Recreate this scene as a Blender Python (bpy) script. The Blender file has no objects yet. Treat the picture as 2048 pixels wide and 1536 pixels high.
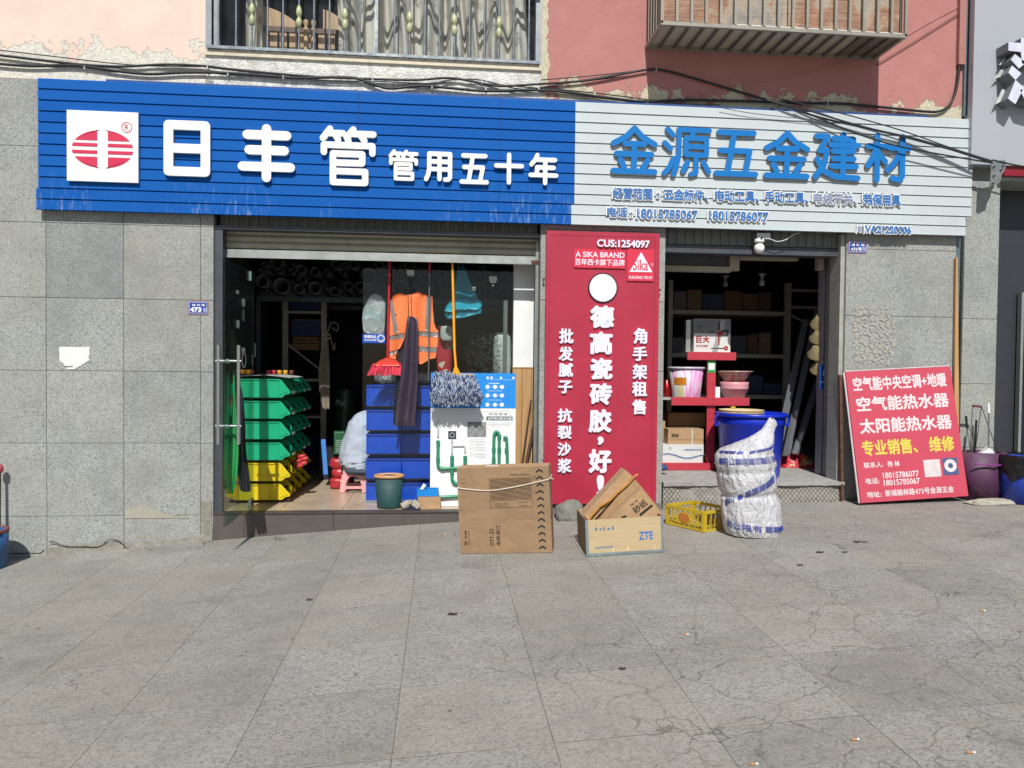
import bpy, bmesh, math, random
from mathutils import Vector, Matrix, noise
random.seed(7)
S = bpy.context.scene
COL = S.collection
# ------------------------------------------------------------------ camera
IMW, IMH, FPX = 2048.0, 1536.0, 1500.0
yaw, pitch, roll = math.radians(5.4), math.radians(-1.3), math.radians(.6)
FW = Vector((math.sin(yaw)*math.cos(pitch), math.cos(yaw)*math.cos(pitch), math.sin(pitch)))
_r0 = FW.cross(Vector((0, 0, 1))).normalized(); _u0 = _r0.cross(FW)
RT = math.cos(roll)*_r0 + math.sin(roll)*_u0
UP = -math.sin(roll)*_r0 + math.cos(roll)*_u0
CP = Vector((0, -7.4, 1.43))
cd = bpy.data.cameras.new('camera'); cam = bpy.data.objects.new('camera', cd); COL.objects.link(cam)
cd.sensor_width = 36; cd.lens = FPX/IMW*36; cd.clip_start = .05; cd.clip_end = 500
m3 = Matrix((RT, UP, -FW)).transposed()
cam.matrix_world = Matrix.Translation(CP) @ m3.to_4x4()
S.camera = cam
# ------------------------------------------------------------------ light
SUN_TO = Vector((-.085, -1, 1.05)).normalized()
elev = math.asin(SUN_TO.z); azi = math.atan2(SUN_TO.x, SUN_TO.y)
W = bpy.data.worlds.new('World'); S.world = W; W.use_nodes = True
nt = W.node_tree; bg = nt.nodes['Background']
sky = nt.nodes.new('ShaderNodeTexSky'); sky.sky_type = 'NISHITA'; sky.sun_disc = False
sky.sun_elevation = elev; sky.sun_rotation = azi % (2*math.pi)
nt.links.new(sky.outputs[0], bg.inputs[0]); bg.inputs[1].default_value = .064
sl = bpy.data.lights.new('sun', 'SUN'); sun = bpy.data.objects.new('sun', sl); COL.objects.link(sun)
sl.energy = 4.05; sl.angle = math.radians(.5); sl.color = (1, .965, .91)
sun.rotation_euler = (-SUN_TO).to_track_quat('-Z', 'Y').to_euler(); sun.location = (-1, -8, 9)
S.view_settings.view_transform = 'Standard'; S.view_settings.look = 'None'
S.view_settings.exposure = .13; S.view_settings.gamma = 1
S.render.engine = 'CYCLES'; S.cycles.max_bounces = 6; S.cycles.transparent_max_bounces = 12
S.cycles.caustics_reflective = False; S.cycles.caustics_refractive = False
S.cycles.use_denoising = True

# ------------------------------------------------------------------ photo -> place
def ray(px, py): return FW + (px-IMW/2)/FPX*RT - (py-IMH/2)/FPX*UP
def P(px, py, Y=0.):
    d = ray(px, py); return CP + d*((Y-CP.y)/d.y)
def H(px, py, z=0.):
    d = ray(px, py); return CP + d*((z-CP.z)/d.z)
def gz(x, y):
    x = max(-5.5, min(8., x)); return -.115+.062*x-.0035*x*x+.01*max(-8., min(0., y))
def G(px, py):
    d = ray(px, py); t = 5.
    for _ in range(60):
        p = CP+d*t; t += (p.z-gz(p.x, p.y))/(-d.z)*.8
    return CP+d*t
def X_(px, py, Y=0.): return P(px, py, Y).x
def Z_(px, py, Y=0.): return P(px, py, Y).z

# ------------------------------------------------------------------ materials
def srgb(h):
    if isinstance(h, str):
        h = h.lstrip('#'); c = [int(h[i:i+2], 16)/255 for i in (0, 2, 4)]
        return tuple((v/12.92 if v <= .04045 else ((v+.055)/1.055)**2.4) for v in c)
    return tuple(h)
_M = {}
class NT:
    def __init__(s, name):
        s.m = bpy.data.materials.new(name); s.m.use_nodes = True
        s.t = s.m.node_tree; s.b = s.t.nodes['Principled BSDF']; s.o = s.t.nodes['Material Output']
    def n(s, typ, ins={}, **kw):
        nd = s.t.nodes.new('ShaderNode'+typ)
        for k, v in kw.items(): setattr(nd, k, v)
        for k, v in ins.items():
            if hasattr(v, 'is_output'): s.t.links.new(v, nd.inputs[k])
            else: nd.inputs[k].default_value = v
        return nd
    def l(s, a, b): s.t.links.new(a, b)
    def pos(s): return s.n('NewGeometry').outputs['Position']
    def obj(s): return s.n('TexCoord').outputs['Object']
    def map(s, vec, sc=(1, 1, 1), loc=(0, 0, 0), rot=(0, 0, 0)):
        return s.n('Mapping', {'Vector': vec, 'Scale': sc, 'Location': loc, 'Rotation': rot}).outputs[0]
    def noise(s, vec, scale, detail=3, rough=.6, dist=0):
        return s.n('TexNoise', {'Vector': vec, 'Scale': scale, 'Detail': detail, 'Roughness': rough, 'Distortion': dist}).outputs['Fac']
    def ramp(s, fac, stops):
        r = s.n('ValToRGB', {'Fac': fac}); e = r.color_ramp.elements
        while len(e) < len(stops): e.new(.5)
        for i, (p, c) in enumerate(stops):
            e[i].position = p; e[i].color = (c, c, c, 1) if isinstance(c, (int, float)) else tuple(c)+(1,)
        return r.outputs[0]
    def mix(s, fac, a, b, mode='MIX'):
        nd = s.t.nodes.new('ShaderNodeMix'); nd.data_type = 'RGBA'; nd.blend_type = mode
        for i, v in ((0, fac), (6, a), (7, b)):
            if hasattr(v, 'is_output'): s.t.links.new(v, nd.inputs[i])
            elif i == 0: nd.inputs[0].default_value = v
            else: nd.inputs[i].default_value = tuple(v)+(1,) if len(v) == 3 else v
        return nd.outputs[2]
    def math(s, op, a, b=0., clamp=False):
        nd = s.n('Math', operation=op, use_clamp=clamp)
        for i, v in ((0, a), (1, b)):
            if hasattr(v, 'is_output'): s.t.links.new(v, nd.inputs[i])
            else: nd.inputs[i].default_value = v
        return nd.outputs[0]
    def bump(s, h, st=.3, d=.01):
        b = s.n('Bump', {'Height': h, 'Strength': st, 'Distance': d}); s.l(b.outputs[0], s.b.inputs['Normal'])
    def fin(s, col, rough=.6, metal=0., spec=.5):
        for k, v in (('Base Color', col), ('Roughness', rough), ('Metallic', metal), ('Specular IOR Level', spec)):
            if hasattr(v, 'is_output'): s.l(v, s.b.inputs[k])
            else: s.b.inputs[k].default_value = (tuple(v)+(1,)) if k == 'Base Color' else v
        return s.m

def pm(name, col, rough=.6, metal=0., var=.18, sc=9., bump=.15, bs=60., bd=.004, spec=.5, dirt=.0, warp=0.):
    if name in _M: return _M[name]
    q = NT(name); c = srgb(col); v = q.obj()
    f = q.noise(v, sc, 4, .65)
    dk = tuple(x*(1-var) for x in c); lt = tuple(min(1, x*(1+var*.6)) for x in c)
    cc = q.mix(q.ramp(f, [(.3, 0.), (.7, 1.)]), dk, lt)
    if dirt:
        d = q.noise(v, sc*.35, 5, .7, .6)
        cc = q.mix(q.math('MULTIPLY', q.ramp(d, [(.5, 0.), (.72, 1.)]), dirt), cc, (.16, .14, .115))
    r = q.math('ADD', q.math('MULTIPLY', q.noise(v, sc*2.3, 2), .25), rough-.12)
    if warp: q.bump(q.math('ADD', q.math('MULTIPLY', q.noise(v, bs, 3), .04), q.noise(v, 4.5, 3, .5, .4)), .6, warp)
    elif bump: q.bump(q.noise(v, bs, 3), bump, bd)
    _M[name] = q.fin(cc, r, metal, spec); return _M[name]

def glass_mat(name, tint=(.88, .93, .91), dirt=.05):
    if name in _M: return _M[name]
    q = NT(name); t = q.t; t.nodes.remove(q.b)
    tr = q.n('BsdfTransparent', {'Color': tuple(tint)+(1,)}); gl = q.n('BsdfGlossy', {'Color': (1, 1, 1, 1), 'Roughness': .03})
    df = q.n('BsdfDiffuse', {'Color': (.5, .52, .5, 1)})
    lw = q.n('LayerWeight', {'Blend': .5}).outputs['Facing']
    fr = q.math('ADD', q.math('MULTIPLY', q.math('POWER', lw, 5.), .9), .017)
    m1 = q.n('MixShader', {0: fr, 1: tr.outputs[0], 2: gl.outputs[0]})
    n = q.noise(q.obj(), 3., 5, .7, .5)
    n2 = q.math('MULTIPLY', q.ramp(n, [(.35, .25), (.75, 1.)]), dirt)
    m2 = q.n('MixShader', {0: n2, 1: m1.outputs[0], 2: df.outputs[0]})
    q.l(m2.outputs[0], q.o.inputs[0]); _M[name] = q.m; return q.m

def granite(name, base=(.37, .375, .35), lo=.45, sc=190., warm=.25, seedy=0., rnd=.12, speck=1.):
    q = NT(name); v = q.pos()
    oi = q.n('ObjectInfo').outputs['Random']
    n1 = q.noise(v, sc*.42, 3, .75)
    n2 = q.n('TexVoronoi', {'Vector': v, 'Scale': sc*.55}).outputs['Color']
    sep = q.n('SeparateColor', {'Color': n2}).outputs[0]
    g = q.math('ADD', q.math('MULTIPLY', n1, .55), q.math('MULTIPLY', sep, .5))
    b = base
    dk = tuple(x*lo for x in b); lt = tuple(min(1, x*1.3) for x in b)
    cc = q.ramp(g, [(.22, dk), (.45, b), (.75, lt)])
    big = q.noise(v, 1.3, 5, .65, .4)
    cc = q.mix(q.ramp(big, [(.38, 0.), (.72, warm)]), cc, tuple(x*y for x, y in zip(b, (1.0, .93, .80))))
    bl = q.noise(q.map(v, loc=(3.3+seedy, 7, 1)), 1.9, 5, .7, .3)
    cc = q.mix(q.ramp(bl, [(.45, 0.), (.7, .55)]), cc, tuple(x*.6 for x in b))
    k = q.math('ADD', q.math('MULTIPLY', oi, rnd*2), 1-rnd)
    cc = q.mix(q.ramp(q.math('FRACT', q.math('MULTIPLY', oi, 7.3)), [(.45, 0.), (1., rnd*3.2)]), cc, tuple(x*y for x, y in zip(b, (1.16, 1.06, .84))))
    cc = q.mix(1., cc, q.n('CombineColor', {0: k, 1: k, 2: k}).outputs[0], 'MULTIPLY')
    q.bump(g, .25, .003)
    q.nodes_cc = cc
    return q, cc

def paving_mat():
    q, cc = granite('paving_granite', (.288, .284, .268), .55, 170., .35, 2., .075)
    v = q.pos()
    w = q.n('TexNoise', {'Vector': v, 'Scale': 4., 'Detail': 3}).outputs['Color']
    vv = q.n('VectorMath', {0: v, 1: q.n('VectorMath', {0: w, 3: .22}, operation='SCALE').outputs[0]}, operation='ADD').outputs[0]
    ed = q.n('TexVoronoi', {'Vector': vv, 'Scale': 2.3}, feature='DISTANCE_TO_EDGE').outputs['Distance']
    cr = q.ramp(ed, [(.0, 1.), (.010, 0.)])
    ed2 = q.n('TexVoronoi', {'Vector': q.n('VectorMath', {0: q.map(v, loc=(4, 3, 0)), 1: q.n('VectorMath', {0: w, 3: .3}, operation='SCALE').outputs[0]}, operation='ADD').outputs[0], 'Scale': 4.6}, feature='DISTANCE_TO_EDGE').outputs['Distance']
    xs_ = q.n('SeparateXYZ', {'Vector': v}).outputs
    gx = q.math('MULTIPLY', q.math('SUBTRACT', xs_[0], q.math('MULTIPLY', xs_[1], .6)), .045)
    cr2 = q.math('MULTIPLY', q.ramp(ed2, [(.0, .8), (.012, 0.)]), q.ramp(q.math('ADD', q.noise(q.map(v, loc=(2, 8, 0)), .8, 3), gx), [(.68, 0.), (.76, 1.)]))
    msk = q.ramp(q.math('ADD', q.noise(v, .62, 3), gx), [(.56, 0.), (.66, 1.)])
    cr = q.math('MAXIMUM', q.math('MULTIPLY', cr, msk), cr2)
    cc = q.mix(q.math('MULTIPLY', cr, .7), cc, (.06, .055, .045))
    # scuffs, gum, warm stains
    st = q.noise(q.map(v, (1, 2.2, 1)), 2.6, 5, .75, .8)
    cc = q.mix(q.ramp(st, [(.48, 0.), (.72, .6)]), cc, (.34, .31, .245))
    gm = q.n('TexVoronoi', {'Vector': q.map(v, (1, 1, .01)), 'Scale': 3.6}).outputs['Distance']
    cc = q.mix(q.ramp(gm, [(.035, .75), (.05, 0.)]), cc, (.09, .085, .08))
    st2 = q.noise(q.map(v, (1, 1.2, 1), (9, 2, 0)), 7., 5, .75, .4)
    cc = q.mix(q.ramp(st2, [(.55, 0.), (.8, .35)]), cc, (.15, .14, .125))
    return q.fin(cc, .78, 0, .3)

def wall_granite():
    q, cc = granite('wall_granite', (.312, .326, .315), .4, 210., .4, 0., .045)
    return q.fin(cc, .7, 0, .35)
M_PAVE = paving_mat(); M_GRAN = wall_granite()
_q, _c = granite('dark_wet_granite', (.25, .26, .245), .4, 170., .2, 4., .05); M_GRAND = _q.fin(_c, .7, 0, .3)
_q, _c = granite('darker_granite', (.25, .27, .27), .5, 230., .1, 1., .02); M_GRANM = _q.fin(_c, .7, 0, .35)
_q, _c = granite('middling_granite', (.29, .305, .30), .5, 230., .1, 3., .02); M_GRANM2 = _q.fin(_c, .7, 0, .35)

def plaster(name, paint, under, zlo, zhi, xm=None, amt=.0, chalk=.0):
    q = NT(name); v = q.pos(); xyz = q.n('SeparateXYZ', {'Vector': v})
    n = q.noise(v, 5.5, 6, .68, .25); nf = q.noise(q.map(v, loc=(1.7, 0, 0)), 1.6, 3)
    h = q.math('DIVIDE', q.math('SUBTRACT', xyz.outputs[2], zlo), zhi-zlo)
    a = q.math('ADD', q.math('MULTIPLY', n, 1.0), q.math('MULTIPLY', h, -1.))
    a = q.math('ADD', a, q.math('MULTIPLY', q.math('SUBTRACT', nf, .5), 1.1))
    if xm is not None:
        hx = q.math('MULTIPLY', q.math('SUBTRACT', xyz.outputs[0], xm), 4.2)
        b = q.math('SUBTRACT', q.math('ADD', q.math('MULTIPLY', n, .9), q.math('MULTIPLY', nf, .3)), hx)
        a = q.math('MAXIMUM', a, b)
    a = q.math('ADD', a, amt)
    peel = q.ramp(a, [(.335, 0.), (.35, 1.)])
    pc = srgb(paint); uc = srgb(under)
    pn = q.noise(v, 3., 5, .7, .4); pf = q.noise(v, 40., 3, .7)
    pcol = q.mix(q.ramp(pn, [(.3, 0.), (.75, 1.)]), tuple(x*.9 for x in pc), tuple(min(1, x*1.07) for x in pc))
    if chalk:
        ve = q.n('TexVoronoi', {'Vector': q.n('VectorMath', {0: v, 1: q.n('VectorMath', {0: q.n('TexNoise', {'Vector': v, 'Scale': 3.}).outputs['Color'], 3: .5}, operation='SCALE').outputs[0]}, operation='ADD').outputs[0], 'Scale': 3.2}, feature='DISTANCE_TO_EDGE').outputs['Distance']
        pcol = q.mix(q.ramp(ve, [(.0, chalk), (.05, 0.)]), pcol, tuple(min(1, x*1.35) for x in pc))
    ucol = q.mix(q.ramp(pf, [(.35, 0.), (.65, 1.)]), tuple(x*.7 for x in uc), tuple(min(1, x*1.1) for x in uc))
    ucol = q.mix(q.ramp(q.noise(v, 14., 5, .7), [(.5, 0.), (.75, .6)]), ucol, tuple(x*.45 for x in uc))
    cc = q.mix(peel, pcol, ucol)
    # crack line and the lifted edge's shadow, put into the colour
    e = q.ramp(a, [(.325, 0.), (.337, 1.), (.352, 0.)])
    cc = q.mix(q.math('MULTIPLY', e, .55), cc, tuple(x*.3 for x in pc))
    hh = q.math('ADD', q.math('MULTIPLY', peel, -1.), q.math('MULTIPLY', q.noise(v, 25., 4), .25))
    q.bump(hh, .6, .006)
    return q.fin(cc, .85, 0, .2)

def wood(name, c1, c2, axis='Z', sc=1., rough=.55):
    if name in _M: return _M[name]
    q = NT(name); v = q.obj()
    s = {'Z': (14, 14, 1.2), 'X': (1.2, 14, 14), 'Y': (14, 1.2, 14)}[axis]
    n = q.noise(q.map(v, tuple(k*sc for k in s)), 1.4, 5, .6, 1.2)
    c = q.ramp(n, [(.3, srgb(c1)), (.6, srgb(c2)), (.75, srgb(c1))])
    q.bump(n, .15, .003); _M[name] = q.fin(c, rough); return _M[name]

MET = lambda: pm('galvanised_metal', '#a3a7a4', .42, .75, .2, 6, .1, 40, dirt=.3)
M_ALU = pm('aluminium', '#b8bbb6', .38, .7, .15, 5, .05, dirt=.25)
M_STEEL = pm('stainless_steel', '#c6cbc9', .22, .95, .1, 8, .03)
M_DARKM = pm('dark_grey_metal', '#4b5058', .55, .3, .2, 6, .1, dirt=.2)
M_RUST = pm('rusty_metal', '#6b4a3c', .8, .3, .4, 20, .4)
M_BLACK = pm('black_rubber', '#1c1d20', .5, 0, .2)
M_WHITE = pm('white_paint', '#eceeee', .45, 0, .05, 4, .04, dirt=.12)
M_INK = pm('black_print', '#2b2622', .7, 0, .1, bump=0)
M_SHUT = pm('shutter_cream', '#a7a492', .55, .15, .15, 5, .08, dirt=.4)
M_CARD = pm('cardboard', '#b59470', .85, 0, .14, 5, .12, 90, dirt=.2, warp=.05)
M_CARDD = pm('dark_cardboard', '#8d7150', .9, 0, .15, 5, .1)
M_REDP = pm('red_enamel', '#b02c45', .42, 0, .16, 1.6, .03, dirt=.1)
M_SHELF = pm('red_shelf_paint', '#bd3a48', .4, 0, .1, 4, .05, dirt=.08)
M_GLASS = glass_mat('shop_glass', (.92, .96, .96), .006)
M_GLASSU = glass_mat('window_glass', (.95, .97, .98), .03)

# ------------------------------------------------------------------ mesh tools
class Fr:
    """flat frame: origin, u (right), v (up), n toward the viewer"""
    def __init__(s, O, U, V):
        s.O = Vector(O); s.U = Vector(U).normalized(); V = Vector(V)
        s.N = s.U.cross(V).normalized(); s.V = s.N.cross(s.U).normalized()
    def p(s, u, v, n=0.): return s.O + s.U*u + s.V*v + s.N*n
def wall_fr(Y, X=0., Z=0.): return Fr((X, Y, Z), (1, 0, 0), (0, 0, 1))
class MB:
    def __init__(s): s.v = []; s.f = []; s.m = []; s.s = []
    def add(s, vs, fs, m=0, sm=False):
        o = len(s.v); s.v += [Vector(p) for p in vs]
        for f in fs: s.f.append([i+o for i in f]); s.m.append(m); s.s.append(sm)
        return s
    def box(s, x0, x1, y0, y1, z0, z1, m=0):
        return s.add([(x0, y0, z0), (x1, y0, z0), (x1, y1, z0), (x0, y1, z0), (x0, y0, z1), (x1, y0, z1), (x1, y1, z1), (x0, y1, z1)],
                     [(0, 3, 2, 1), (4, 5, 6, 7), (0, 1, 5, 4), (1, 2, 6, 5), (2, 3, 7, 6), (3, 0, 4, 7)], m)
    def fb(s, F, u0, u1, v0, v1, n0, n1, m=0):
        return s.add([F.p(u, v, n) for n in (n0, n1) for (u, v) in ((u0, v0), (u1, v0), (u1, v1), (u0, v1))],
                     [(0, 3, 2, 1), (4, 5, 6, 7), (0, 1, 5, 4), (1, 2, 6, 5), (2, 3, 7, 6), (3, 0, 4, 7)], m)
    def prism(s, F, poly, n0, n1, m=0):
        k = len(poly)
        return s.add([F.p(u, v, n0) for u, v in poly]+[F.p(u, v, n1) for u, v in poly],
                     [list(range(k))[::-1], list(range(k, 2*k))]+[(i, (i+1) % k, k+(i+1) % k, k+i) for i in range(k)], m)
    def bar(s, a, b, w, d=None, m=0, up=(0, 0, 1)):
        a = Vector(a); b = Vector(b); d = d or w; t = (b-a).normalized(); up = Vector(up)
        if abs(t.dot(up)) > .95: up = Vector((0, 1, 0))
        x = t.cross(up).normalized(); y = x.cross(t)
        vs = [p+x*sx*w/2+y*sy*d/2 for p in (a, b) for sx, sy in ((-1, -1), (1, -1), (1, 1), (-1, 1))]
        return s.add(vs, [(0, 3, 2, 1), (4, 5, 6, 7), (0, 1, 5, 4), (1, 2, 6, 5), (2, 3, 7, 6), (3, 0, 4, 7)], m)
    def tube(s, pts, r, n=8, m=0, caps=True, flat=None):
        pts = [Vector(p) for p in pts]; rr = r if isinstance(r, (list, tuple)) else [r]*len(pts)
        rings = []; px = None
        for i, p in enumerate(pts):
            t = (pts[min(i+1, len(pts)-1)]-pts[max(i-1, 0)])
            t = t.normalized() if t.length > 1e-9 else Vector((0, 0, 1))
            if px is None:
                a = Vector((0, 0, 1)) if abs(t.z) < .9 else Vector((1, 0, 0)); px = t.cross(a).normalized()
            px = (px - t*px.dot(t)).normalized(); py = t.cross(px)
            rings.append([p+(px*math.cos(2*math.pi*k/n)+py*math.sin(2*math.pi*k/n))*rr[i] for k in range(n)])
        vs = [v for r_ in rings for v in r_]; fs = []
        for i in range(len(pts)-1):
            for k in range(n):
                k2 = (k+1) % n; fs.append((i*n+k, i*n+k2, (i+1)*n+k2, (i+1)*n+k))
        s.add(vs, fs, m, True)
        if caps: s.add(rings[0], [list(range(n))[::-1]], m); s.add(rings[-1], [list(range(n))], m)
        return s
    def lathe(s, c, prof, n=24, m=0, A=(0, 0, 1), B=None, sx=1., sy=1., caps=(0, 0)):
        c = Vector(c); A = Vector(A).normalized()
        x = Vector((1, 0, 0)) if abs(A.x) < .9 else Vector((0, 1, 0)); x = (x-A*x.dot(A)).normalized(); y = A.cross(x)
        vs = [c+A*z+(x*math.cos(2*math.pi*k/n)*sx+y*math.sin(2*math.pi*k/n)*sy)*r for r, z in prof for k in range(n)]
        fs = [(i*n+k, i*n+(k+1) % n, (i+1)*n+(k+1) % n, (i+1)*n+k) for i in range(len(prof)-1) for k in range(n)]
        s.add(vs, fs, m, True)
        if caps[0]: s.add(vs[:n], [list(range(n))[::-1]], m)
        if caps[1]: s.add(vs[-n:], [list(range(n))], m)
        return s
    def grid(s, fn, nu, nv, m=0, sm=True):
        vs = [fn(i/nu, j/nv) for j in range(nv+1) for i in range(nu+1)]
        fs = [(j*(nu+1)+i, j*(nu+1)+i+1, (j+1)*(nu+1)+i+1, (j+1)*(nu+1)+i) for j in range(nv) for i in range(nu)]
        return s.add(vs, fs, m, sm)
    def ball(s, c, r, n=12, m=0, sc=(1, 1, 1)):
        c = Vector(c); k = n//2
        return s.grid(lambda u, v: c+Vector((math.cos(2*math.pi*u)*math.sin(math.pi*v)*r*sc[0], -math.sin(2*math.pi*u)*math.sin(math.pi*v)*r*sc[1], -math.cos(math.pi*v)*r*sc[2])), n, k, m)
    def ring(s, F, u, v, r, t, n0, n1, m=0, k=20):
        o = len(s.v); vs = []
        for nn in (n0, n1):
            for rr in (r, r-t):
                vs += [F.p(u+rr*math.cos(2*math.pi*i/k), v+rr*math.sin(2*math.pi*i/k), nn) for i in range(k)]
        fs = []
        for i in range(k):
            j = (i+1) % k
            fs += [(2*k+i, 2*k+j, 3*k+j, 3*k+i), (i, j, 2*k+j, 2*k+i), (k+j, k+i, 3*k+i, 3*k+j)]
        return s.add(vs, fs, m)
    def build(s, name, mats, parent=None, jit=None):
        me = bpy.data.meshes.new(name)
        base = Vector((0, 0, 0))
        p = parent
        while p is not None: base += p.location; p = p.parent
        o_ = Vector((0, 0, 0))
        vs = [v-base for v in s.v]
        if parent is None and s.v:
            mn = Vector((min(v.x for v in s.v), min(v.y for v in s.v), min(v.z for v in s.v)))
            mx = Vector((max(v.x for v in s.v), max(v.y for v in s.v), max(v.z for v in s.v)))
            o_ = Vector(((mn.x+mx.x)/2, (mn.y+mx.y)/2, mn.z)); vs = [v-o_ for v in vs]
        me.from_pydata([tuple(v) for v in vs], [], s.f)
        if not isinstance(mats, (list, tuple)): mats = [mats]
        for k in mats: me.materials.append(k)
        me.polygons.foreach_set('material_index', s.m); me.polygons.foreach_set('use_smooth', s.s)
        me.validate(); me.update()
        o = bpy.data.objects.new(name, me); COL.objects.link(o); o.location = o_
        if parent: o.parent = parent
        return o
def tag(o, label=None, cat=None, group=None, kind=None):
    for k, v in (('label', label), ('category', cat), ('group', group), ('kind', kind)):
        if v: o[k] = v
    return o
def thing(name, label, cat, loc=(0, 0, 0), group=None, kind=None):
    o = bpy.data.objects.new(name, None); COL.objects.link(o); o.location = loc; o.empty_display_size = .1
    return tag(o, label, cat, group, kind)
def kids(o): return [c for c in bpy.data.objects if c.parent == o]
def dup(o, loc, label=None, group=None, rot=None):
    r = o.copy(); COL.objects.link(r); r.location = loc
    if rot: r.rotation_euler = rot
    if label: r['label'] = label
    if group: r['group'] = group
    for c in kids(o):
        d = c.copy(); COL.objects.link(d); d.parent = r
        for c2 in kids(c):
            e = c2.copy(); COL.objects.link(e); e.parent = d
    return r
def smooth_path(pts, n=6):
    pts = [Vector(p) for p in pts]; out = []
    for i in range(len(pts)-1):
        p0 = pts[max(i-1, 0)]; p1 = pts[i]; p2 = pts[i+1]; p3 = pts[min(i+2, len(pts)-1)]
        for k in range(n):
            t = k/n
            out.append(.5*((2*p1)+(p2-p0)*t+(2*p0-5*p1+4*p2-p3)*t*t+(3*p1-p0-3*p2+p3)*t**3))
    return out+[pts[-1]]

# ------------------------------------------------------------------ lettering
_T = {}
def text_geo(s, bold=0., spacing=1.):
    key = (s, bold, spacing)
    if key in _T: return _T[key]
    c = bpy.data.curves.new('tmp', 'FONT'); c.body = s; c.size = 1; c.offset = bold; c.extrude = .5; c.resolution_u = 3
    c.space_character = spacing; c.fill_mode = 'BOTH'
    o = bpy.data.objects.new('tmp', c); COL.objects.link(o)
    dg = bpy.context.evaluated_depsgraph_get(); dg.update()
    me = bpy.data.meshes.new_from_object(o.evaluated_get(dg))
    vs = [v.co.copy() for v in me.vertices]; fs = [list(p.vertices) for p in me.polygons]
    bpy.data.objects.remove(o); bpy.data.curves.remove(c); bpy.data.meshes.remove(me)
    if not vs: vs = [Vector((0, 0, 0))]
    _T[key] = (vs, fs); return _T[key]
def text_mb(mb, F, s, u0, u1, v0, v1, n0, n1, bold=0., m=0, rot=0, spacing=1., ref=None):
    """fit string s into the box on frame F; rot=90 turns it to read upward"""
    if bold > .012:
        vs, fs = text_geo(s, 0., spacing)
        b0 = min(v.y for v in vs); b1 = max(v.y for v in vs); a0 = min(v.x for v in vs); a1 = max(v.x for v in vs)
        ku = (u1-u0)/(a1-a0+2*bold); kv = (v1-v0)/(b1-b0+2*bold); N_ = 12 if bold > .03 else 8
        if rot == 90: ku = (u1-u0)/(b1-b0+2*bold); kv = (v1-v0)/(a1-a0+2*bold)
        for i in range(N_+1):
            da = bold*math.cos(2*math.pi*i/N_) if i < N_ else 0; db = bold*math.sin(2*math.pi*i/N_) if i < N_ else 0
            out = []
            for v in vs:
                if rot == 90: uu, vv = u0+(b1+bold-v.y-db)*ku, v0+(v.x-a0+bold+da)*kv
                else: uu, vv = u0+(v.x-a0+bold+da)*ku, v0+(v.y-b0+bold+db)*kv
                out.append(F.p(uu, vv, n0 if v.z < 0 else n1-(n1-n0)*.012*i))
            mb.add(out, fs, m)
        return mb
    vs, fs = text_geo(s, bold, spacing)
    a0 = min(v.x for v in vs); a1 = max(v.x for v in vs); b0 = min(v.y for v in vs); b1 = max(v.y for v in vs)
    out = []
    for v in vs:
        a = (v.x-a0)/max(1e-6, a1-a0); b = (v.y-b0)/max(1e-6, b1-b0)
        if rot == 90: a, b = 1-b, a
        out.append(F.p(u0+(u1-u0)*a, v0+(v1-v0)*b, n0 if v.z < 0 else n1))
    mb.add(out, fs, m); return mb
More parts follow.
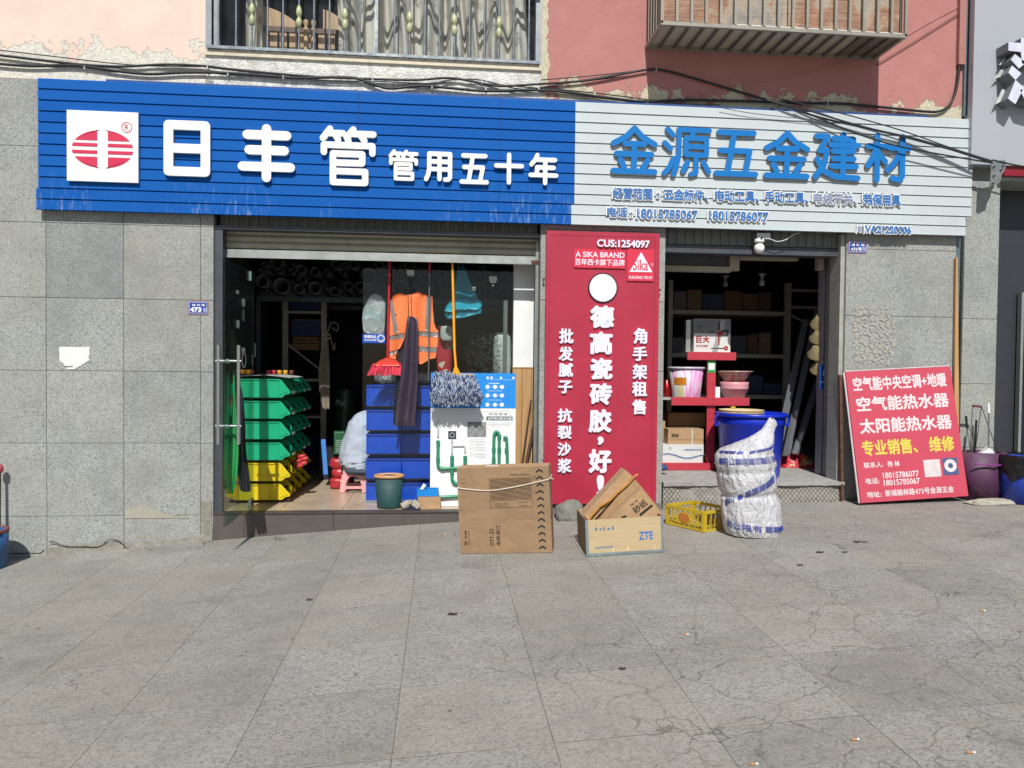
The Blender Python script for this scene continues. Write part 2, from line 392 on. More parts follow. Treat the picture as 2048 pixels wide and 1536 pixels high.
CH = {
 '日': [[(0,0),(0,1),(1,1),(1,0),(0,0)],[(0,.5),(1,.5)]],
 '丰': [[(.1,.87),(.92,.87)],[(.14,.56),(.87,.56)],[(0,.22),(1,.22)],[(.5,1),(.5,0)]],
 '管': [[(.14,1),(0,.82)],[(.1,.92),(.4,.92)],[(.24,.9),(.3,.8)],[(.6,1),(.47,.84)],[(.58,.92),(1,.92)],[(.74,.9),(.82,.8)],[(.5,.8),(.5,.7)],[(.02,.56),(.02,.7),(.98,.7),(.98,.56)],[(.2,.54),(.2,0),(.84,0),(.84,.21),(.2,.21)],[(.2,.54),(.78,.54),(.78,.37),(.2,.37)]],
 '用': [[(.12,1),(.12,.4),(.08,.18),(0,0)],[(.12,1),(.95,1),(.95,.08),(.89,.01),(.76,0)],[(.12,.7),(.95,.7)],[(.12,.4),(.95,.4)],[(.53,1),(.53,.02)]],
 '五': [[(.06,1),(.94,1)],[(.44,1),(.28,.02)],[(.1,.56),(.84,.56),(.74,.02)],[(0,0),(1,0)]],
 '十': [[(0,.6),(1,.6)],[(.5,1),(.5,0)]],
 '年': [[(.26,1),(.17,.82),(.03,.66)],[(.2,.84),(.95,.84)],[(.25,.56),(.9,.56)],[(.25,.56),(.25,.28)],[(0,.28),(1,.28)],[(.57,.84),(.57,0)]],
 '金': [[(.5,1),(.3,.8),(0,.64)],[(.5,1),(.7,.8),(1,.64)],[(.28,.64),(.74,.64)],[(.08,.4),(.92,.4)],[(.5,.64),(.5,.02)],[(.17,.26),(.26,.1)],[(.83,.26),(.72,.1)],[(0,0),(1,0)]],
 '源': [[(.06,.98),(.18,.86)],[(.0,.68),(.13,.56)],[(.2,.34),(.12,.16),(.0,.02)],[(.32,.98),(1,.98)],[(.32,.98),(.32,.45),(.27,.2),(.2,.0)],[(.66,.96),(.6,.84)],[(.48,.8),(.94,.8),(.94,.44),(.48,.44),(.48,.8)],[(.48,.62),(.94,.62)],[(.71,.44),(.71,.05),(.6,.01)],[(.52,.28),(.42,.08)],[(.88,.28),(1,.08)]],
 '建': [[(.02,.94),(.28,.94),(.1,.62),(.27,.62),(.2,.3),(0,.03)],[(.04,.42),(.2,.16),(.45,.04),(1,.02)],[(.42,.9),(.88,.9),(.88,.62)],[(.36,.76),(1,.76)],[(.42,.62),(.88,.62)],[(.42,.45),(.9,.45)],[(.38,.28),(.96,.28)],[(.65,1),(.65,.13)]],
 '材': [[(0,.76),(.42,.76)],[(.22,1),(.22,0)],[(.2,.72),(.12,.5),(.0,.32)],[(.26,.6),(.42,.42)],[(.52,.74),(1,.74)],[(.84,1),(.84,.1),(.77,.02),(.6,.05)],[(.82,.7),(.66,.42),(.48,.24)]],
}
def stroke_char(mb, F, ch, u0, u1, v0, v1, w, n0, n1, m=0):
    h = w/2; k = 0
    for st in CH[ch]:
        pts = [Vector((u0+h+(u1-u0-w)*a, v0+h+(v1-v0-w)*b)) for a, b in st]
        for i in range(len(pts)-1):
            a, b = pts[i], pts[i+1]; d = (b-a).normalized(); q = Vector((-d.y, d.x)); poly = []
            for t in range(7):
                an = -math.pi/2+math.pi*t/6; poly.append(tuple(b+(d*math.cos(an)+q*math.sin(an))*h))
            for t in range(7):
                an = math.pi/2+math.pi*t/6; poly.append(tuple(a+(d*math.cos(an)+q*math.sin(an))*h))
            mb.prism(F, poly, n0, n1-.00025*k, m); k += 1
    return mb
def pbox(l, t, r, b, Y):
    """pixel box -> u0,u1,v0,v1 on the wall plane Y"""
    cx, cy = (l+r)/2, (t+b)/2
    return X_(l, cy, Y), X_(r, cy, Y), Z_(cx, b, Y), Z_(cx, t, Y)

# ================================================================== GROUND
mb = MB()
xs = [-60, -20, -9, -6]+[-6+.5*k for k in range(1, 29)]+[11, 25, 60]; ys = [-60, -25, -12, -8, -6, -4, -2, 0, .35]
for j in range(len(ys)-1):
    for i in range(len(xs)-1):
        q = [(xs[i], ys[j]), (xs[i+1], ys[j]), (xs[i+1], ys[j+1]), (xs[i], ys[j+1])]
        inn = xs[i] >= -6 and xs[i+1] <= 8 and ys[j] >= -8
        mb.add([(a, b, gz(a, b)-(.0017 if inn else .022)) for a, b in q], [(0, 1, 2, 3)], 1 if inn else 0)
pavement = tag(mb.build('pavement', [M_PAVE, pm('joint_dirt', '#3f3b34', .95, 0, .3, 8)]), kind='structure')
def gslab(x0, x1, y0, y1, dz, gap=.0011, par=pavement, jit=0.):
    m = MB(); g2 = gap; b = .0005
    gy = gap*2.4; c = [(x0+g2, y0+gy), (x1-g2, y0+gy), (x1-g2, y1-gy), (x0+g2, y1-gy)]
    ci = [(x0+g2+b, y0+gy+b), (x1-g2-b, y0+gy+b), (x1-g2-b, y1-gy-b), (x0+g2+b, y1-gy-b)]
    J = [random.uniform(-jit, jit) for _ in range(4)]
    vs = [(x, y, gz(x, y)-.03) for x, y in c]+[(x, y, gz(x, y)+dz+J[i]-.0005) for i, (x, y) in enumerate(c)]+[(x, y, gz(x, y)+dz+J[i]) for i, (x, y) in enumerate(ci)]
    fs = [(8, 9, 10, 11)]
    for i in range(4):
        j = (i+1) % 4; fs += [(i, j, 4+j, 4+i), (4+i, 4+j, 8+j, 8+i)]
    m.add(vs, fs); return m.build('paving_slab', M_PAVE, par)
PX = [.48+.668*k for k in range(-9, 12)]; PY = [-.36-.665*k for k in range(0, 12)]
PY = [.02]+PY
for j in range(len(PY)-1):
    for i in range(len(PX)-1):
        gslab(PX[i], PX[i+1], PY[j+1], PY[j], 0., jit=.0006)

# ================================================================== BUILDING WALLS
WALLTOP = 4.05
def panel_wall(name, label, X0, X1, colX, Zs, zb, core_y=.4, mats=None, depth=.02, skip=()):
    t = thing(name, label, 'wall', ((X0+X1)/2, 0, zb))
    MB().box(X0, X1, .02, core_y, zb, WALLTOP).build('core', M_GRAND, t)
    cols = [X0]+colX+[X1]
    for i in range(len(cols)-1):
        for j in range(len(Zs)-1):
            if (i, j) in skip: continue
            a, b, c, d = cols[i]+.0015, cols[i+1]-.0015, Zs[j]+.0015, Zs[j+1]-.0015
            jy = random.uniform(0, .0025); e = .003
            m = MB(); vs = [(a, .0195, c), (b, .0195, c), (b, .0195, d), (a, .0195, d), (a, jy+e, c), (b, jy+e, c), (b, jy+e, d), (a, jy+e, d),
                            (a+e, jy, c+e), (b-e, jy, c+e), (b-e, jy, d-e), (a+e, jy, d-e)]
            fs = [(8, 9, 10, 11)]
            for k in range(4):
                l = (k+1) % 4; fs += [(k, l, 4+l, 4+k), (4+k, 4+l, 8+l, 8+k)]
            m.add(vs, fs); m.build('granite_panel', (mats or {}).get((i, j), M_GRAN), t)
    return t
XL = X_(427, 700)          # left edge of the left shop opening
zj = [Z_(200, y) for y in (1300, 1032, 886.5, 742, 597, 448, 297, 150)]
c0 = X_(92, 600); c1 = X_(247, 700); c2 = X_(401, 700)
step_c = c1-c0
mats = {(3, 4): M_GRAN}
lw = panel_wall('granite_wall', 'long wall of speckled grey granite panels left of the open glass door', -5.6, XL, [c0-step_c, c0, c1, c2], zj, -.9,
                mats={(2, 4): M_GRANM})
# broken mortar plinth at the foot of the left wall
def mortar_fn(x0, x1, zt, yo, ztf):
    def fn(u, v):
        x = x0+(x1-x0)*u; zg = gz(x, -.05)-.02; top = ztf(u)
        z = zg+(top-zg)*v; y = -yo*(1-v*.75)-.012*noise.noise(Vector((x*9, z*9, 1)))-.004*noise.noise(Vector((x*40, z*40, 3)))
        return (x, y, z)
    return fn
M_MORT = pm('grey_mortar', '#8f8d82', .9, 0, .3, 14, .7, 70, .01, dirt=.3)
mb = MB(); a0 = X_(98, 1085); a1 = X_(250, 1085)
mb.grid(mortar_fn(a0, a1, 0, .03, lambda u: gz(a0+(a1-a0)*u, 0)+.09+.035*noise.noise(Vector((u*5, 2, 0)))-.04*abs(u-.45)), 40, 8)
b1 = X_(425, 1085)
mb.grid(mortar_fn(a1, b1, 0, .018, lambda u: gz(a1+(b1-a1)*u, 0)+.045+.02*noise.noise(Vector((u*6, 5, 0)))+.10*max(0, u-.8)/.2*.9), 40, 6)
mb.grid(lambda u, v: (X_(402, 1000)+(.10)*u, -.006-.004*noise.noise(Vector((u*7, v*20, 0))), -.30+v*(.41+.03*noise.noise(Vector((u*6, 1, 4))))), 10, 16)
mb.build('mortar_patch', M_MORT, lw)
mb = MB()
mb.grid(lambda u, v: (X_(250, 1030)+u*(.62-.2*v), -.004-.002*v, Z_(300, 1030)-.01+v*(.13*(1-abs(u-.35)*1.2)+.01*noise.noise(Vector((u*9, 1, 4))))-.02), 18, 5)
mb.build('mortar_smear', pm('smooth_mortar', '#a5a294', .85, 0, .12, 8, .2), lw)
for i_, pl in enumerate(([(98, 1083), (110, 1084), (120, 1088), (135, 1092), (150, 1093), (170, 1094), (195, 1094), (208, 1086), (218, 1079), (232, 1081), (245, 1087), (253, 1095), (280, 1099), (315, 1097)], [(328, 1096), (345, 1093), (370, 1092), (400, 1090), (412, 1091)], [(14, 1108), (60, 1107), (80, 1106), (88, 1099)])):
    pts = [P(x+random.uniform(-1, 1), y+random.uniform(-1, 1), -.028 if i_ == 0 and x < 250 else (-.022 if i_ < 2 else -.001)) for x, y in pl]
    MB().tube(smooth_path(pts, 3), [.003+.004*abs(noise.noise(Vector((k*.7, i_, 0)))) for k in range(3*(len(pts)-1)+1)], 5).build('crack_gap', pm('crack_black', '#15130f', .95), lw)
# white paint daub on the left wall
mb = MB(); F = wall_fr(-.0035)
x0, x1, z0, z1 = pbox(119, 696, 186, 737, 0)
for k in range(13):
    v = k/12; zz = z1-(z1-z0)*v
    l = x0+.012*noise.noise(Vector((k*1.3, 0, 0)))+(.0 if k < 8 else .07*(k-7)/5); r = x1-.02-.03*abs(noise.noise(Vector((k*2.1, 3, 0))))-(0 if k < 8 else .05*(k-7)/2)
    if k == 11: l += .06
    h = (z1-z0)/24*1.12
    poly = [(l, zz-h), (r-.012, zz-h*.7), (r, zz), (r-.008, zz+h), (l+.004, zz+h)]
    mb.prism(F, poly, -.003, -.0002*k+.0028)
mb.build('paint_daub', pm('white_daub', '#e6e9e4', .7, 0, .1, 30, .5, 50), lw)
# chamfered reveal edge of left wall is part of the core; pillar and right wall
XP0, XP1 = X_(1079, 700), X_(1328, 700)
pil = panel_wall('granite_pillar', 'narrow granite pillar behind the red advertising panel between both shopfronts', XP0, XP1, [], [-.3, .5, 1.4, 2.1, 2.8, 3.4, WALLTOP], -.3, core_y=.5)
XR0, XR1 = X_(1689, 700), X_(1908, 700)
rw = panel_wall('granite_wall', 'granite wall behind the leaning red board, right of the second shop', XR0, XR1, [], [-.2, Z_(1800, 1060), Z_(1800, 633), Z_(1800, 500), 3.4, WALLTOP], -.2)
XN0, XN1 = X_(1924, 700), X_(1993, 700)
nw = panel_wall('granite_wall', 'narrow granite strip of the neighbouring building right of the timber batten', XN0, XN1, [], [-.2]+[Z_(1960, y) for y in (895, 768, 638, 360, 200)]+[WALLTOP+.02], -.2)
# drip stain patch of old glue on right wall
q = NT('glue_residue'); v = q.obj(); n = q.noise(v, 30., 5, .8, 2.5)
_c = q.ramp(n, [(.4, (.34, .32, .27)), (.6, (.43, .42, .38))]); q.bump(n, .4, .004); M_GLUE = q.fin(_c, .9)
mb = MB(); x0, x1, z0, z1 = pbox(1705, 612, 1790, 728, 0); F = wall_fr(-.0035)
for k in range(26):
    for l in range(8):
        if random.random() < .8:
            cu, cv = x0+(x1-x0)*(l+.5+random.uniform(-.35, .35))/8, z0+(z1-z0)*(k+.5+random.uniform(-.4, .4))/26
            r = random.uniform(.008, .026); an = random.random()*6
            mb.prism(F, [(cu+r*1.3*random.uniform(.6, 1)*math.cos(an+t), cv+r*random.uniform(.5, 1)*math.sin(an+t)) for t in (0, 1.1, 2.2, 3.3, 4.4, 5.4)], -.003, .0005+random.uniform(0, .0012))
mb.build('glue_residue', M_GLUE, rw)
# lintels over the shop openings
mb = MB().box(XL, XP0, .26, .5, 2.62, WALLTOP); tag(mb.build('shop_lintel', M_DARKM), kind='structure')
mb = MB().box(XP1, XR0, .26, .5, 2.72, WALLTOP); tag(mb.build('shop_lintel', M_DARKM), kind='structure')
# side masses so that the building goes on
mb = MB().box(-14, -5.62, .0, .4, -1.2, 7.5).box(8.2, 14, .0, .4, -.4, 7.5)
tag(mb.build('building_wall', pm('far_render', '#a9a79b', .9, 0, .15, 2.)), kind='structure')

# upper storey
WX0, WX1 = X_(411, 60), X_(1083, 60)
WZ0 = 4.395
q_pink = plaster('pale_pink_plaster', '#e8cdbc', '#dcd8cb', 4.02, 4.42, None, 0)
t = thing('plaster_wall', 'pale pink peeling plaster wall left of the barred upstairs window', 'wall', (-3.8, .1, WALLTOP))
MB().box(-5.6, WX0, .0, .4, WALLTOP+.002, 6.2).build('plaster', plaster('pale_pink_paint', '#e6cfc1', '#e0ddd2', 4.0, 4.62, None, .40), t)
M_CONC = pm('rough_white_concrete', '#e9eae4', .95, 0, .3, 14, 1., 60, .02, dirt=.4)
t = thing('window_apron', 'rough whitewashed concrete band under the barred upstairs window', 'wall', ((WX0+WX1)/2, .1, WALLTOP))
MB().box(WX0, WX1, .004, .4, WALLTOP+.002, WZ0-.05).build('concrete', M_CONC, t)
MB().box(WX0, WX1, -.02, .4, WZ0-.05, WZ0).build('sill', pm('cream_sill', '#d8cfb9', .7, 0, .15, 12, .3, dirt=.35), t)
t = thing('red_plaster_wall', 'faded brick-red plaster wall with peeled cream edges under the window cage', 'wall', (3.3, .1, WALLTOP))
XU1 = X_(1926, 100)
CX0, CX1 = X_(1290, 97), X_(1722, 118)
m_red = plaster('faded_red_paint', '#b67f7a', '#cfc7ae', 4.0, 4.72, WX1-.02, .12, .1)
MB().box(WX1, XU1, .0, .4, WALLTOP+.002, 6.2).build('plaster', m_red, t)
MB().box(WX0, WX1, .0, .4, 6.1, 6.9).box(-5.6, WX0, .0, .4, 6.2, 6.9).box(WX1, XU1, .0, .4, 6.2, 6.9).build('upper_plaster', m_red, t)

# upstairs room behind the window
mb = MB().box(WX0-.6, WX1+.6, 2.6, 2.7, 4.2, 6.3).box(WX0-.7, WX0-.6, .4, 2.7, 4.2, 6.3).box(WX1+.6, WX1+.7, .4, 2.7, 4.2, 6.3)
mb.box(WX0-.7, WX1+.7, .4, 2.7, 6.3, 6.4).box(WX0-.7, WX1+.7, .4, 2.7, 4.1, 4.2)
tag(mb.build('upstairs_room', pm('dim_room_wall', '#55575c', .9)), kind='structure')

# ---- upstairs window: frame, panes, grille
win = thing('barred_window', 'wide upstairs window behind a stainless security grille with green glass beads', 'window', ((WX0+WX1)/2, .1, WZ0))
mb = MB()
for a, b in ((WX0, WX0+.055), (WX0+.075, WX0+.11), (WX1-.055, WX1)): mb.box(a, b, .0, .12, WZ0, 6.1)
mb.box(WX0+.055, WX1-.055, .02, .12, WZ0, WZ0+.03)
mb.build('frame', pm('grey_window_frame', '#8f9498', .4, .5, .15, dirt=.2), win)
xm = X_(752, 60)
for a, b in ((WX0+.11, xm-.02), (xm+.02, WX1-.055)):
    MB().box(a, b, .085, .091, WZ0+.03, 6.1).build('pane', M_GLASSU, win)
MB().box(xm-.02, xm+.02, .07, .11, WZ0+.03, 6.1).build('mullion', M_ALU, win)
gr = thing('security_grille', 'stainless steel window grille with twisted bars and pale green beads', 'grille', ((WX0+WX1)/2, -.02, WZ0))
MB().box(WX0+.02, WX1-.02, -.045, -.015, WZ0+.004, WZ0+.032).build('bottom_rail', M_STEEL, gr)
MB().box(WX0+.02, WX1-.02, -.045, -.015, 5.75, 5.78).build('top_rail', M_STEEL, gr)
for zz_ in (5.06, 5.17): MB().box(WX0+.02, WX1-.02, -.048, -.018, zz_, zz_+.034).build('cross_rail', M_STEEL, gr)
M_BEAD = pm('pale_green_glaze', '#b9bf95', .15, 0, .15, 20, 0)
bars = [(437, 0), (472, 0), (504, 1), (535, 0), (566, 0), (598, 1), (628, 0), (659, 0), (690, 1), (720, 0), (753, 2), (789, 0), (819, 1), (850, 0), (879, 0), (909, 1), (939, 0), (969, 0), (998, 1), (1027.5, 0), (1058, 0)]
for px, k in bars:
    x = X_(px, 60, -.03); m = MB()
    if k == 2: m.box(x-.014, x+.014, -.044, -.016, WZ0+.033, 5.749)
    else:
        prof = [(.011, WZ0+.033), (.015, WZ0+.06), (.009, WZ0+.13)]
        z = WZ0+.16
        while z < 5.2: prof += [(.009, z), (.0105, z+.008)]; z += .016
        prof.append((.009, 5.749)); m.lathe((x, -.03, 0), prof, 8)
    b = m.build('bar', M_STEEL, gr)
    if k == 1:
        zb = 4.745-.01
        MB().lathe((x, -.03, zb-.1), [(.012, 0), (.024, .005), (.03, .06), (.02, .085), (.013, .09), (.014, .105), (.026, .115), (.03, .14), (.024, .175), (.012, .205)], 12).build('bead', M_BEAD, b)

# ---- curtains
q = NT('curtain_fabric'); v = q.obj()
n = q.n('TexVoronoi', {'Vector': q.n('VectorMath', {0: v, 1: q.n('VectorMath', {0: q.n('TexNoise', {'Vector': v, 'Scale': 9.}).outputs['Color'], 3: .16}, operation='SCALE').outputs[0]}, operation='ADD').outputs[0], 'Scale': 6.}).outputs['Distance']
n2 = q.noise(v, 38., 4, .8, 2.)
mk = q.math('MULTIPLY', q.ramp(n, [(.2, 1.), (.42, 0.)]), q.ramp(n2, [(.47, 0.), (.5, 1.)]))
M_CURT = q.fin(q.mix(mk, (.60, .56, .48), (.13, .12, .11)), .75)
def curtain(x0, x1, fold, amp, gather, label, y=.24, zl=WZ0-.1):
    def fn(u, v):
        w = 1-gather*math.exp(-((v-.05)/.5)**2)
        x = x0+(x1-x0)*(u*w if gather > 0 else u)
        ph = fold*u*math.pi*2+1.2*math.sin(u*9)+v*.8
        return (x+.02*math.sin(v*7+u*20), y+amp*math.sin(ph)+amp*.35*math.sin(ph*2.3+1+v*3), zl+v*1.7)
    m = MB().grid(fn, 150, 24)
    tag(m.build('curtain', M_CURT), label, 'curtain', None)
curtain(WX0+.33, X_(528, 60, .24), 3.2, .06, .25, 'short bunched grey floral curtain at the left end of the upstairs window')
curtain(X_(672, 60, .24), WX1-.1, 8, .10, 0, 'wide pleated grey floral curtain covering the right part of the upstairs window')
# ---- wooden bench back inside the window
M_OAK = wood('oak_bench', '#b08a63', '#c9a680', 'Z')
M_OAKD = wood('dark_oak', '#5e4838', '#6d5542', 'X')
yb = .42
bn = thing('wooden_settee', 'light wooden settee with arched back seen through the upstairs window', 'bench', (X_(610, 90, yb), yb, WZ0-.3))
x0, x1 = X_(518, 90, yb), X_(672, 90, yb)
zt = Z_(600, 62, yb); zc = Z_(600, 22, yb)
m = MB(); F = wall_fr(yb)
k = 8
for i in range(k):
    a = x0+(x1-x0)*i/k; b = x0+(x1-x0)*(i+1)/k
    MB().fb(F, a+.012, b-.012, WZ0-.3, zt-.02, -.03, .0).build('slat', M_OAK, bn)
m.fb(F, x0, x1, zt-.018, zt+.03, -.05, .012); m.build('rail', M_OAKD, bn)
for (a, b) in ((x0+.02, x0+.42), (x1-.13, x1+.14)):
    pts = [(a, zt+.032)]+[(b-(b-a)*(1-s), zt+.032+(zc-zt)*max(0, math.sin(math.pi*(.55+.45*s)))**.8) for s in [j/10 for j in range(11)]]+[(b, zt+.032)]
    MB().prism(F, pts[::-1], -.03, 0).build('crest_panel', M_OAK, bn)
for px in (613, 628):
    x = X_(px, 60, yb); MB().lathe((x, yb-.03, WZ0-.3), [(.022, 0), (.022, zt-WZ0+.32), (.012, zt-WZ0+.335), (.03, zt-WZ0+.36), (.026, zt-WZ0+.39), (.0, zt-WZ0+.41)], 10).build('post', M_OAK, bn)

# ---- window cage upper right (projecting security cage full of boards)
cw = .54
YC = -cw
cage = thing('window_cage', 'projecting grey metal window cage packed with weathered plywood boards', 'window cage', ((CX0+CX1)/2, YC/2, 4.42))
zc0 = Z_(1500, 108, 0)
zf = Z_(1322, 47, YC); zf = (Z_(1322, 47, YC)+Z_(1814, 71, YC))/2
zcb = zf
M_CAGE = pm('cage_grey_paint', '#99968a', .5, .2, .12, 8, .1, dirt=.3)
FX0, FX1 = X_(1322, 45, YC), X_(1814, 72, YC); CX0, CX1 = FX0, FX1
def cz(y): return zcb+(zf-zcb)*(y/YC)
m = MB()
m.box(FX0, FX1, YC, YC+.03, zf-.015, zf+.02)
m.bar((FX0+.015, YC+.03, cz(YC)), (CX0+.01, 0, zcb), .03, .03); m.bar((FX1-.015, YC+.03, cz(YC)), (CX1-.01, 0, zcb), .03, .03)
m.box(CX0, CX1, -.03, -.001, zcb-.015, zcb+.015)
m.box(FX0, FX1, YC, YC+.03, 5.9, 5.93); m.box(FX0-.002, FX0+.02, YC+.0, YC+.028, zf, 5.91); m.box(FX1-.02, FX1+.002, YC+.0, YC+.028, zf, 5.91)
m.build('cage_frame', M_CAGE, cage)
nb = 18
for i in range(nb):
    x = FX0+.012+(FX1-FX0-.024)*i/(nb-1)
    MB().box(x-.012, x+.012, YC-.004, YC+.018, zf+.021, 5.899).build('front_bar', M_CAGE, cage)
for i in range(1, 6):
    y = YC*(1-i/6)
    for xa in (FX0+.012+(CX0-FX0)*(i/6), FX1-.012+(CX1-FX1)*(i/6)):
        MB().box(xa-.01, xa+.01, y-.012, y+.012, cz(y)+.016, 5.9).build('side_bar', M_CAGE, cage)
for i in range(1, nb-1):
    s = i/(nb-1)
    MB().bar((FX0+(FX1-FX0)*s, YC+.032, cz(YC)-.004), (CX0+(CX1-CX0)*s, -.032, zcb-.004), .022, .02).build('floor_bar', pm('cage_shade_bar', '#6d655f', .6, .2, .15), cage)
# boards
q = NT('weathered_plywood'); v = q.obj(); n = q.noise(q.map(v, (1.5, 1, 1.0)), 1.9, 5, .6, .5)
gnn = q.noise(q.map(v, (1.2, 1, 30)), 3., 4, .6, .4)
c = q.ramp(n, [(.38, (.20, .19, .18)), (.47, (.36, .29, .21)), (.52, (.30, .12, .045)), (.60, (.20, .07, .03)), (.68, (.42, .27, .14))])
c = q.mix(q.ramp(gnn, [(.3, 0.), (.7, .45)]), c, (.55, .5, .43)); q.bump(gnn, .3, .004); M_PLY = q.fin(c, .85)
xx = FX0+.03
for i, wd in enumerate((.47, .74, .62, .5)):
    b = min(xx+wd, FX1-.03)
    MB().box(xx, b-.006, YC+.035+.012*(i % 2), YC+.053+.012*(i % 2), zf+.03, 5.6).build('board', M_PLY, cage); xx = b
MB().box(FX0+.7, FX1-.03, YC+.03, YC+.034, zf+.021, zf+.04).build('board_edge', M_WHITE, cage)
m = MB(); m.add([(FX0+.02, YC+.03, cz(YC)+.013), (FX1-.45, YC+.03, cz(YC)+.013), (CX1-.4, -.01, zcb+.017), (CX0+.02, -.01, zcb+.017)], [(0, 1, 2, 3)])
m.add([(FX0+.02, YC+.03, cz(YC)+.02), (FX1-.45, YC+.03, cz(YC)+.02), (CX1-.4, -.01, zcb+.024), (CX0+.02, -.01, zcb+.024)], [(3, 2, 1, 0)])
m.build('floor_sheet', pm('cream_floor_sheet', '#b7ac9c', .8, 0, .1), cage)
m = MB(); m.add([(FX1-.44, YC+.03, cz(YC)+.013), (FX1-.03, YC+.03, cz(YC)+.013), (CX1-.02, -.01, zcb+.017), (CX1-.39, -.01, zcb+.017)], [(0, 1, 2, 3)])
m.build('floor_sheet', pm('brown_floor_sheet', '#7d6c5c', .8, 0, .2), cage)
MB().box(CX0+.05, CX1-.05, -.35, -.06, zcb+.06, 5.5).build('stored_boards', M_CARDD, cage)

# ================================================================== SHOP SIGN
SF = -.09
sx0, sxm, sx1 = X_(75, 280, SF), X_(1150, 300, SF), X_(1946, 340, SF)
st, sb = (Z_(73, 153, SF)+Z_(1945, 238, SF))/2, (Z_(72, 419, SF)+Z_(1933, 471, SF))/2
q = NT('blue_sign_metal'); v = q.pos(); n = q.noise(q.map(v, (.6, 1, .25)), 3., 4)
c = q.mix(n, srgb('#0b509e'), srgb('#0e5bae'))
st_ = q.noise(q.map(v, (9, 1, 1.6)), 4., 5, .75, .3); ms = q.noise(v, .9, 3)
zz = q.n('SeparateXYZ', {'Vector': v}).outputs[2]
_r = q.math('MULTIPLY', q.n('ObjectInfo').outputs['Random'], .5)
c = q.mix(_r, c, srgb('#1a62b0'))
low = q.ramp(q.math('SUBTRACT', 3.25, zz), [(.0, 0.), (.35, 1.)])
c = q.mix(q.math('MULTIPLY', q.math('MULTIPLY', q.ramp(st_, [(.52, 0.), (.7, .55)]), q.ramp(ms, [(.45, 0.), (.6, 1.)])), low), c, (.35, .45, .6))
M_SBLUE = q.fin(c, .68, 0, .12)
M_SGREY = pm('pale_sign_metal', '#bec7ca', .55, 0, .05, 2.5, .03, dirt=.07)
bs = thing('shop_sign', 'long bright blue slatted sign board with white Chinese characters and red logo', 'shop sign', ((sx0+sxm)/2, -.05, sb))
ws = thing('shop_sign', 'pale grey slatted sign board with blue Chinese characters and phone numbers', 'shop sign', ((sxm+sx1)/2, -.05, sb))
rows = 12; rh = (st-sb)/rows
M_FRM = pm('sign_frame_blue', '#1f4a8c', .5, .2, .12, dirt=.3)
for i in range(rows):
    zt_ = st-i*rh; zb_ = zt_-rh
    ex = -.018 if i >= 10 else 0.; xr = sxm-(.03 if i >= 10 else 0)
    prof = [(-.0, 0), (-.0, rh-.004), (.012, rh-.004), (.016, rh-.010), (.02, .010), (.026, .004), (.012, 0)]
    for (xa, xb, mt, par) in ((sx0+ex, xr, M_SBLUE, bs), (xr+.0015, sx1-(.06 if i >= 10 else 0), M_SGREY, ws)):
        m = MB()
        k = len(prof)
        m.add([(x, SF+.026-(.0 if o == 0 else o)+0, zb_+h) for x in (xa, xb) for o, h in prof], [list(range(k))[::-1], list(range(k, 2*k))]+[(j, (j+1) % k, k+(j+1) % k, k+j) for j in range(k)])
        m.build('slat', mt, par)
MB().box(sx0+.01, sxm-.001, SF+.0265, .019-.02, sb+.01, st-.004).build('backing_frame', M_FRM, bs)
MB().box(sxm+.001, sx1-.08, SF+.0265, -.001, sb+.01, st-.004).build('backing_frame', M_FRM, ws)
MB().box(X_(217, 155), sxm-.001, -.055, -.001, st-.003, st+.022).build('top_cap', M_FRM, bs)
MB().box(sxm+.001, X_(1850, 225), -.055, -.001, st-.003, st+.022).build('top_cap', M_FRM, ws)
YL = SF-.035
for px in (716, 1000): MB().box(X_(px, 300, SF)-.0012, X_(px, 300, SF)+.0012, SF-.0008, SF+.02, sb+.005, st-.006).build('seam', pm('seam_blue', '#0a2f66', .6), bs)
F = wall_fr(SF)
def lbox(l, t, r, b): return pbox(l, t, r, b, YL)
# logo plate
x0, x1, z0, z1 = lbox(133, 222, 276, 363)
lp = MB().fb(F, x0, x1, z0, z1, .004, .03).build('logo_plate', M_WHITE, bs)
FL = wall_fr(SF-.03); M_LOGO = pm('logo_red', '#cf2c52', .45, 0, .05)
m = MB(); cx, cz_ = (x0+x1)/2, (z0+z1)/2-.025; rx, rz = (x1-x0)*.43, (z1-z0)*.27
def seg(za, zb2, sgn):
    pts = []
    for j in range(9):
        z = za+(zb2-za)*j/8; pts.append((cx+sgn*rx*math.sqrt(max(0, 1-((z)/rz)**2)), cz_+z))
    inner = cx+sgn*(x1-x0)*.075
    poly = [(inner, cz_+za)]+pts+[(inner, cz_+zb2)]
    if sgn < 0: poly = poly[::-1]
    m.prism(FL, poly, .0005, .0035)
for sgn in (1, -1):
    for za, zb2 in ((.45*rz, .995*rz), (.12*rz, .30*rz), (-.26*rz, -.08*rz), (-.995*rz, -.42*rz)): seg(za, zb2, sgn)
m.build('emblem', M_LOGO, lp)
m = MB(); m.ring(FL, x1-.10, z1-.14, .048, .006, .0005, .003)
text_mb(m, FL, 'R', x1-.118, x1-.083, z1-.165, z1-.115, .0005, .003, .0)
m.build('registered_mark', M_LOGO, lp)
M_LETW = pm('white_letter', '#eff0ee', .4, 0, .04, 6, .03, dirt=.05)
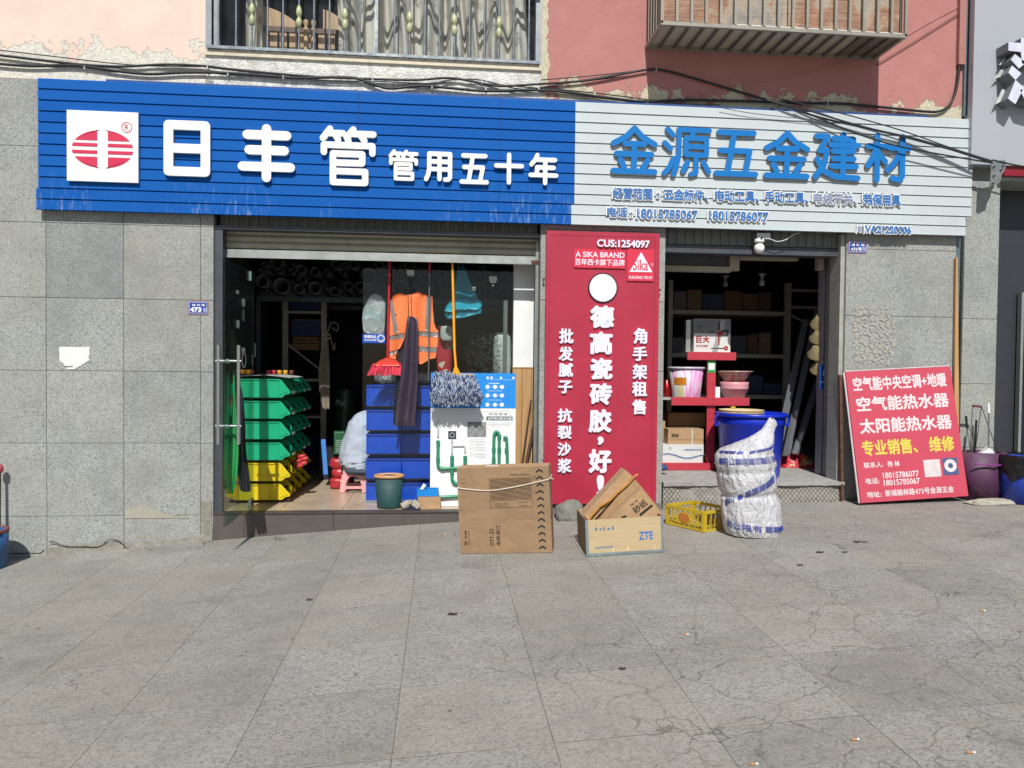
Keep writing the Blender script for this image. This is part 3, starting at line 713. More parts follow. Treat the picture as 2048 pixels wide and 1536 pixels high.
for ch, bx, w in (('日', (327, 241, 420, 352), .085), ('丰', (475, 248, 590, 364), .085), ('管', (639, 252, 753, 371), .060),
                  ('管', (777, 299, 837, 361), .034), ('用', (848, 303, 907, 363), .042), ('五', (919, 307, 978, 368), .042), ('十', (988, 305, 1048, 369), .042), ('年', (1057, 306, 1117, 370), .042)):
    x0, x1, z0, z1 = lbox(*bx); stroke_char(MB(), F, ch, x0, x1, z0, z1, w, .003, .035).build('character', M_LETW, bs)
M_LETB = pm('blue_letter_face', '#1874be', .6, 0, .05, 6, .02, spec=.2)
M_LETS = pm('letter_side_grey', '#8d8f94', .5, 0, .05)
for ch, bx in zip('金源五金建材', ((1222, 250, 1316, 348), (1325, 252, 1424, 354), (1429, 259, 1518, 353), (1529, 260, 1621, 357), (1627, 262, 1723, 362), (1732, 266, 1825, 366))):
    x0, x1, z0, z1 = lbox(*bx); w = .058 if ch != '源' else .052
    o = stroke_char(MB(), F, ch, x0, x1, z0, z1, w, .003, .024).build('character', M_LETS, ws)
    stroke_char(MB(), F, ch, x0, x1, z0, z1, w, .0242, .028).build('face', M_LETB, o)
M_TB = pm('small_blue_letters', '#2f72ba', .5, 0, .1); M_TBF = pm('faded_blue_letters', '#8795b5', .6, 0, .1)
def small_line(s, bx, faded=False, bold=.022):
    x0, x1, z0, z1 = lbox(*bx); m = MB(); e = .012
    text_mb(m, F, s, x0-e, x1+e, z0-e, z1+e, .003, .012, .072)
    o = m.build('lettering', M_LETW, ws); m = MB()
    text_mb(m, F, s, x0, x1, z0, z1, .0145, .018, bold); m.build('lettering_face', M_TBF if faded else M_TB, o)
xx = 1226; yt = lambda x: 374.5+(x-1226)*.0256
for s, a, b, fd in (('经营范围', 1226, 1306, 0), ('五金标件、', 1328, 1418, 0), ('电动工具、', 1431, 1520, 0), ('手动工具、', 1531, 1619, 0), ('电线开关、', 1629, 1716, 1), ('劳保用具', 1728, 1804, 0)):
    small_line(s, (a, yt(a), b, yt(a)+23), fd)
small_line(':', (1316, 384, 1319, 394)); 
small_line('电话', (1215, 413, 1256, 433)); small_line(':', (1262, 423, 1265, 433))
small_line('18015785067', (1275, 418, 1397, 437)); small_line('18015786077', (1419, 422, 1539, 441))
small_line('川', (1716, 451, 1730, 465), True); small_line('VA21220006', (1732, 451, 1825, 466))
# dark mounting rail of the sign on the wall and screws

# ================================================================== LEFT SHOP SHELL
YG = .45                       # plane of the glass front
YS = .17                       # roller shutter
# step and floor
q = NT('beige_floor_tile'); v = q.pos(); n = q.noise(v, 3., 4, .6)
M_TILE = q.fin(q.ramp(n, [(.3, (.42, .32, .22)), (.7, (.56, .45, .33))]), .3, 0, .45)
M_STEP = pm('brown_step_tile', '#57504c', .6, 0, .15, 6, .12, dirt=.22)
stp = tag(MB().box(XL, XP0, .015, .12, -.55, -.012).build('shop_step', M_STEP), kind='structure')
xj = [XL, X_(488, 1060), X_(667, 1050), X_(808, 1040), X_(949, 1040), XP0]
for i in range(len(xj)-1):
    a, b = xj[i]+.002, xj[i+1]-.002
    m = MB(); za, zb = gz(a, 0)-.02, gz(b, 0)-.02
    m.add([(a, 0, za), (b, 0, zb), (b, .0148, zb), (a, .0148, za), (a, 0, -.014), (b, 0, -.014), (b, .0148, -.014), (a, .0148, -.014)], [(0, 1, 5, 4), (1, 2, 6, 5), (3, 0, 4, 7), (4, 5, 6, 7)])
    m.build('step_tile', M_STEP, stp)
    MB().box(a, b, -.012, .105, -.0115, 0).build('tread_tile', pm('dark_tread_tile', '#4c4744', .5, 0, .15, 6, .08, dirt=.3), stp)
fl = tag(MB().box(XL-.2, XP0+.1, .11, 4.9, -.3, -.012).build('shop_floor', M_TILE), kind='structure')
y = .11; k = 0
while y < 4.6:
    x = XL+.0+.0
    while x < XP0-.02:
        MB().box(x+.002, min(x+.6, XP0)-.002, y+.002, y+.598, -.0115, 0).build('floor_tile', M_TILE, fl); x += .6
    y += .6
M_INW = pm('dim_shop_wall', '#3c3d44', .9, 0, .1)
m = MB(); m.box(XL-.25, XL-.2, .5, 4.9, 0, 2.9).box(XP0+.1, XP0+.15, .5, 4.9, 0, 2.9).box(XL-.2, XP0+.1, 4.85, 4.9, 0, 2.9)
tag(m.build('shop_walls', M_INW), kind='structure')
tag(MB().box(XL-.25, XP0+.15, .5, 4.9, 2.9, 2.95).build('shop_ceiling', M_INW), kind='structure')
# corrugated fascia + roller shutter
def corrugated(X0, X1, Yc, z0, z1, name, label):
    F = wall_fr(Yc); m = MB(); p = .092; x = X0; prof = []
    while x < X1:
        prof += [(x, 0), (x+.04, 0), (x+.045, .012), (x+.087, .012)]; x += p
    prof = [(min(a, X1), b) for a, b in prof]
    n = len(prof)
    m.add([(a, Yc-b, z) for z in (z0, z1) for a, b in prof], [(i, i+1, n+i+1, n+i) for i in range(n-1)])
    m.add([(X0, Yc+.004, z0), (X1, Yc+.004, z0), (X1, Yc+.004, z1), (X0, Yc+.004, z1)], [(0, 1, 2, 3)])
    return tag(m.build(name, pm('corrugated_grey', '#6f716e', .6, .2, .2, 5, .1, dirt=.4)), label, 'fascia')
XSa, XSb = X_(441, 505, YS), X_(1072, 515, YS)
zs = lambda pyl, pyr: (Z_(441, pyl, YS)+Z_(1072, pyr, YS))/2
corrugated(XL+.03, XP0-.02, .10, Z_(760, 462, .10), Z_(760, 430, .1)+.1, 'corrugated_fascia', 'corrugated grey metal strip above the left roller shutter, below the blue sign')
sh = thing('roller_shutter', 'rolled-up dusty cream roller shutter over the left shop entrance', 'roller shutter', ((XSa+XSb)/2, YS, zs(497, 510)))
zz = [zs(497, 510), zs(483, 497), zs(470, 484), zs(457, 470)]
for i in range(3):
    a, b = zz[i], zz[i+1]
    n = 7; m = MB()
    pr = [(YS-.016*math.sin(math.pi*k/n), a+.003+(b-a-.004)*k/n) for k in range(n+1)]
    m.add([(x, yy, z2) for x in (XSa, XSb) for yy, z2 in pr], [(k, n+1+k, n+2+k, k+1) for k in range(n)], 0, True)
    m.build('shutter_slat', M_SHUT, sh)
MB().box(XSa, XSb, YS+.002, YS+.02, zz[0], 2.9).build('backing', M_DARKM, sh)
MB().box(XSa+.0, XSb, YS-.018, YS-.001, zs(514, 527), zs(500, 512)).box(XSa, XSb, YS-.03, YS-.019, zs(516, 529), zs(512.5, 525.5)).build('bottom_bar', M_ALU, sh)
MB().box(XSa-.03, XSa+.04, YS-.045, YS-.0305, zs(514, 527)-.0, zs(514, 527)+.03).box(XSb-.05, XSb+.03, YS-.045, YS-.0305, zs(514, 527), zs(514, 527)+.03).build('lock_bolt', M_RUST, sh)
tag(MB().box(XL+.0, XP0-.0, .02, .25, Z_(760, 462, .10)-.035, Z_(760, 462, .10)-.002).build('shutter_lintel', M_DARKM), 'dark metal lintel strip under the corrugated fascia of the left shop', 'lintel')
# guide rails
tag(MB().box(XL+.012, XL+.075, .03, .30, .0, 2.74).build('door_jamb', M_DARKM), 'dark blue-grey jamb post at the left edge of the left shop', 'post')
tag(MB().box(XL+.0, XL+.0115, .03, .30, .0, 2.9).build('edge_trim', M_DARKM), 'thin dark trim strip on the left reveal of the left shop', 'trim')
x = X_(440, 760, YS)
tag(MB().box(x-.016, x+.016, YS-.03, YS+.02, 0.01, Z_(440, 512, YS)).build('shutter_rail', M_ALU), 'silver shutter guide rail beside the open glass door', 'guide rail')
xa, xb = X_(1068, 760, YS), X_(1079, 760, YS)
tag(MB().box(xa, xb, YS-.03, YS+.02, -.01, 2.72).build('shutter_rail', MET()), 'galvanised shutter guide rail beside the red advertising panel', 'guide rail')
# white wall stub with wainscot right of the shop window
xa, xb = X_(1026, 700, YG+.02), X_(1069, 700, YG+.02)
zw = Z_(1045, 737, YG)
ws_ = thing('entrance_wall', 'white wall stub with wood-look wainscot right of the shop window', 'wall', ((xa+xb)/2, YG, 0))
MB().box(xa, xb+.1, YG+.012, YG+.1, zw+.014, 2.9).build('plaster', M_WHITE, ws_)
MB().box(xa-.01, xb+.1, YG-.004, YG+.02, zw, zw+.0135).build('cap_rail', wood('cap_wood', '#8f6a45', '#a98458', 'X'), ws_)
M_WAIN = wood('wainscot_oak', '#a9845a', '#c19c6c', 'Z', .8)
x = xa-.005
while x < xb+.09:
    MB().box(x+.0015, x+.098, YG, YG+.012, .002, zw-.001).build('plank', M_WAIN, ws_); x += .1
tag(MB().box(xb-.0, XP0, .3, .5, 0, 2.7).build('inner_reveal', pm('grey_reveal', '#8a8a84', .8)), kind='structure')
# brown pipe leaning
tag(MB().tube([P(1053, 925, .40), P(1069, 845, .42)], .018, 10).build('brown_pipe', pm('brown_pipe_paint', '#5e4238', .5, 0, .2)), 'dark brown pipe leaning against the wood wainscot', 'pipe')
tag(MB().tube([P(1044, 928, .35), P(1062, 800, .42)], .008, 8).build('thin_rod', pm('dark_rod', '#4a3a33', .6)), 'thin dark rod leaning beside the brown pipe on the wainscot', 'rod')

# ---- glass front (fixed pane)
xa, xb = X_(725, 760, YG), X_(1026, 760, YG)
gp = thing('shop_window', 'large fixed glass pane of the left shop behind the hanging goods', 'window', ((xa+xb)/2, YG, 0))
MB().box(xa, xb, YG+.001, YG+.011, .012, 2.62).build('pane', M_GLASS, gp)
MB().box(xa, xb, YG-.012, YG+.024, .001, .0115).build('sill_channel', M_ALU, gp)
x = X_(1012, 700, YG+.02)
MB().box(x-.03, x+.012, YG+.014, YG+.05, .02, Z_(1012, 600, YG)).build('rear_post', pm('dull_post', '#6d6e6c', .6, .3), gp)
# ---- open glass door
pn = H(446, 1055, .012); pf = H(507, 1012, .012)
dx = (pn.x+pf.x)/2; ya, yb_ = pn.y, pf.y
dr = thing('glass_door', 'frameless glass door swung open toward the street with long steel handles', 'door', (dx, yb_, 0))
zt_ = CP.z+(P(445, 517, ya).z-CP.z)
MB().box(dx-.005, dx+.005, ya, yb_, .012, zt_).build('pane', glass_mat('door_glass', (.72, .84, .78), .04), dr)
MB().box(dx-.012, dx+.012, yb_-.13, yb_, .012, .10).build('floor_hinge', M_STEEL, dr)
MB().box(dx-.012, dx+.012, yb_-.13, yb_, zt_-.09, zt_).build('top_hinge', M_STEEL, dr)
yh = ya+.10; zt2, zb2 = Z_(434, 690, yh), Z_(434, 889, yh); z1_, z2_ = Z_(450, 722, yh), Z_(450, 852, yh)
hd = MB().tube([(dx-.075, yh, zb2), (dx-.075, yh, zt2)], .0165, 12).tube([(dx+.095, yh, zb2), (dx+.095, yh, zt2)], .0165, 12).build('handle', M_STEEL, dr)
for z in (z1_, z2_): MB().tube([(dx-.1, yh, z), (dx+.12, yh, z)], .0125, 10).ball((dx, yh, z), .022, 10).build('handle_mount', M_STEEL, hd)
# door stickers
M_STK = pm('pale_sticker', '#cfd8cf', .6, 0, .08)
FD = Fr((dx+.0055, 0, 0), (0, 1, 0), (0, 0, 1)); FD = Fr((dx+.006, 0, 0), (0, 1, 0), (0, 0, 1))
def on_door(px, py):
    d = ray(px, py); t = (dx+.006-CP.x)/d.x; p = CP+d*t; return p.y, p.z
for (px, py, w, h) in ((475, 584, .09, .03), (487, 605, .10, .07), (476, 648, .09, .07), (487, 702, .10, .06)):
    yy, z = on_door(px, py); m = MB()
    poly = [(yy-w/2, z+h/2), (yy-w/2, z-h*.1)]+[(yy+w/2*math.cos(math.pi+math.pi*k/6), z-h*.1+h/2*math.sin(math.pi+math.pi*k/6)) for k in range(1, 6)]+[(yy+w/2, z-h*.1), (yy+w/2, z+h/2)]
    m.prism(FD, poly[::-1] if FD.N.x < 0 else poly, 0, .002) ; m.build('sticker', M_STK, dr)
yy, z = on_door(488, 720); MB().ring(FD, yy, z, .075, .012, 0, .002).build('round_sign', M_STK, dr)
for (px, py, w, h) in ((487, 630, .05, .11), (510, 700, .05, .14), (505, 720, .03, .10)):
    yy, z = on_door(px, py); MB().fb(FD, yy-w/2, yy+w/2, z-h/2, z+h/2, 0, .0015).build('sticker', pm('grey_sticker', '#8e9996', .6), dr)

# ---- raincoat / cloth hanging on the door handle
M_GRN = pm('bright_green_cloth', '#2f9a55', .7, 0, .12, 12, .2, 30)
M_BLK = pm('black_nylon', '#202225', .45, 0, .25, 10, .4, 25, .01)
cl = thing('hanging_garment', 'green and black garment hanging from the lower door handle', 'garment', P(480, 990, yh+.06))
def cloth(Yb, rows, amp, nf, mat, name, par, thick=.006, seed=0.):
    """rows: (py, pxl, pxr) outline; builds a folded two-sided sheet"""
    R = len(rows)-1
    def fn(u, v, off=0.):
        t = v*R; i = min(int(t), R-1); s = t-i
        py = rows[i][0]*(1-s)+rows[i+1][0]*s; l = rows[i][1]*(1-s)+rows[i+1][1]*s; r = rows[i][2]*(1-s)+rows[i+1][2]*s
        a = P(l+(r-l)*u, py, Yb); k = min(1, v*2.5)
        return a+Vector((0, amp*math.sin(u*nf*math.pi*2+seed+v*1.3)*k+amp*.6*noise.noise(Vector((u*4+seed, v*5, seed)))+off, 0))
    m = MB(); m.grid(lambda u, v: fn(u, 1-v), 22, 26); m.grid(lambda u, v: fn(1-u, 1-v, thick), 22, 26)
    return m.build(name, mat, par)
cloth(yh+.10, [(742, 466, 469), (790, 466, 470), (850, 462, 474), (900, 461, 478), (940, 460, 476), (975, 461, 470), (988, 462, 466)], .012, 1.5, M_GRN, 'green_part', cl)
cloth(yh+.16, [(740, 468, 470), (785, 470, 485), (830, 473, 489), (860, 476, 490), (880, 475, 490), (905, 471, 492), (940, 474, 497), (980, 480, 502), (984, 487, 499)], .014, 2, M_BLK, 'black_part', cl, seed=2)

# ================================================================== LEFT SHOP CONTENTS
M_BINFILL = pm('bin_shade_fill', '#2b2826', .7, .1, .5, 40, .8, 30, .02)  # dark colour of the fill added for shade inside the bins
def stack_bin(x, y, z, w, d, h, mat, lab, grp, name='stacking_bin'):
    """hopper bin open toward +x, width d along y, length w along x"""
    t = thing(name, lab, 'storage bin', (x, y, z), grp); th = .006
    side = [(x, z), (x+w*.84, z), (x+w*.87, z+h*.32), (x+w, z+h*.40), (x+w*.80, z+h*.98), (x+w*.79, z+h), (x, z+h)]
    m = MB()
    side = [(x, z), (x+w*.84, z), (x+w*.90, z+h*.16), (x+w*.985, z+h*.22), (x+w, z+h*.32), (x+w*.83, z+h*.94), (x+w*.79, z+h), (x, z+h)]
    for yy in (y, y+d-th):
        F = Fr((0, yy, 0), (1, 0, 0), (0, 0, 1)); m.prism(F, side, -th, 0)
    m.box(x, x+w*.82, y+th, y+d-th, z, z+th); m.box(x, x+th, y+th, y+d-th, z+th, z+h)
    m.add([(x+w*.90, y+th, z+h*.16), (x+w, y+th, z+h*.36), (x+w, y+d-th, z+h*.36), (x+w*.90, y+d-th, z+h*.16)], [(0, 1, 2, 3)])
    m.add([(x+w*.89, y+th, z+h*.16), (x+w-.006, y+th, z+h*.36), (x+w-.006, y+d-th, z+h*.36), (x+w*.89, y+d-th, z+h*.16)], [(3, 2, 1, 0)])
    m.build('shell', mat, t)
    m = MB()
    for s in (.02, .3, .58, .76): m.box(x+w*s, x+w*s+.008, y-.006, y-.0005, z+h*.06, z+h*.94)
    m.box(x, x+w*.79, y-.010, y-.0005, z+h*.94, z+h); m.build('rib', mat, t)
    m = MB().prism(Fr((0, y, 0), (1, 0, 0), (0, 0, 1)), [(x+w*.80, z+h*.14), (x+w*.955, z+h*.33), (x+w*.82, z+h*.84), (x+w*.80, z+h*.86)], .001, .005); m.build('end_panel', mat, t)
    MB().box(x+w*.1, x+w*.86, y+th*2, y+d-th*2, z+th+.001, z+h*.62).build('shade_fill', M_BINFILL, t)  # dark block added to deepen the shade in the open bin
    t.rotation_euler.z = random.uniform(-.014, .014)
    if mat.name.startswith('green') and t['label'].find('second from the street') < 0: MB().box(x+w*1.003, x+w*1.008, y+d*.3, y+d*.75, z+h*.2, z+h*.34).build('label_tag', M_STK, t)
    return t
M_BG = pm('green_bin_plastic', '#12a878', .4, 0, .1, 4, .05, dirt=.12)
M_BY = pm('yellow_bin_plastic', '#d8c018', .4, 0, .1, 4, .05, dirt=.15)
YB = H(555, 1001, .03).y
xa, xb = X_(474, 870, YB), X_(581, 870, YB)
tiers = [(968, 1000, M_BY), (926, 962, M_BY), (885, 920, M_BG), (843, 878, M_BG), (802, 837, M_BG), (758, 795, M_BG)]
bw = .30
ordn = ['lowest', 'second lowest', 'third from bottom', 'fourth from bottom', 'fifth from bottom', 'topmost']
for ti, (pt, pb, mt) in enumerate(tiers):
    z0 = max(.002, Z_(530, pb, YB)); z1 = Z_(530, pt, YB)
    for k in range(4):
        c = 'green' if mt is M_BG else 'yellow'
        wh = ['nearest the street', 'second from the street', 'third from the street', 'deepest in the shop'][k]
        stack_bin(xa, YB+k*(bw+.012), z0, xb-xa, bw, z1-z0, mt, f'{c} stacking bin, {ordn[ti]} tier, {wh}', 'stacking bins left in the shop')
zt_ = Z_(530, 758, YB)
rk = thing('bin_rack', 'dark metal rack that carries the green and yellow bins', 'rack', (xa, YB, 0))
for yy in (YB-.0, YB+1.26):
    MB().box(xa-.05, xa-.012, yy, yy+.03, 0, zt_+.05).build('upright', M_DARKM, rk)
for ti, (pt, pb, mt) in enumerate(tiers[1:]):
    z0 = Z_(530, pb, YB); MB().box(xa-.0118, xb-.12, YB+.03, YB+1.24, z0-.012, z0-.003).build('shelf', M_DARKM, rk)
mb = MB(); mb.grid(lambda u, v: (xa-.02+(xb-xa)*1.02*u, YB-.02+.8*v, zt_+.012+.025*math.sin(u*3.1)+.004*math.sin(v*9)), 16, 6)
tag(mb.build('plastic_sheet', pm('grey_sheet', '#b9bcb8', .5, 0, .1, 10, .2)), 'pale sheet lying on top of the green bins', 'sheet')
for i, (px, c, nm) in enumerate(((538, '#9c2b34', 'dark red'), (548, '#a9303c', 'brighter red'), (559, '#d69a1c', 'amber'), (571, '#e0a51f', 'yellow'), (583, '#6b4326', 'brown'))):
    p = P(px, 753, YB+.25); pz = zt_+.045
    m = MB().lathe((p.x, YB+.25, pz), [(.0, 0), (.024, 0), (.024, .04), (.02, .045), (0, .045)], 12)
    MB
    tag(m.build('cap', pm('cap_'+nm.replace(' ', '_'), c, .4)), f'small jar with {nm} lid in the row on top of the green bins', 'cap', 'caps in a row on the bins')  # caps of bottles; the vessels below are left out
# goods in bins: red tins
m = MB()
M_RC = pm('coral_red', '#c63c46', .4, 0, .1)
for i, (px, py) in enumerate(((600, 915), (606, 920), (594, 924), (604, 929), (596, 934))):
    p = P(px, py, YB+.3); o = MB().lathe((p.x-.04, p.y, p.z), [(0, 0), (.018, 0), (.02, .09), (0, .1)], 10, A=(1, 0, .25)).build('handle_grip', M_RC)
    tag(o, f'coral red grip sticking out of the upper yellow bins, number {i+1} in the bunch' if 0 else f'{["uppermost","second highest","leftmost high","rightmost low","lowest"][i]} coral red tool grip sticking out between the green and yellow bins', 'tool grip', 'red grips in the bins')

# ---- blue bins behind the pane
M_BB = pm('blue_bin_plastic', '#134fca', .42, 0, .1, 5, .05, dirt=.15)
YBB = YG+.18
tb = [(771, 812), (820, 860), (868, 907), (917, 957), (966, 1003)]
cols = [(732, 803), (804, 875), (876, 946)]
for ti, (pt, pb) in enumerate(tb):
    z1, z0 = Z_(780, pt, YBB), max(.001, Z_(780, pb, YBB))
    for ci, (l, r) in enumerate(cols):
        a, b = X_(l, 880, YBB)+.002, X_(r, 880, YBB)-.002; d = .34
        row = ['top', 'second', 'middle', 'fourth', 'bottom'][ti]; cc = ['by the doorway', 'in the middle column', 'hidden half behind the poster'][ci]
        t = thing('storage_bin', f'blue plastic bin in the {row} row, {cc}', 'storage bin', ((a+b)/2, YBB, z0), 'blue bins behind the shop window')
        m = MB(); th = .006
        m.box(a, b, YBB, YBB+th, z0, z1-.014).box(a, b, YBB+d-th, YBB+d, z0, z1).box(a, a+th, YBB+th, YBB+d-th, z0, z1).box(b-th, b, YBB+th, YBB+d-th, z0, z1).box(a+th, b-th, YBB+th, YBB+d-th, z0, z0+th)
        m.build('shell', M_BB, t)
        m = MB(); m.box(a-.0015, b+.0015, YBB-.016, YBB+.002, z1-.013, z1)
        m.build('lip', M_BB, t)
        m = MB()
        for s in (.03, .48, .52, .94): m.box(a+(b-a)*s, a+(b-a)*s+.006, YBB-.006, YBB-.0005, z0+.004, z1-.014)
        m.build('rib', M_BB, t)
m = MB()
M_DBACK = pm('dark_blue_steel', '#23262c', .6, .2)
for pt, pb in tb[:-1]: m.box(X_(733, 880, YBB), X_(946, 880, YBB), YBB+.0, YBB+.3, Z_(780, pb, YBB)-.012, Z_(780, pb, YBB)-.002)
tag(m.build('bin_shelf', M_DBACK), 'dark steel shelf boards carrying the blue bins behind the window', 'shelf')

# ---- pink stool
M_PINK = pm('pink_plastic', '#e3a5a6', .45, 0, .05, 5, .03)
fp = H(704, 986, 0.0); YSt = fp.y
xa, xb = X_(684, 960, YSt), X_(730, 960, YSt); zs_ = Z_(705, 940, YSt); hw = (xb-xa)/2; cx = (xa+xb)/2
st_o = thing('stool', 'small pink plastic stool under the seated person', 'stool', (cx, YSt+hw, 0))
MB().box(cx-hw*.9, cx+hw*.9, YSt+hw*.1, YSt+hw*1.9, zs_-.02, zs_).build('seat', M_PINK, st_o)
MB().box(cx-hw*.93, cx+hw*.93, YSt+hw*.07, YSt+hw*1.93, zs_-.055, zs_-.0205).build('apron', M_PINK, st_o)
for sx in (-1, 1):
    for sy in (-1, 1):
        m = MB(); m.bar((cx+sx*hw*.80, YSt+hw+sy*hw*.80, zs_-.056), (cx+sx*hw*.98, YSt+hw+sy*hw*.98, 0.005), .055, .03); m.build('leg', M_PINK, st_o)
for sy in (-1, 1):
    m = MB(); F = Fr((cx, YSt+hw+sy*hw*.9, 0), (1, 0, 0), (0, 0, 1)); R_ = hw*.62
    pts = [(-hw*.8, zs_-.056), (-hw*.8, zs_-.056-R_)]+[(-R_*math.cos(math.pi*k/10), zs_-.07-R_+R_*math.sin(math.pi*k/10)) for k in range(11)]+[(hw*.8, zs_-.056-R_), (hw*.8, zs_-.056)]
    m.prism(F, pts, -.006, .006); m.build('arch', M_PINK, st_o)
    MB().box(cx-hw*.85, cx+hw*.85, YSt+hw+sy*hw*.92-.008, YSt+hw+sy*hw*.92+.008, .045, .075).build('stretcher', M_PINK, st_o)

# ---- seated person bending away to the right
def skin(name, joints, edges, mat, parent, sub=2, root=0):
    base = Vector((0, 0, 0)); p = parent
    while p is not None: base += p.location; p = p.parent
    me = bpy.data.meshes.new(name); me.from_pydata([tuple(Vector(j[0])-base) for j in joints], edges, []); me.update()
    o = bpy.data.objects.new(name, me); COL.objects.link(o); o.parent = parent
    md = o.modifiers.new('skin', 'SKIN'); md.use_smooth_shade = True
    sd = o.modifiers.new('sub', 'SUBSURF'); sd.levels = sub; sd.render_levels = sub
    if not me.skin_vertices: 
        bpy.context.view_layer.objects.active = o
    sv = me.skin_vertices[0].data
    for i, j in enumerate(joints):
        r = j[1]; sv[i].radius = r if isinstance(r, tuple) else (r, r)
    sv[root].use_root = True
    bpy.context.view_layer.update(); dg = bpy.context.evaluated_depsgraph_get()
    nm = bpy.data.meshes.new_from_object(o.evaluated_get(dg)); o.modifiers.clear(); o.data = nm; nm.name = name
    nm.materials.clear(); nm.materials.append(mat)
    for f in nm.polygons: f.use_smooth = True
    return o
M_SKIN = pm('skin', '#a97c63', .55, 0, .08, 10, .1)
q = NT('blue_striped_shirt'); v = q.obj(); s_ = q.n('TexWave', {'Vector': q.map(v, (1, .35, .15), rot=(0, .15, 0)), 'Scale': 26., 'Distortion': 1.5, 'Detail': 1.}).outputs['Fac']
q.bump(q.noise(v, 9., 4, .6, .6), .8, .02); M_SHIRT = q.fin(q.mix(s_, (.52, .58, .68), (.40, .46, .57)), .85)
M_TROU = pm('grey_trousers', '#4f5a66', .85, 0, .12, 12, .4, 18, .01)
M_HAIR = pm('dark_hair', '#17130f', .6, 0, .2, 40, .4)
sc_ = 1.0; hx, hy, hz = cx+.02, YSt+hw+.0, zs_
pe = thing('person', 'person in a pale blue shirt and grey trousers bent forward on the pink stool', 'person', (hx, hy, 0))
zsh = Z_(720, 824, YSt+hw)
J = [((hx+.02, hy, hz+.10), (.135, .12)), ((hx+.06, hy, hz+.24), (.125, .11)), ((hx+.14, hy, hz+.40), (.135, .12)), ((hx+.24, hy, hz+.50), (.12, .10)),
     ((hx+.33, hy, hz+.52), (.055, .05)), ((hx+.40, hy, hz+.50), (.075, .08)), ((hx+.47, hy, hz+.44), (.09, .085)),          # neck, head
     ((hx+.22, hy-.17, hz+.47), .055), ((hx+.31, hy-.20, hz+.25), .045), ((hx+.45, hy-.10, hz+.08), .034), ((hx+.50, hy-.08, hz+.04), .03),
     ((hx+.22, hy+.17, hz+.47), .055), ((hx+.31, hy+.20, hz+.25), .045), ((hx+.45, hy+.10, hz+.08), .034), ((hx+.50, hy+.08, hz+.04), .03),
     ((hx+.10, hy-.08, hz+.06), .08), ((hx+.42, hy-.14, hz+.20), .065), ((hx+.34, hy-.14, .10), .045), ((hx+.34, hy-.14, .045), .035), ((hx+.46, hy-.15, .04), .032),
     ((hx+.10, hy+.08, hz+.06), .08), ((hx+.42, hy+.14, hz+.20), .065), ((hx+.34, hy+.14, .10), .045), ((hx+.34, hy+.14, .045), .035), ((hx+.46, hy+.15, .04), .032)]
E_ = [(0, 1), (1, 2), (2, 3), (3, 4), (4, 5), (5, 6), (3, 7), (7, 8), (8, 9), (9, 10), (3, 11), (11, 12), (12, 13), (13, 14), (0, 15), (15, 16), (16, 17), (17, 18), (18, 19), (0, 20), (20, 21), (21, 22), (22, 23), (23, 24)]
skin('body', J, E_, M_SKIN, pe)
g_ = .022
def gr_(j, k=g_): r = j[1]; return (j[0], tuple(x+k for x in r) if isinstance(r, tuple) else r+k)
TR = [(933, 684, 764), (928, 680, 766), (918, 678, 767), (900, 680, 769), (880, 685, 772), (862, 691, 775), (846, 698, 778), (834, 706, 778), (827, 714, 775), (822, 726, 768), (820, 738, 756)]
def torso(u, v):
    k = v*(len(TR)-1); i = min(int(k), len(TR)-2); s_ = k-i
    py = TR[i][0]*(1-s_)+TR[i+1][0]*s_; l = TR[i][1]*(1-s_)+TR[i+1][1]*s_; r = TR[i][2]*(1-s_)+TR[i+1][2]*s_
    a, b = P(l, py, hy), P(r, py, hy); c = (a+b)/2; rx = (b.x-a.x)/2; th = 2*math.pi*u
    f = 1+.05*noise.noise(Vector((math.cos(th)*2.5, math.sin(th)*2.5+v*2, v*7)))+.07*noise.noise(Vector((math.cos(th)*4, math.sin(th)*4+v*9, v*14)))
    return Vector((c.x+rx*math.cos(th)*f, hy+.01+min(.225, rx*1.02)*math.sin(th)*f, c.z))
m = MB(); m.grid(torso, 48, 40); m.add([torso(k/24, 1) for k in range(24)], [list(range(24))]); m.build('shirt_back', M_SHIRT, pe)
SJ = [gr_(J[3], .0), gr_(J[7]), gr_(J[8], .028), gr_(J[9], .02), gr_(J[11]), gr_(J[12], .028), gr_(J[13], .02)]
skin('sleeves', SJ, [(0, 1), (1, 2), (2, 3), (0, 4), (4, 5), (5, 6)], M_SHIRT, pe)
T2 = [(948, 700, 750), (945, 690, 757), (940, 684, 763), (932, 682, 766), (922, 684, 766), (914, 690, 762)]
TR_ = TR; TR = T2; m = MB(); m.grid(torso, 40, 14); m.add([torso(k/20, 0) for k in range(20)], [list(range(20))[::-1]]); m.build('trouser_seat', M_TROU, pe); TR = TR_
TJ = [((hx+.06, hy, hz+.05), (.10, .09)), gr_(J[15], .02), gr_(J[16], .02), gr_(J[17], .02), gr_(J[20], .02), gr_(J[21], .02), gr_(J[22], .02)]
skin('trousers', TJ, [(0, 1), (1, 2), (2, 3), (0, 4), (4, 5), (5, 6)], M_TROU, pe)
hc = Vector((hx+.46, hy, hz+.46))
m = MB(); m.ball(hc+Vector((-.012, 0, .02)), .107, 16, sc=(1., .93, .95)); m.build('hair', M_HAIR, pe)
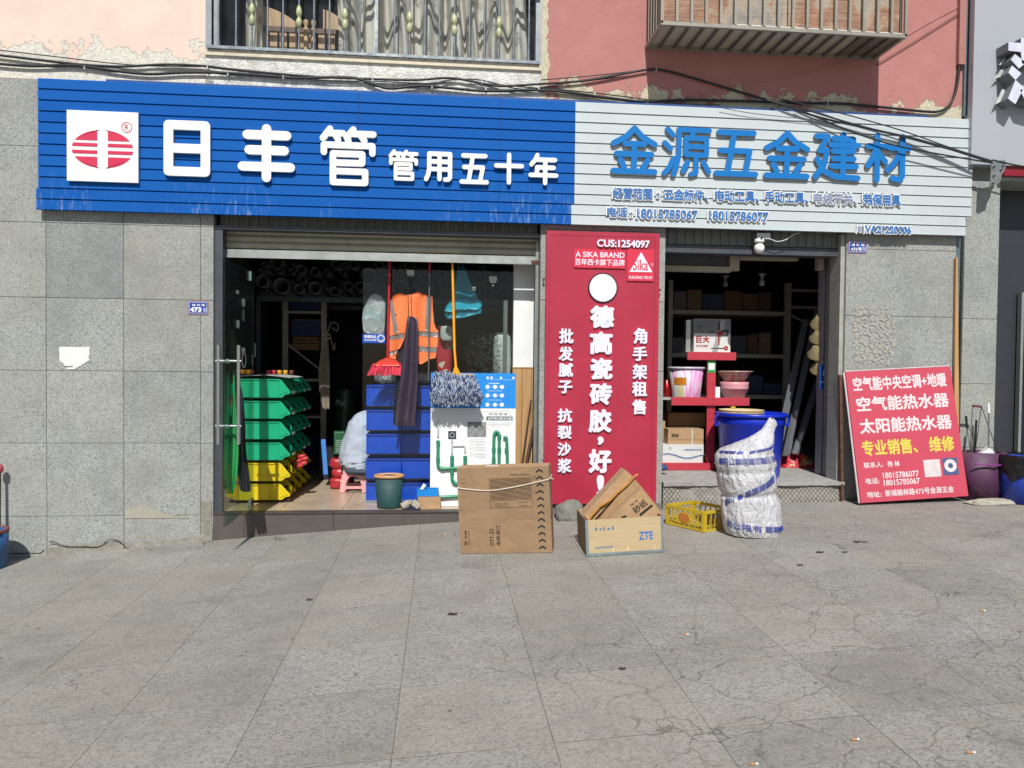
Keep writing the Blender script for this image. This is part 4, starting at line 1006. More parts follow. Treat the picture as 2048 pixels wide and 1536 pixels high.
for sy in (-1, 1):
    MB().ball(hc+Vector((.075, sy*.035, -.045)), .012, 8).build('eye', M_WHITE, pe)
    MB().ball(hc+Vector((.0, sy*.10, -.02)), .026, 8, sc=(1, .4, 1.2)).build('ear', M_SKIN, pe)
    MB().lathe(Vector((hx+.40, hy+sy*.145, .0)), [(0, 0), (.05, 0), (.052, .05), (.035, .075), (0, .08)], 12, sx=2.2, sy=1).build('shoe', M_BLK, pe)
    for k in range(5):
        a = Vector((hx+.50, hy+sy*.08, hz+.04)); yy = (k-2)*.013
        MB().tube([a+Vector((0, yy, 0)), a+Vector((.04, yy*1.3, -.012)), a+Vector((.066-.006*abs(k-2), yy*1.3, -.035))], [.009, .008, .006], 6).build('finger', M_SKIN, pe)

# ---- things deeper in the left shop
M_DRUM = pm('dark_green_drum', '#1d3a2c', .4, .1, .15)
yd = 2.1
p = P(688, 862, yd); r = (X_(712, 840, yd)-X_(664, 840, yd))/2; zt_ = Z_(688, 781, yd)
for k, (a, b, w) in enumerate(((Z_(688, 862, yd), zt_, 'upper'), (0.42, Z_(688, 862, yd)-.01, 'lower'))):
    t = thing('drum', f'dark green paint drum, {w} one of the stack behind the person', 'drum', (p.x, yd+r, a), 'green drums')
    MB().lathe((p.x, yd+r, a), [(0, 0), (r, 0), (r*.97, .03), (r, .06), (r, (b-a)*.5), (r*1.03, (b-a)*.52), (r, (b-a)*.55), (r, b-a-.03), (r*1.03, b-a), (0, b-a)], 20).build('body', M_DRUM, t)
    MB().ring(Fr((p.x, yd+r, b), (1, 0, 0), (0, 1, 0)), 0, 0, r*1.04, .02, -.01, .012).build('rim', M_BLACK, t)
    b2 = text_mb(MB(), Fr((p.x, yd-.004, 0), (1, 0, 0), (0, 0, 1)), 'Mac', -.10, .02, a+(b-a)*.62, a+(b-a)*.78, 0, .003, .01)
    if k == 0: b2.build('lettering', pm('pale_green_print', '#8aa697', .6), t)
tag(MB().box(p.x-.3, p.x+.3, yd, yd+.6, 0, .418).build('crate_base', M_DBACK), 'dark crate under the paint drums', 'crate')
def sack(x, y, z, w, d, h, mat, label, name='sack', cat='sack', grp=None, seed=0., lean=(0, 0)):
    def fn(u, v):
        a = 2*math.pi*u; e = .55
        c, s = math.cos(a), math.sin(a); c = math.copysign(abs(c)**e, c); s = math.copysign(abs(s)**e, s)
        k = math.sin(math.pi*min(1, max(.0, v*.96+.02)))**.12
        nn = 1+.10*noise.noise(Vector((c*1.6+seed, s*1.6, v*3)))+.04*noise.noise(Vector((c*6+seed, s*6, v*12)))
        return Vector((x+c*w/2*k*nn+lean[0]*v*v, y+s*d/2*k*nn+lean[1]*v*v, z+h*v))
    return tag(MB().grid(fn, 28, 16).build(name, mat), label, cat, grp)
q = NT('red_print_bag'); v = q.obj(); n = q.n('TexVoronoi', {'Vector': v, 'Scale': 16.}).outputs['Color']; sp = q.n('SeparateColor', {'Color': n}).outputs[0]
q.bump(q.noise(v, 20., 3), .5, .01)
M_RBAG = q.fin(q.ramp(sp, [(.62, (.45, .03, .045)), (.66, (.65, .6, .5)), (.8, (.62, .35, .05)), (.84, (.42, .03, .04))]), .35)
ys = 1.35
x0, x1 = X_(659, 930, ys), X_(686, 930, ys)
for k in range(3):
    zz0 = k*.115+.002
    sack((x0+x1)/2+.02*(k == 1)+.05, ys+.12, zz0, (x1-x0)+.12, .24, .125, M_RBAG, f'red printed bag, {["bottom", "middle", "top"][k]} of the small pile left of the pink stool', 'printed_bag', 'bag', 'red bags left of the stool', k*3.)
p = P(680, 883, ys-.02); t = thing('green_notice', 'green framed price notice above the red bags', 'notice', (p.x, p.y, p.z-.1))
x0, x1, z0, z1 = pbox(668, 862, 690, 908, ys-.02); F = wall_fr(ys-.02)
MB().fb(F, x0, x1, z0, z1, -.02, 0).build('panel', pm('notice_green', '#1c5a33', .5), t)
m = MB(); m.fb(F, x0+.01, x1-.01, z0+.012, z0+.016, .001, .003).fb(F, x0+.01, x1-.01, z1-.02, z1-.016, .001, .003)
for k in range(6): m.fb(F, x0+.02, x1-.03, z0+.03+k*.024, z0+.04+k*.024, .001, .003)
m.build('print', pm('pale_green_print', '#8aa697', .6), t)
tag(MB().bar(P(651, 950, 1.55), P(646, 880, 1.75), .05, .05).build('blue_post', pm('bright_blue_paint', '#1f6fc0', .4)), 'blue post foot standing left of the red bags', 'post')
# rope hank
m = MB(); yr = 1.5
M_ROPE = pm('pale_rope', '#968c78', .9, 0, .2, 40, .5)
for k in range(22):
    u = (k+.5)/22; o = random.uniform(-.5, .5)
    pts = [P(653+5*o, 660, yr+.04*o), P(650+(u-.5)*14, 700, yr+.03*math.sin(k)), P(648+(u-.5)*22, 760, yr+.03*math.cos(k*2)), P(652+(u-.5)*12, 815+8*o, yr)]
    m.tube(smooth_path(pts, 3), .006, 4, caps=False)
m.tube(smooth_path([P(655, 665, yr), P(663, 645, yr), P(676, 650, yr), P(674, 662, yr), P(664, 655, yr)], 5), .006, 5)
m.tube(smooth_path([P(660, 670, yr), P(668, 700, yr), P(670, 686, yr)], 5), .005, 5)
for z in (668, 676): m.tube([P(646, z, yr-.03), P(660, z+1, yr-.03)], .012, 6)
tag(m.build('rope_hank', M_ROPE), 'hank of thin pale rope hanging on the shelf upright', 'rope')
# rack of pipes at the top
m = MB(); rk = thing('pipe_rack', 'overhead rack frame carrying the grey pipe ends', 'rack', (-1.2, 1.9, 2.0))
yk = 1.9
zr = Z_(620, 594, yk)
MB().box(X_(515, 594, yk), X_(1010, 594, yk), yk-.02, yk+.03, zr-.06, zr-.001).build('beam', M_DARKM, rk)
MB().box(X_(515, 594, yk), X_(1010, 594, yk), yk+1.2, yk+1.25, zr-.06, zr-.001).build('beam', M_DARKM, rk)
for px in (515, 1008):
    x = X_(px, 594, yk); MB().box(x-.025, x+.025, yk+.032, yk+.07, 0, zr-.062 if 0 else zr-.001).build('upright', M_DARKM, rk)
random.seed(11); placed = []
M_PIPE = pm('grey_pvc', '#5e6165', .5, 0, .1); 
def try_pipe(r, tries=60):
    for _ in range(tries):
        px = random.uniform(520, 1000); x = X_(px, 560, yk)
        z = zr+r+random.choice([0, 0, .02, .08, .15, .25, .33])*1.0+random.uniform(0, .02)
        if all((x-a)**2+(z-b)**2 > (r+c+.004)**2 for a, b, c in placed): placed.append((x, z, r)); return True
    return False
for r, n in ((.10, 4), (.075, 9), (.055, 16), (.035, 22), (.022, 26)):
    for _ in range(n): try_pipe(r)
for (x, z, r) in placed:
    m = MB(); y0 = yk-random.uniform(.02, .12)
    m.lathe((x, y0, z), [(r, 1.6), (r, 0), (r*.86, 0), (r*.86, 1.6)], 16, A=(0, 1, 0))
    sz = {.10: 'widest', .075: 'wide', .055: 'medium', .035: 'narrow', .022: 'thinnest'}[r]; same = sorted(p_[0] for p_ in placed if p_[2] == r); k = same.index(x)+1
    tag(m.build('pvc_pipe', M_PIPE), f'{sz} kind of grey pipe end on the overhead rack, {k}{"th" if k > 3 else ("st", "nd", "rd")[k-1]} of its size from left', 'pipe', 'pipe ends piled on the overhead rack')
# shelving uprights, timber and boxes behind the doorway
M_UPR = pm('dim_upright', '#aaa69a', .6, .2, .15)
sv = thing('shelving_unit', 'tall metal shelving unit with crossed brace behind the doorway', 'shelf', (-1.0, 2.6, 0))
ysv = 2.5
for px in (570, 647): x = X_(px, 760, ysv); MB().box(x-.035, x+.035, ysv, ysv+.05, 0, Z_(px, 603, ysv)).build('upright', M_UPR, sv)
x0, x1 = X_(570, 760, ysv)+.036, X_(647, 760, ysv)-.036
for py in (622, 758, 832): z = Z_(600, py, ysv); MB().box(x0, x1, ysv, ysv+.7, z-.03, z).build('shelf', M_UPR, sv)
MB().bar((x0, ysv+.02, Z_(600, 690, ysv)), (x1, ysv+.02, Z_(600, 740, ysv)), .03, .02).build('brace', M_UPR, sv)
for k in range(7):
    z = Z_(600, 686, ysv)+k*.045
    tag(MB().box(x0+.05, x1-.02-.02*(k % 3), ysv+.06, ysv+.55, z, z+.038).build('timber_board', pm('dim_timber', '#8a6845', .8, 0, .2)), f'{["bottom","second lowest","third lowest","middle","third highest","second highest","top"][k]} thin timber board of the pile on the shelving behind the doorway', 'board', 'timber boards piled on the shelving')
tag(MB().box(x0+.02, x1-.03, ysv+.06, ysv+.5, Z_(600, 684, ysv)-.1, Z_(600, 687, ysv)).build('timber_pile_base', M_CARDD), 'flat dark carton under the timber boards on the shelving', 'carton')
tag(MB().box(x0+.03, x1-.02, ysv+.05, ysv+.5, Z_(600, 622, ysv)+.001, Z_(600, 606, ysv)+.1).build('blue_carton', pm('navy_carton', '#1c2f66', .6)), 'dark blue carton on the top shelf behind the doorway', 'carton')
tag(MB().box(x0+.03, x1-.02, ysv+.05, ysv+.5, Z_(600, 672, ysv), Z_(600, 640, ysv)).build('blue_carton', pm('navy_carton', '#1c2f66', .6)), 'dark blue carton above the timber boards behind the doorway', 'carton')
tag(MB().box(X_(590, 900, 3.2), X_(700, 900, 3.2), 3.2, 3.7, 0, Z_(640, 870, 3.2)).build('navy_cabinet', pm('navy_carton', '#1c2f66', .6)), 'low navy cabinet deep inside the left shop', 'cabinet')

# ================================================================== GOODS HANGING ON THE SHOP WINDOW
YV = YG-.06
M_ORG = pm('orange_vest_mesh', '#f5804a', .7, 0, .06, 10, .25, 40, .008); M_BANDG = pm('reflective_band', '#8d8a86', .4, .2, .1)
vest = thing('safety_vest', 'orange hi-vis vest with grey reflective bands hanging in front of the shop window', 'vest', P(822, 735, YV))
def sheet(Yb, outline, mat, name, par, th=.006, amp=.012, seed=0., freq=9.):
    """solid cloth piece from a pixel outline, gently waved"""
    m = MB(); bmq = bmesh.new(); pts = [P(x, y, Yb) for x, y in outline]
    vs = [bmq.verts.new(p) for p in pts]; f = bmq.faces.new(vs)
    bmesh.ops.triangulate(bmq, faces=[f])
    for _ in range(4):
        es = [e for e in bmq.edges if e.calc_length() > .035]
        if not es: break
        bmesh.ops.subdivide_edges(bmq, edges=es, cuts=1, use_grid_fill=False); bmesh.ops.triangulate(bmq, faces=bmq.faces[:])
    for v in bmq.verts:
        p = v.co; v.co.y += amp*math.sin(p.x*freq*3+seed)+amp*noise.noise(Vector((p.x*7+seed, p.z*3, seed)))
    bmq.verts.index_update()
    a = [v.co.copy() for v in bmq.verts]; fs = [[v.index for v in f.verts] for f in bmq.faces]
    n = len(a); nrm = sum((f.normal*f.calc_area() for f in bmq.faces), Vector())
    if nrm.y > 0: fs = [f[::-1] for f in fs]
    bd = [[l.vert.index, l.link_loop_next.vert.index] for f in bmq.faces for l in f.loops if len(l.edge.link_faces) == 1]
    if nrm.y > 0: bd = [b[::-1] for b in bd]
    bmq.free()
    m.add(a+[p+Vector((0, th, 0)) for p in a], fs+[[i+n for i in f[::-1]] for f in fs]+[[b[0], b[0]+n, b[1]+n, b[1]][::-1] for b in bd], 0, True)
    return m.build(name, mat, par)
sheet(YV, [(788, 590), (800, 585), (812, 590), (824, 589), (836, 583), (846, 588), (865, 592), (866, 620), (868, 645), (872, 657), (877, 661), (875, 690), (871, 716), (860, 718), (843, 728), (838, 728), (833, 700), (820, 655), (812, 670), (800, 696), (792, 706), (791, 720), (777, 714), (778, 690), (781, 662), (780, 640), (776, 610)], M_ORG, 'body', vest, amp=.024)
for o in ([(779, 672), (780, 680), (808, 675), (809, 665)], [(836, 662), (837, 671), (876, 675), (877, 665)], [(778, 704), (777, 711), (792, 707), (795, 699)], [(836, 692), (836, 702), (873, 705), (874, 695)],
          [(778, 600), (784, 598), (797, 664), (788, 667)], [(853, 591), (864, 592), (860, 664), (850, 662)]):
    sheet(YV-.004, o, M_BANDG, 'reflective_band', vest, th=.0015, amp=.024)
m = MB(); m.tube([P(800, 588, YV+.01), P(821, 577, YV+.01), P(842, 586, YV+.01)], .003, 5).tube(smooth_path([P(821, 577, YV+.01), P(822, 562, YV+.01), P(818, 555, YV+.02), P(821, 550, YV+.03)], 4), .003, 5)
tag(m.build('wire_hanger', M_BLACK), 'thin wire hanger holding the orange vest', 'hanger')
M_PUR = pm('dark_purple_nylon', '#3a3040', .5, 0, .2, 8, .3, 30, .006)
rc = thing('folded_umbrella', 'long dark purple folded cloth hanging in front of the orange vest', 'cloth', P(815, 855, YV-.1))
cloth(YV-.09, [(633, 815, 826), (640, 814, 836), (700, 806, 836), (760, 800, 836), (800, 795, 834), (830, 791, 832), (852, 790, 831)], .02, 1.2, M_PUR, 'cloth', rc, .02, 3)
m = MB(); m.tube([P(818, 550, YV-.05), P(816, 600, YV-.07), P(817, 636, YV-.09)], .0025, 5).tube([P(823, 550, YV-.05), P(822, 600, YV-.07), P(824, 640, YV-.09)], .0025, 5); m.build('cord', M_BLACK, rc)
sheet(YV-.03, [(795, 700), (806, 690), (803, 760), (797, 820), (789, 850), (786, 852), (790, 780)], M_BLK, 'rear_fold', rc, th=.01)

# brooms and mops
def stick(name, label, cat, pts, r, mat, loc): 
    t = thing(name, label, cat, loc); MB().tube(pts, r, 10).build('handle', mat, t); return t
M_REDH = pm('red_handle', '#b8232f', .4); M_YELH = pm('yellow_handle', '#f0a51e', .4); M_GRYH = pm('grey_handle', '#6f7178', .4, .3)
YBR = YG-.12
br = stick('broom', 'broom with red handle and pink bristles left of the orange vest', 'broom', [P(780, 500, YBR+.05), P(775, 722, YBR)], .013, M_REDH, P(768, 752, YBR))
sheet(YBR-.02, [(750, 727), (762, 719), (775, 714), (790, 718), (800, 727), (801, 732), (748, 732)], pm('orange_red_plastic', '#e0432e', .4), 'head', br, th=.04, amp=.002)
m = MB(); M_BRI = pm('pink_bristle', '#ef4a63', .6, 0, .1)
for k in range(46):
    u = k/45; a = P(746+55*u, 728+random.uniform(-1, 1), YBR-.02+random.choice([0, .015, .03])); b = P(734+70*u, 751+random.uniform(-1.5, 1), YBR-.03+random.choice([0, .015, .035]))
    m.tube([a, b], [.0045, .0035], 4)
tag(m.build('bristles', M_BRI, br), kind='stuff')
gm = stick('flat_mop', 'grey flat mop with steel stem behind the yellow-handled mop', 'mop', [P(860, 505, YBR+.03), P(859, 545, YBR+.03)], .012, pm('magenta_grip', '#b52a5a', .4), P(857, 765, YBR))
MB().tube([P(859, 546, YBR+.03), P(857, 764, YBR+.03)], .008, 8).build('stem', M_GRYH, gm)
MB().lathe(P(857, 768, YBR+.03), [(0, 0), (.02, 0), (.012, .02), (.009, .04)], 10).build('socket', M_BLACK, gm)
YM = YG-.34
mp = stick('string_mop', 'yellow-handled mop with blue and white strings in front of the poster', 'mop', [P(904, 500, YM+.13), P(909, 700, YM+.02), P(912, 738, YM)], .0135, M_YELH, P(912, 815, YM))
MB().prism(wall_fr(YM-.01), [(P(905, 748, YM-.01).x, P(905, 748, YM-.01).z), (P(921, 748, YM-.01).x, P(921, 748, YM-.01).z), (P(915, 735, YM-.01).x, P(915, 735, YM-.01).z), (P(908, 735, YM-.01).x, P(908, 735, YM-.01).z)], -.012, .012).build('socket', M_YELH, mp)
x0, x1, z0, z1 = pbox(874, 747, 948, 754, YM); MB().box(x0, x1, YM-.02, YM+.02, z0, z1).build('clamp_bar', wood('pale_beech', '#c7a876', '#d8bf93', 'X'), mp)
M_STR = [pm('mop_white', '#b9c3d2', .9, 0, .1, 40, .4), pm('mop_blue', '#3d5688', .9, 0, .2, 40, .4), pm('mop_navy', '#27355c', .9, 0, .2, 40, .4)]
m = MB(); random.seed(3)
for k in range(1000):
    u = random.random(); L = random.random()
    fx = 868+82*u; fz = 752+random.uniform(-4, 4)
    if random.random() < .22: fx = 868+34*random.random(); fz = 745+random.uniform(-4, 6)
    ly = random.uniform(-.055, .02); ex = 863+100*u+random.uniform(-5, 5); ez = 808+random.uniform(-16, 4)
    if random.random() < .5:
        fz += 30*L; fx = 865+90*u; ly -= .01
    a = P(fx, fz, YM+ly); mid = P((fx+ex)/2+random.uniform(-3, 3), (fz+ez)/2, YM+ly*1.3-.01); b = P(ex, ez, YM+ly*1.1)
    pts = smooth_path([a, mid, b], 4); r = .0034
    for i in range(len(pts)-1):
        m.tube([pts[i], pts[i+1]], r, 4, m=(0 if (i+k) % 3 == 0 else (1 if (i+k) % 3 == 1 else (0 if k % 2 else 2))), caps=False)
for k in range(60):
    a = P(865+96*random.random(), 806+random.uniform(-8, 2), YM-.03); m.tube([a, a+Vector((random.uniform(-.03, .03), random.uniform(-.03, 0), -.035))], .0035, 4, m=random.choice([0, 0, 1]))
tag(m.build('mop_strings', M_STR, mp), kind='stuff')

# plastic-wrapped rope roll lying on the blue bins
q = NT('clear_wrap'); q.t.nodes.remove(q.b)
tr = q.n('BsdfTransparent', {'Color': (.93, .93, .93, 1)}); gl = q.n('BsdfGlossy', {'Color': (1, 1, 1, 1), 'Roughness': .12}); df = q.n('BsdfDiffuse', {'Color': (.8, .8, .8, 1)})
bpn = q.n('Bump', {'Height': q.noise(q.obj(), 28., 4, .7, .8), 'Strength': 1., 'Distance': .02}); q.l(bpn.outputs[0], gl.inputs['Normal'])
m1 = q.n('MixShader', {0: .22, 1: tr.outputs[0], 2: gl.outputs[0]}); m2 = q.n('MixShader', {0: .15, 1: m1.outputs[0], 2: df.outputs[0]}); q.l(m2.outputs[0], q.o.inputs[0]); M_WRAP = q.m
q = NT('white_braid'); v = q.obj(); w = q.n('TexVoronoi', {'Vector': q.map(v, (1, 1, 1.4)), 'Scale': 42.}).outputs['Distance']
q.bump(w, 1., .02); M_BRAID = q.fin(q.ramp(w, [(.2, (.62, .62, .6)), (.6, (.22, .22, .22))]), .9)
YW = YG+.30
a, b = P(770, 775, YW), P(895, 778, YW)
t = thing('rope_roll', 'white braided rope roll wrapped in clear plastic on top of the blue bins', 'rope roll', (a.x, YW, a.z-.07))
ztop = Z_(800, 771, YBB)
MB().tube([Vector((a.x, YW, ztop+.065)), Vector((a.x+.02, YW, ztop+.07)), Vector((b.x, YW, ztop+.07))], [.04, .062, .06], 14).build('rope', M_BRAID, t)
def wf(u, v):
    an = 2*math.pi*v; r = .075*(1+.18*noise.noise(Vector((u*8, v*6, 0))))*(1 if u > .1 else .5+5*u); x = a.x-.11+(b.x-a.x+.13)*u
    return (x, YW+r*math.cos(an)*1.3, ztop+.075+r*math.sin(an)*(1-.2*(math.sin(an) < 0)))
MB().grid(wf, 40, 18).build('plastic_wrap', M_WRAP, t)

# gloves, coils and bags hanging behind the pane
M_TEAL = pm('teal_rubber', '#27a9c2', .4, 0, .12, 12, .2); M_TEALP = pm('pale_teal_rubber', '#58b8bb', .45, 0, .1, 12, .2)
YH = YG+.05
t = thing('glove_bag', 'teal bag tapering up with a bright teal glove across its bottom', 'glove bag', P(925, 635, YH))
sheet(YH+.02, [(915, 540), (930, 540), (945, 575), (964, 612), (962, 626), (925, 636), (895, 637), (889, 628), (905, 590)], pm('dark_teal_film', '#1d7f96', .35), 'bag', t, th=.03)
sheet(YH-.005, [(901, 600), (933, 598), (940, 602), (960, 600), (964, 612), (955, 620), (938, 618), (932, 614), (925, 620), (905, 624), (889, 622), (891, 614)], M_TEAL, 'glove', t, th=.02, amp=.006)
m = MB(); m.tube([P(915, 541, YH+.03), P(919, 520, YH+.03), P(929, 541, YH+.03)], .005, 6); m.build('strap', pm('dark_teal_film', '#1d7f96', .35), t)
t = thing('hose_bag', 'clear bag with a white coiled hose and pale teal glove beside the doorway', 'hose bag', P(746, 668, YH))
sheet(YH-.012, [(742, 590), (750, 587), (762, 592), (771, 606), (770, 645), (768, 668), (745, 669), (728, 664), (724, 640), (726, 618), (734, 604)], M_WRAP, 'plastic_wrap', t, th=.002)
sheet(YH-.004, [(745, 592), (756, 590), (768, 600), (771, 612), (755, 628), (738, 614)], pm('frosted_film', '#aeb3a8', .5), 'hood', t, th=.01)
sheet(YH+.004, [(728, 622), (740, 614), (758, 620), (766, 626), (757, 642), (742, 634), (725, 638)], M_TEALP, 'glove', t, th=.015, amp=.004)
m = MB()
for k in range(5):
    r = .055+.012*k; c = P(747, 652, YH+.02+.012*k)
    m.tube([c+Vector((r*math.cos(math.pi*(.15-1.3*j/12)), .0, r*.85*math.sin(math.pi*(.15-1.3*j/12)) if 0 else r*.9*math.sin(math.pi+math.pi*j/12*1.0)+.03)) if 0 else c+Vector((r*math.cos(math.pi*(1.15+.7*j/12*1.0)+.0), 0, r*math.sin(math.pi*(.85+1.3*j/12)))) for j in range(13)], .009, 8)
    m.tube([c+Vector((r*math.cos(math.pi*(-.25+1.5*j/14-.0)+math.pi), 0, r*math.sin(math.pi*(-.25+1.5*j/14)+math.pi))) for j in range(15)], .009, 8)
m.build('coil', pm('pale_hose', '#b9bbb6', .5), t)
# blue camera notice on the pane
x0, x1, z0, z1 = pbox(725, 668, 770, 686, YG-.002); F = wall_fr(YG-.0005)
t = thing('notice_sticker', 'small blue notice sticker with smiling round face on the shop window', 'sticker', ((x0+x1)/2, YG, z0))
MB().fb(F, x0, x1, z0, z1, 0, .0015).build('label', pm('notice_blue', '#1450b8', .4), t)
m = MB(); w = x1-x0; h = z1-z0
text_mb(m, F, '贵重物品', x0+w*.07, x0+w*.6, z0+h*.52, z0+h*.88, .002, .003, .02); text_mb(m, F, '请妥善保管', x0+w*.07, x0+w*.62, z0+h*.22, z0+h*.42, .002, .003, .01)
m.ring(F, x0+w*.82, z0+h*.52, h*.42, h*.09, .002, .003)
m.tube([F.p(x0+w*.82+h*.22*math.cos(math.pi*(1.1+.8*k/8)), z0+h*.5+h*.22*math.sin(math.pi*(1.1+.8*k/8)), .003) for k in range(9)], h*.035, 4)
for s in (-1, 1): m.fb(F, x0+w*.82+s*h*.16-h*.03, x0+w*.82+s*h*.16+h*.03, z0+h*.62, z0+h*.76, .002, .003)
m.build('print', M_WHITE, t)
F = wall_fr(YG-.0005)
for (px, py, w, h, wh) in ((821, 547, .075, .07, 'above the orange vest'), (986, 560, .08, .075, 'in the upper right of the pane')):
    c = P(px, py, YG); m = MB()
    poly = [(c.x-w/2, c.z+h/2), (c.x-w/2, c.z)]+[(c.x+w/2*math.cos(math.pi+math.pi*k/6), c.z+h/2*math.sin(math.pi+math.pi*k/6)) for k in range(1, 6)]+[(c.x+w/2, c.z), (c.x+w/2, c.z+h/2)]
    t = thing('adhesive_hook', f'cream adhesive hook stuck on the shop window {wh}', 'hook', (c.x, YG, c.z-.04))
    m.prism(F, poly, 0, .006); m.build('pad', M_STK, t)
    MB().tube([(c.x, YG-.008, c.z-h*.3), (c.x, YG-.012, c.z-h*.75), (c.x+.01, YG-.02, c.z-h*.85)], .003, 6).build('hook', M_STEEL, t)
c = P(948, 578, YG); tag(MB().fb(F, c.x-.018, c.x+.018, c.z-.02, c.z+.02, 0, .002).build('sticker', M_STK), 'small square pale sticker beside the teal bag', 'sticker')
# red feed bags and white bag and wire wool behind the pane
YK = YG+.35
sack(X_(888, 700, YK), YK+.1, Z_(888, 760, YK), X_(905, 700, YK)-X_(870, 700, YK), .2, Z_(888, 652, YK)-Z_(888, 760, YK), M_RBAG, 'tall red printed bag standing behind the window right of the vest', 'printed_bag', 'bag', seed=4.)
sack(X_(893, 655, YK), YK-.05, Z_(893, 682, YK), .14, .1, .16, pm('frosted_film', '#aeb3a8', .5), 'crumpled clear bag on top of the tall red bag', 'clear_bag', 'bag', seed=9.)
sack(X_(1005, 720, YK), YK+.05, Z_(1005, 762, YK), .2, .15, Z_(1005, 665, YK)-Z_(1005, 762, YK), pm('white_pe_bag', '#b9beb6', .5, 0, .15, 9, .4), 'crumpled white plastic bag at the right end of the window', 'plastic_bag', 'bag', seed=7.)
m = MB(); random.seed(5)
for k in range(240):
    a = P(random.uniform(932, 1000), random.uniform(665, 755), YK-.05+random.uniform(-.1, .1))
    h = (a-P(966, 755, YK)).length
    pts = [a]; 
    for _ in range(4): pts.append(pts[-1]+Vector((random.uniform(-.03, .03), random.uniform(-.02, .02), random.uniform(-.035, .02))))
    m.tube(pts, .0022, 3, caps=False)
tag(m.build('wire_tangle', pm('dark_wire', '#55606a', .35, .8, .2)), 'tangled heap of dark thin wire behind the right part of the window', 'wire', None, 'stuff')
tag(MB().box(X_(930, 760, YK), X_(1010, 760, YK), YK-.15, YK+.25, Z_(960, 766, YK)-.02, Z_(960, 766, YK)+.001).build('display_board', M_DBACK), 'dark shelf board under the red and white bags behind the window', 'shelf')

# ================================================================== POSTER BOARD WITH PIPES
yp = .27
x0, x1, z0, z1 = pbox(861, 746, 1031, 1007, yp); z0 = .003
ps = thing('display_board', 'blue and white display board with green pipes mounted on it, leaning by the window', 'display board', ((x0+x1)/2, yp, z0))
F = Fr((x0, yp-.03, z0), (1, 0, 0), (0, .06, z1-z0)); Wd = x1-x0; Ht = math.hypot(z1-z0, .06)
MB().fb(F, 0, Wd, 0, Ht, -.015, 0).build('panel', M_WHITE, ps)
MB().fb(F, 0, Wd, Ht*.735, Ht, .0003, .002).build('blue_header', pm('poster_blue', '#1c8be0', .45, 0, .05), ps)
pu = lambda px: (px-861)/170*Wd
pv = lambda py: (1007-py)/(1007-746)*Ht
M_PW = pm('poster_white_print', '#eef2f6', .5); M_PG = pm('poster_grey_print', '#6b6f76', .6)
m = MB()
for cy_ in (773, 790, 808):
    for cx_ in (974, 989, 1003): m.prism(F, [(pu(cx_)+.021*math.cos(k*math.pi/6), pv(cy_)+.021*math.sin(k*math.pi/6)) for k in range(12)], .0022, .0035)
    for cx_ in (980, 995): m.fb(F, pu(cx_), pu(cx_+3), pv(cy_)-.002, pv(cy_)+.002, .0022, .0035)
for y in (781, 799): m.fb(F, pu(973), pu(1003), pv(y)-.001, pv(y)+.002, .0022, .003)
for cx_ in (974, 982, 1001, 1026): m.prism(F, [(pu(cx_)+.013*math.cos(k*math.pi/5), pv(755)+.013*math.sin(k*math.pi/5)) for k in range(10)], .0022, .0035)
m.fb(F, pu(972), pu(1028), pv(759), pv(759)+.002, .0022, .003)
for k in range(9): m.fb(F, pu(976)+k*.0125, pu(976)+k*.0125+.009, pv(766)-.004, pv(766)+.004, .0022, .003)
m.build('icons', M_PW, ps)
m = MB()
m.fb(F, pu(972), pu(1025), pv(839), pv(831), .0003, .0015)
m.tube([F.p(pu(965), pv(822.5), .001), F.p(pu(1005), pv(822), .001), F.p(pu(1013), pv(819.5), .001), F.p(pu(1018), pv(821), .001), F.p(pu(1018), pv(829), .001), F.p(pu(1023), pv(829), .001)], .0012, 4)
text_mb(m, F, '舒/适/便/捷', pu(977), pu(1014), pv(829), pv(824), .0003, .0015, 0)
for k in range(3): m.fb(F, pu(974+2*(k == 2)), pu(1024-3*k), pv(844+3*k)-.0012, pv(844+3*k)+.0012, .0003, .0012)
for j, yy in enumerate((880, 892, 906)):
    m.ring(F, pu(943), pv(yy), .018, .003, .0003, .0015)
    for k in range(4): m.fb(F, pu(947+1), pu(972-4*(k == 0)-2*(k == 3)), pv(yy-3+3*k)-.0012, pv(yy-3+3*k)+.0012, .0003, .0012)
m.tube([F.p(pu(955), pv(837), .001), F.p(pu(983), pv(862), .001)], .001, 4)
m.build('print', M_PG, ps)
m = MB(); text_mb(m, F, '全屋用水解决方案', pu(975), pu(1023), pv(838), pv(832.5), .0017, .0025, .01); m.build('caption', M_PW, ps)
MB().fb(F, pu(934), pu(972), pv(872), pv(842), .0003, .0015).build('photo_print', pm('poster_photo', '#8d9091', .6, 0, .5, 22), ps)
MB().fb(F, pu(896), pu(912), pv(876), pv(860), .0003, .0022).build('dark_badge', pm('badge_dark', '#2e3740', .5), ps)
MB().ring(F, pu(904), pv(868), .024, .003, .0023, .003).build('badge_ring', M_PW, ps)
m = MB()
for ps_ in ([(876, 840), (876, 872)], [(904, 877), (904, 905)], [(904, 889), (928, 889), (930, 893), (930, 902)]): m.tube([F.p(pu(a), pv(b), .006) for a, b in ps_], .011, 8)
m.build('valve_pipe', pm('pale_fitting', '#c9cccb', .35, .2), ps)
M_PPR = pm('green_ppr', '#2c8a68', .35, 0, .05)
def ppr(path, r=.0165):
    m = MB(); m.tube(smooth_path([F.p(pu(a), pv(b), .025) for a, b in path], 5) if len(path) > 2 else [F.p(pu(a), pv(b), .025) for a, b in path], r, 10); m.build('green_pipe', M_PPR, ps)
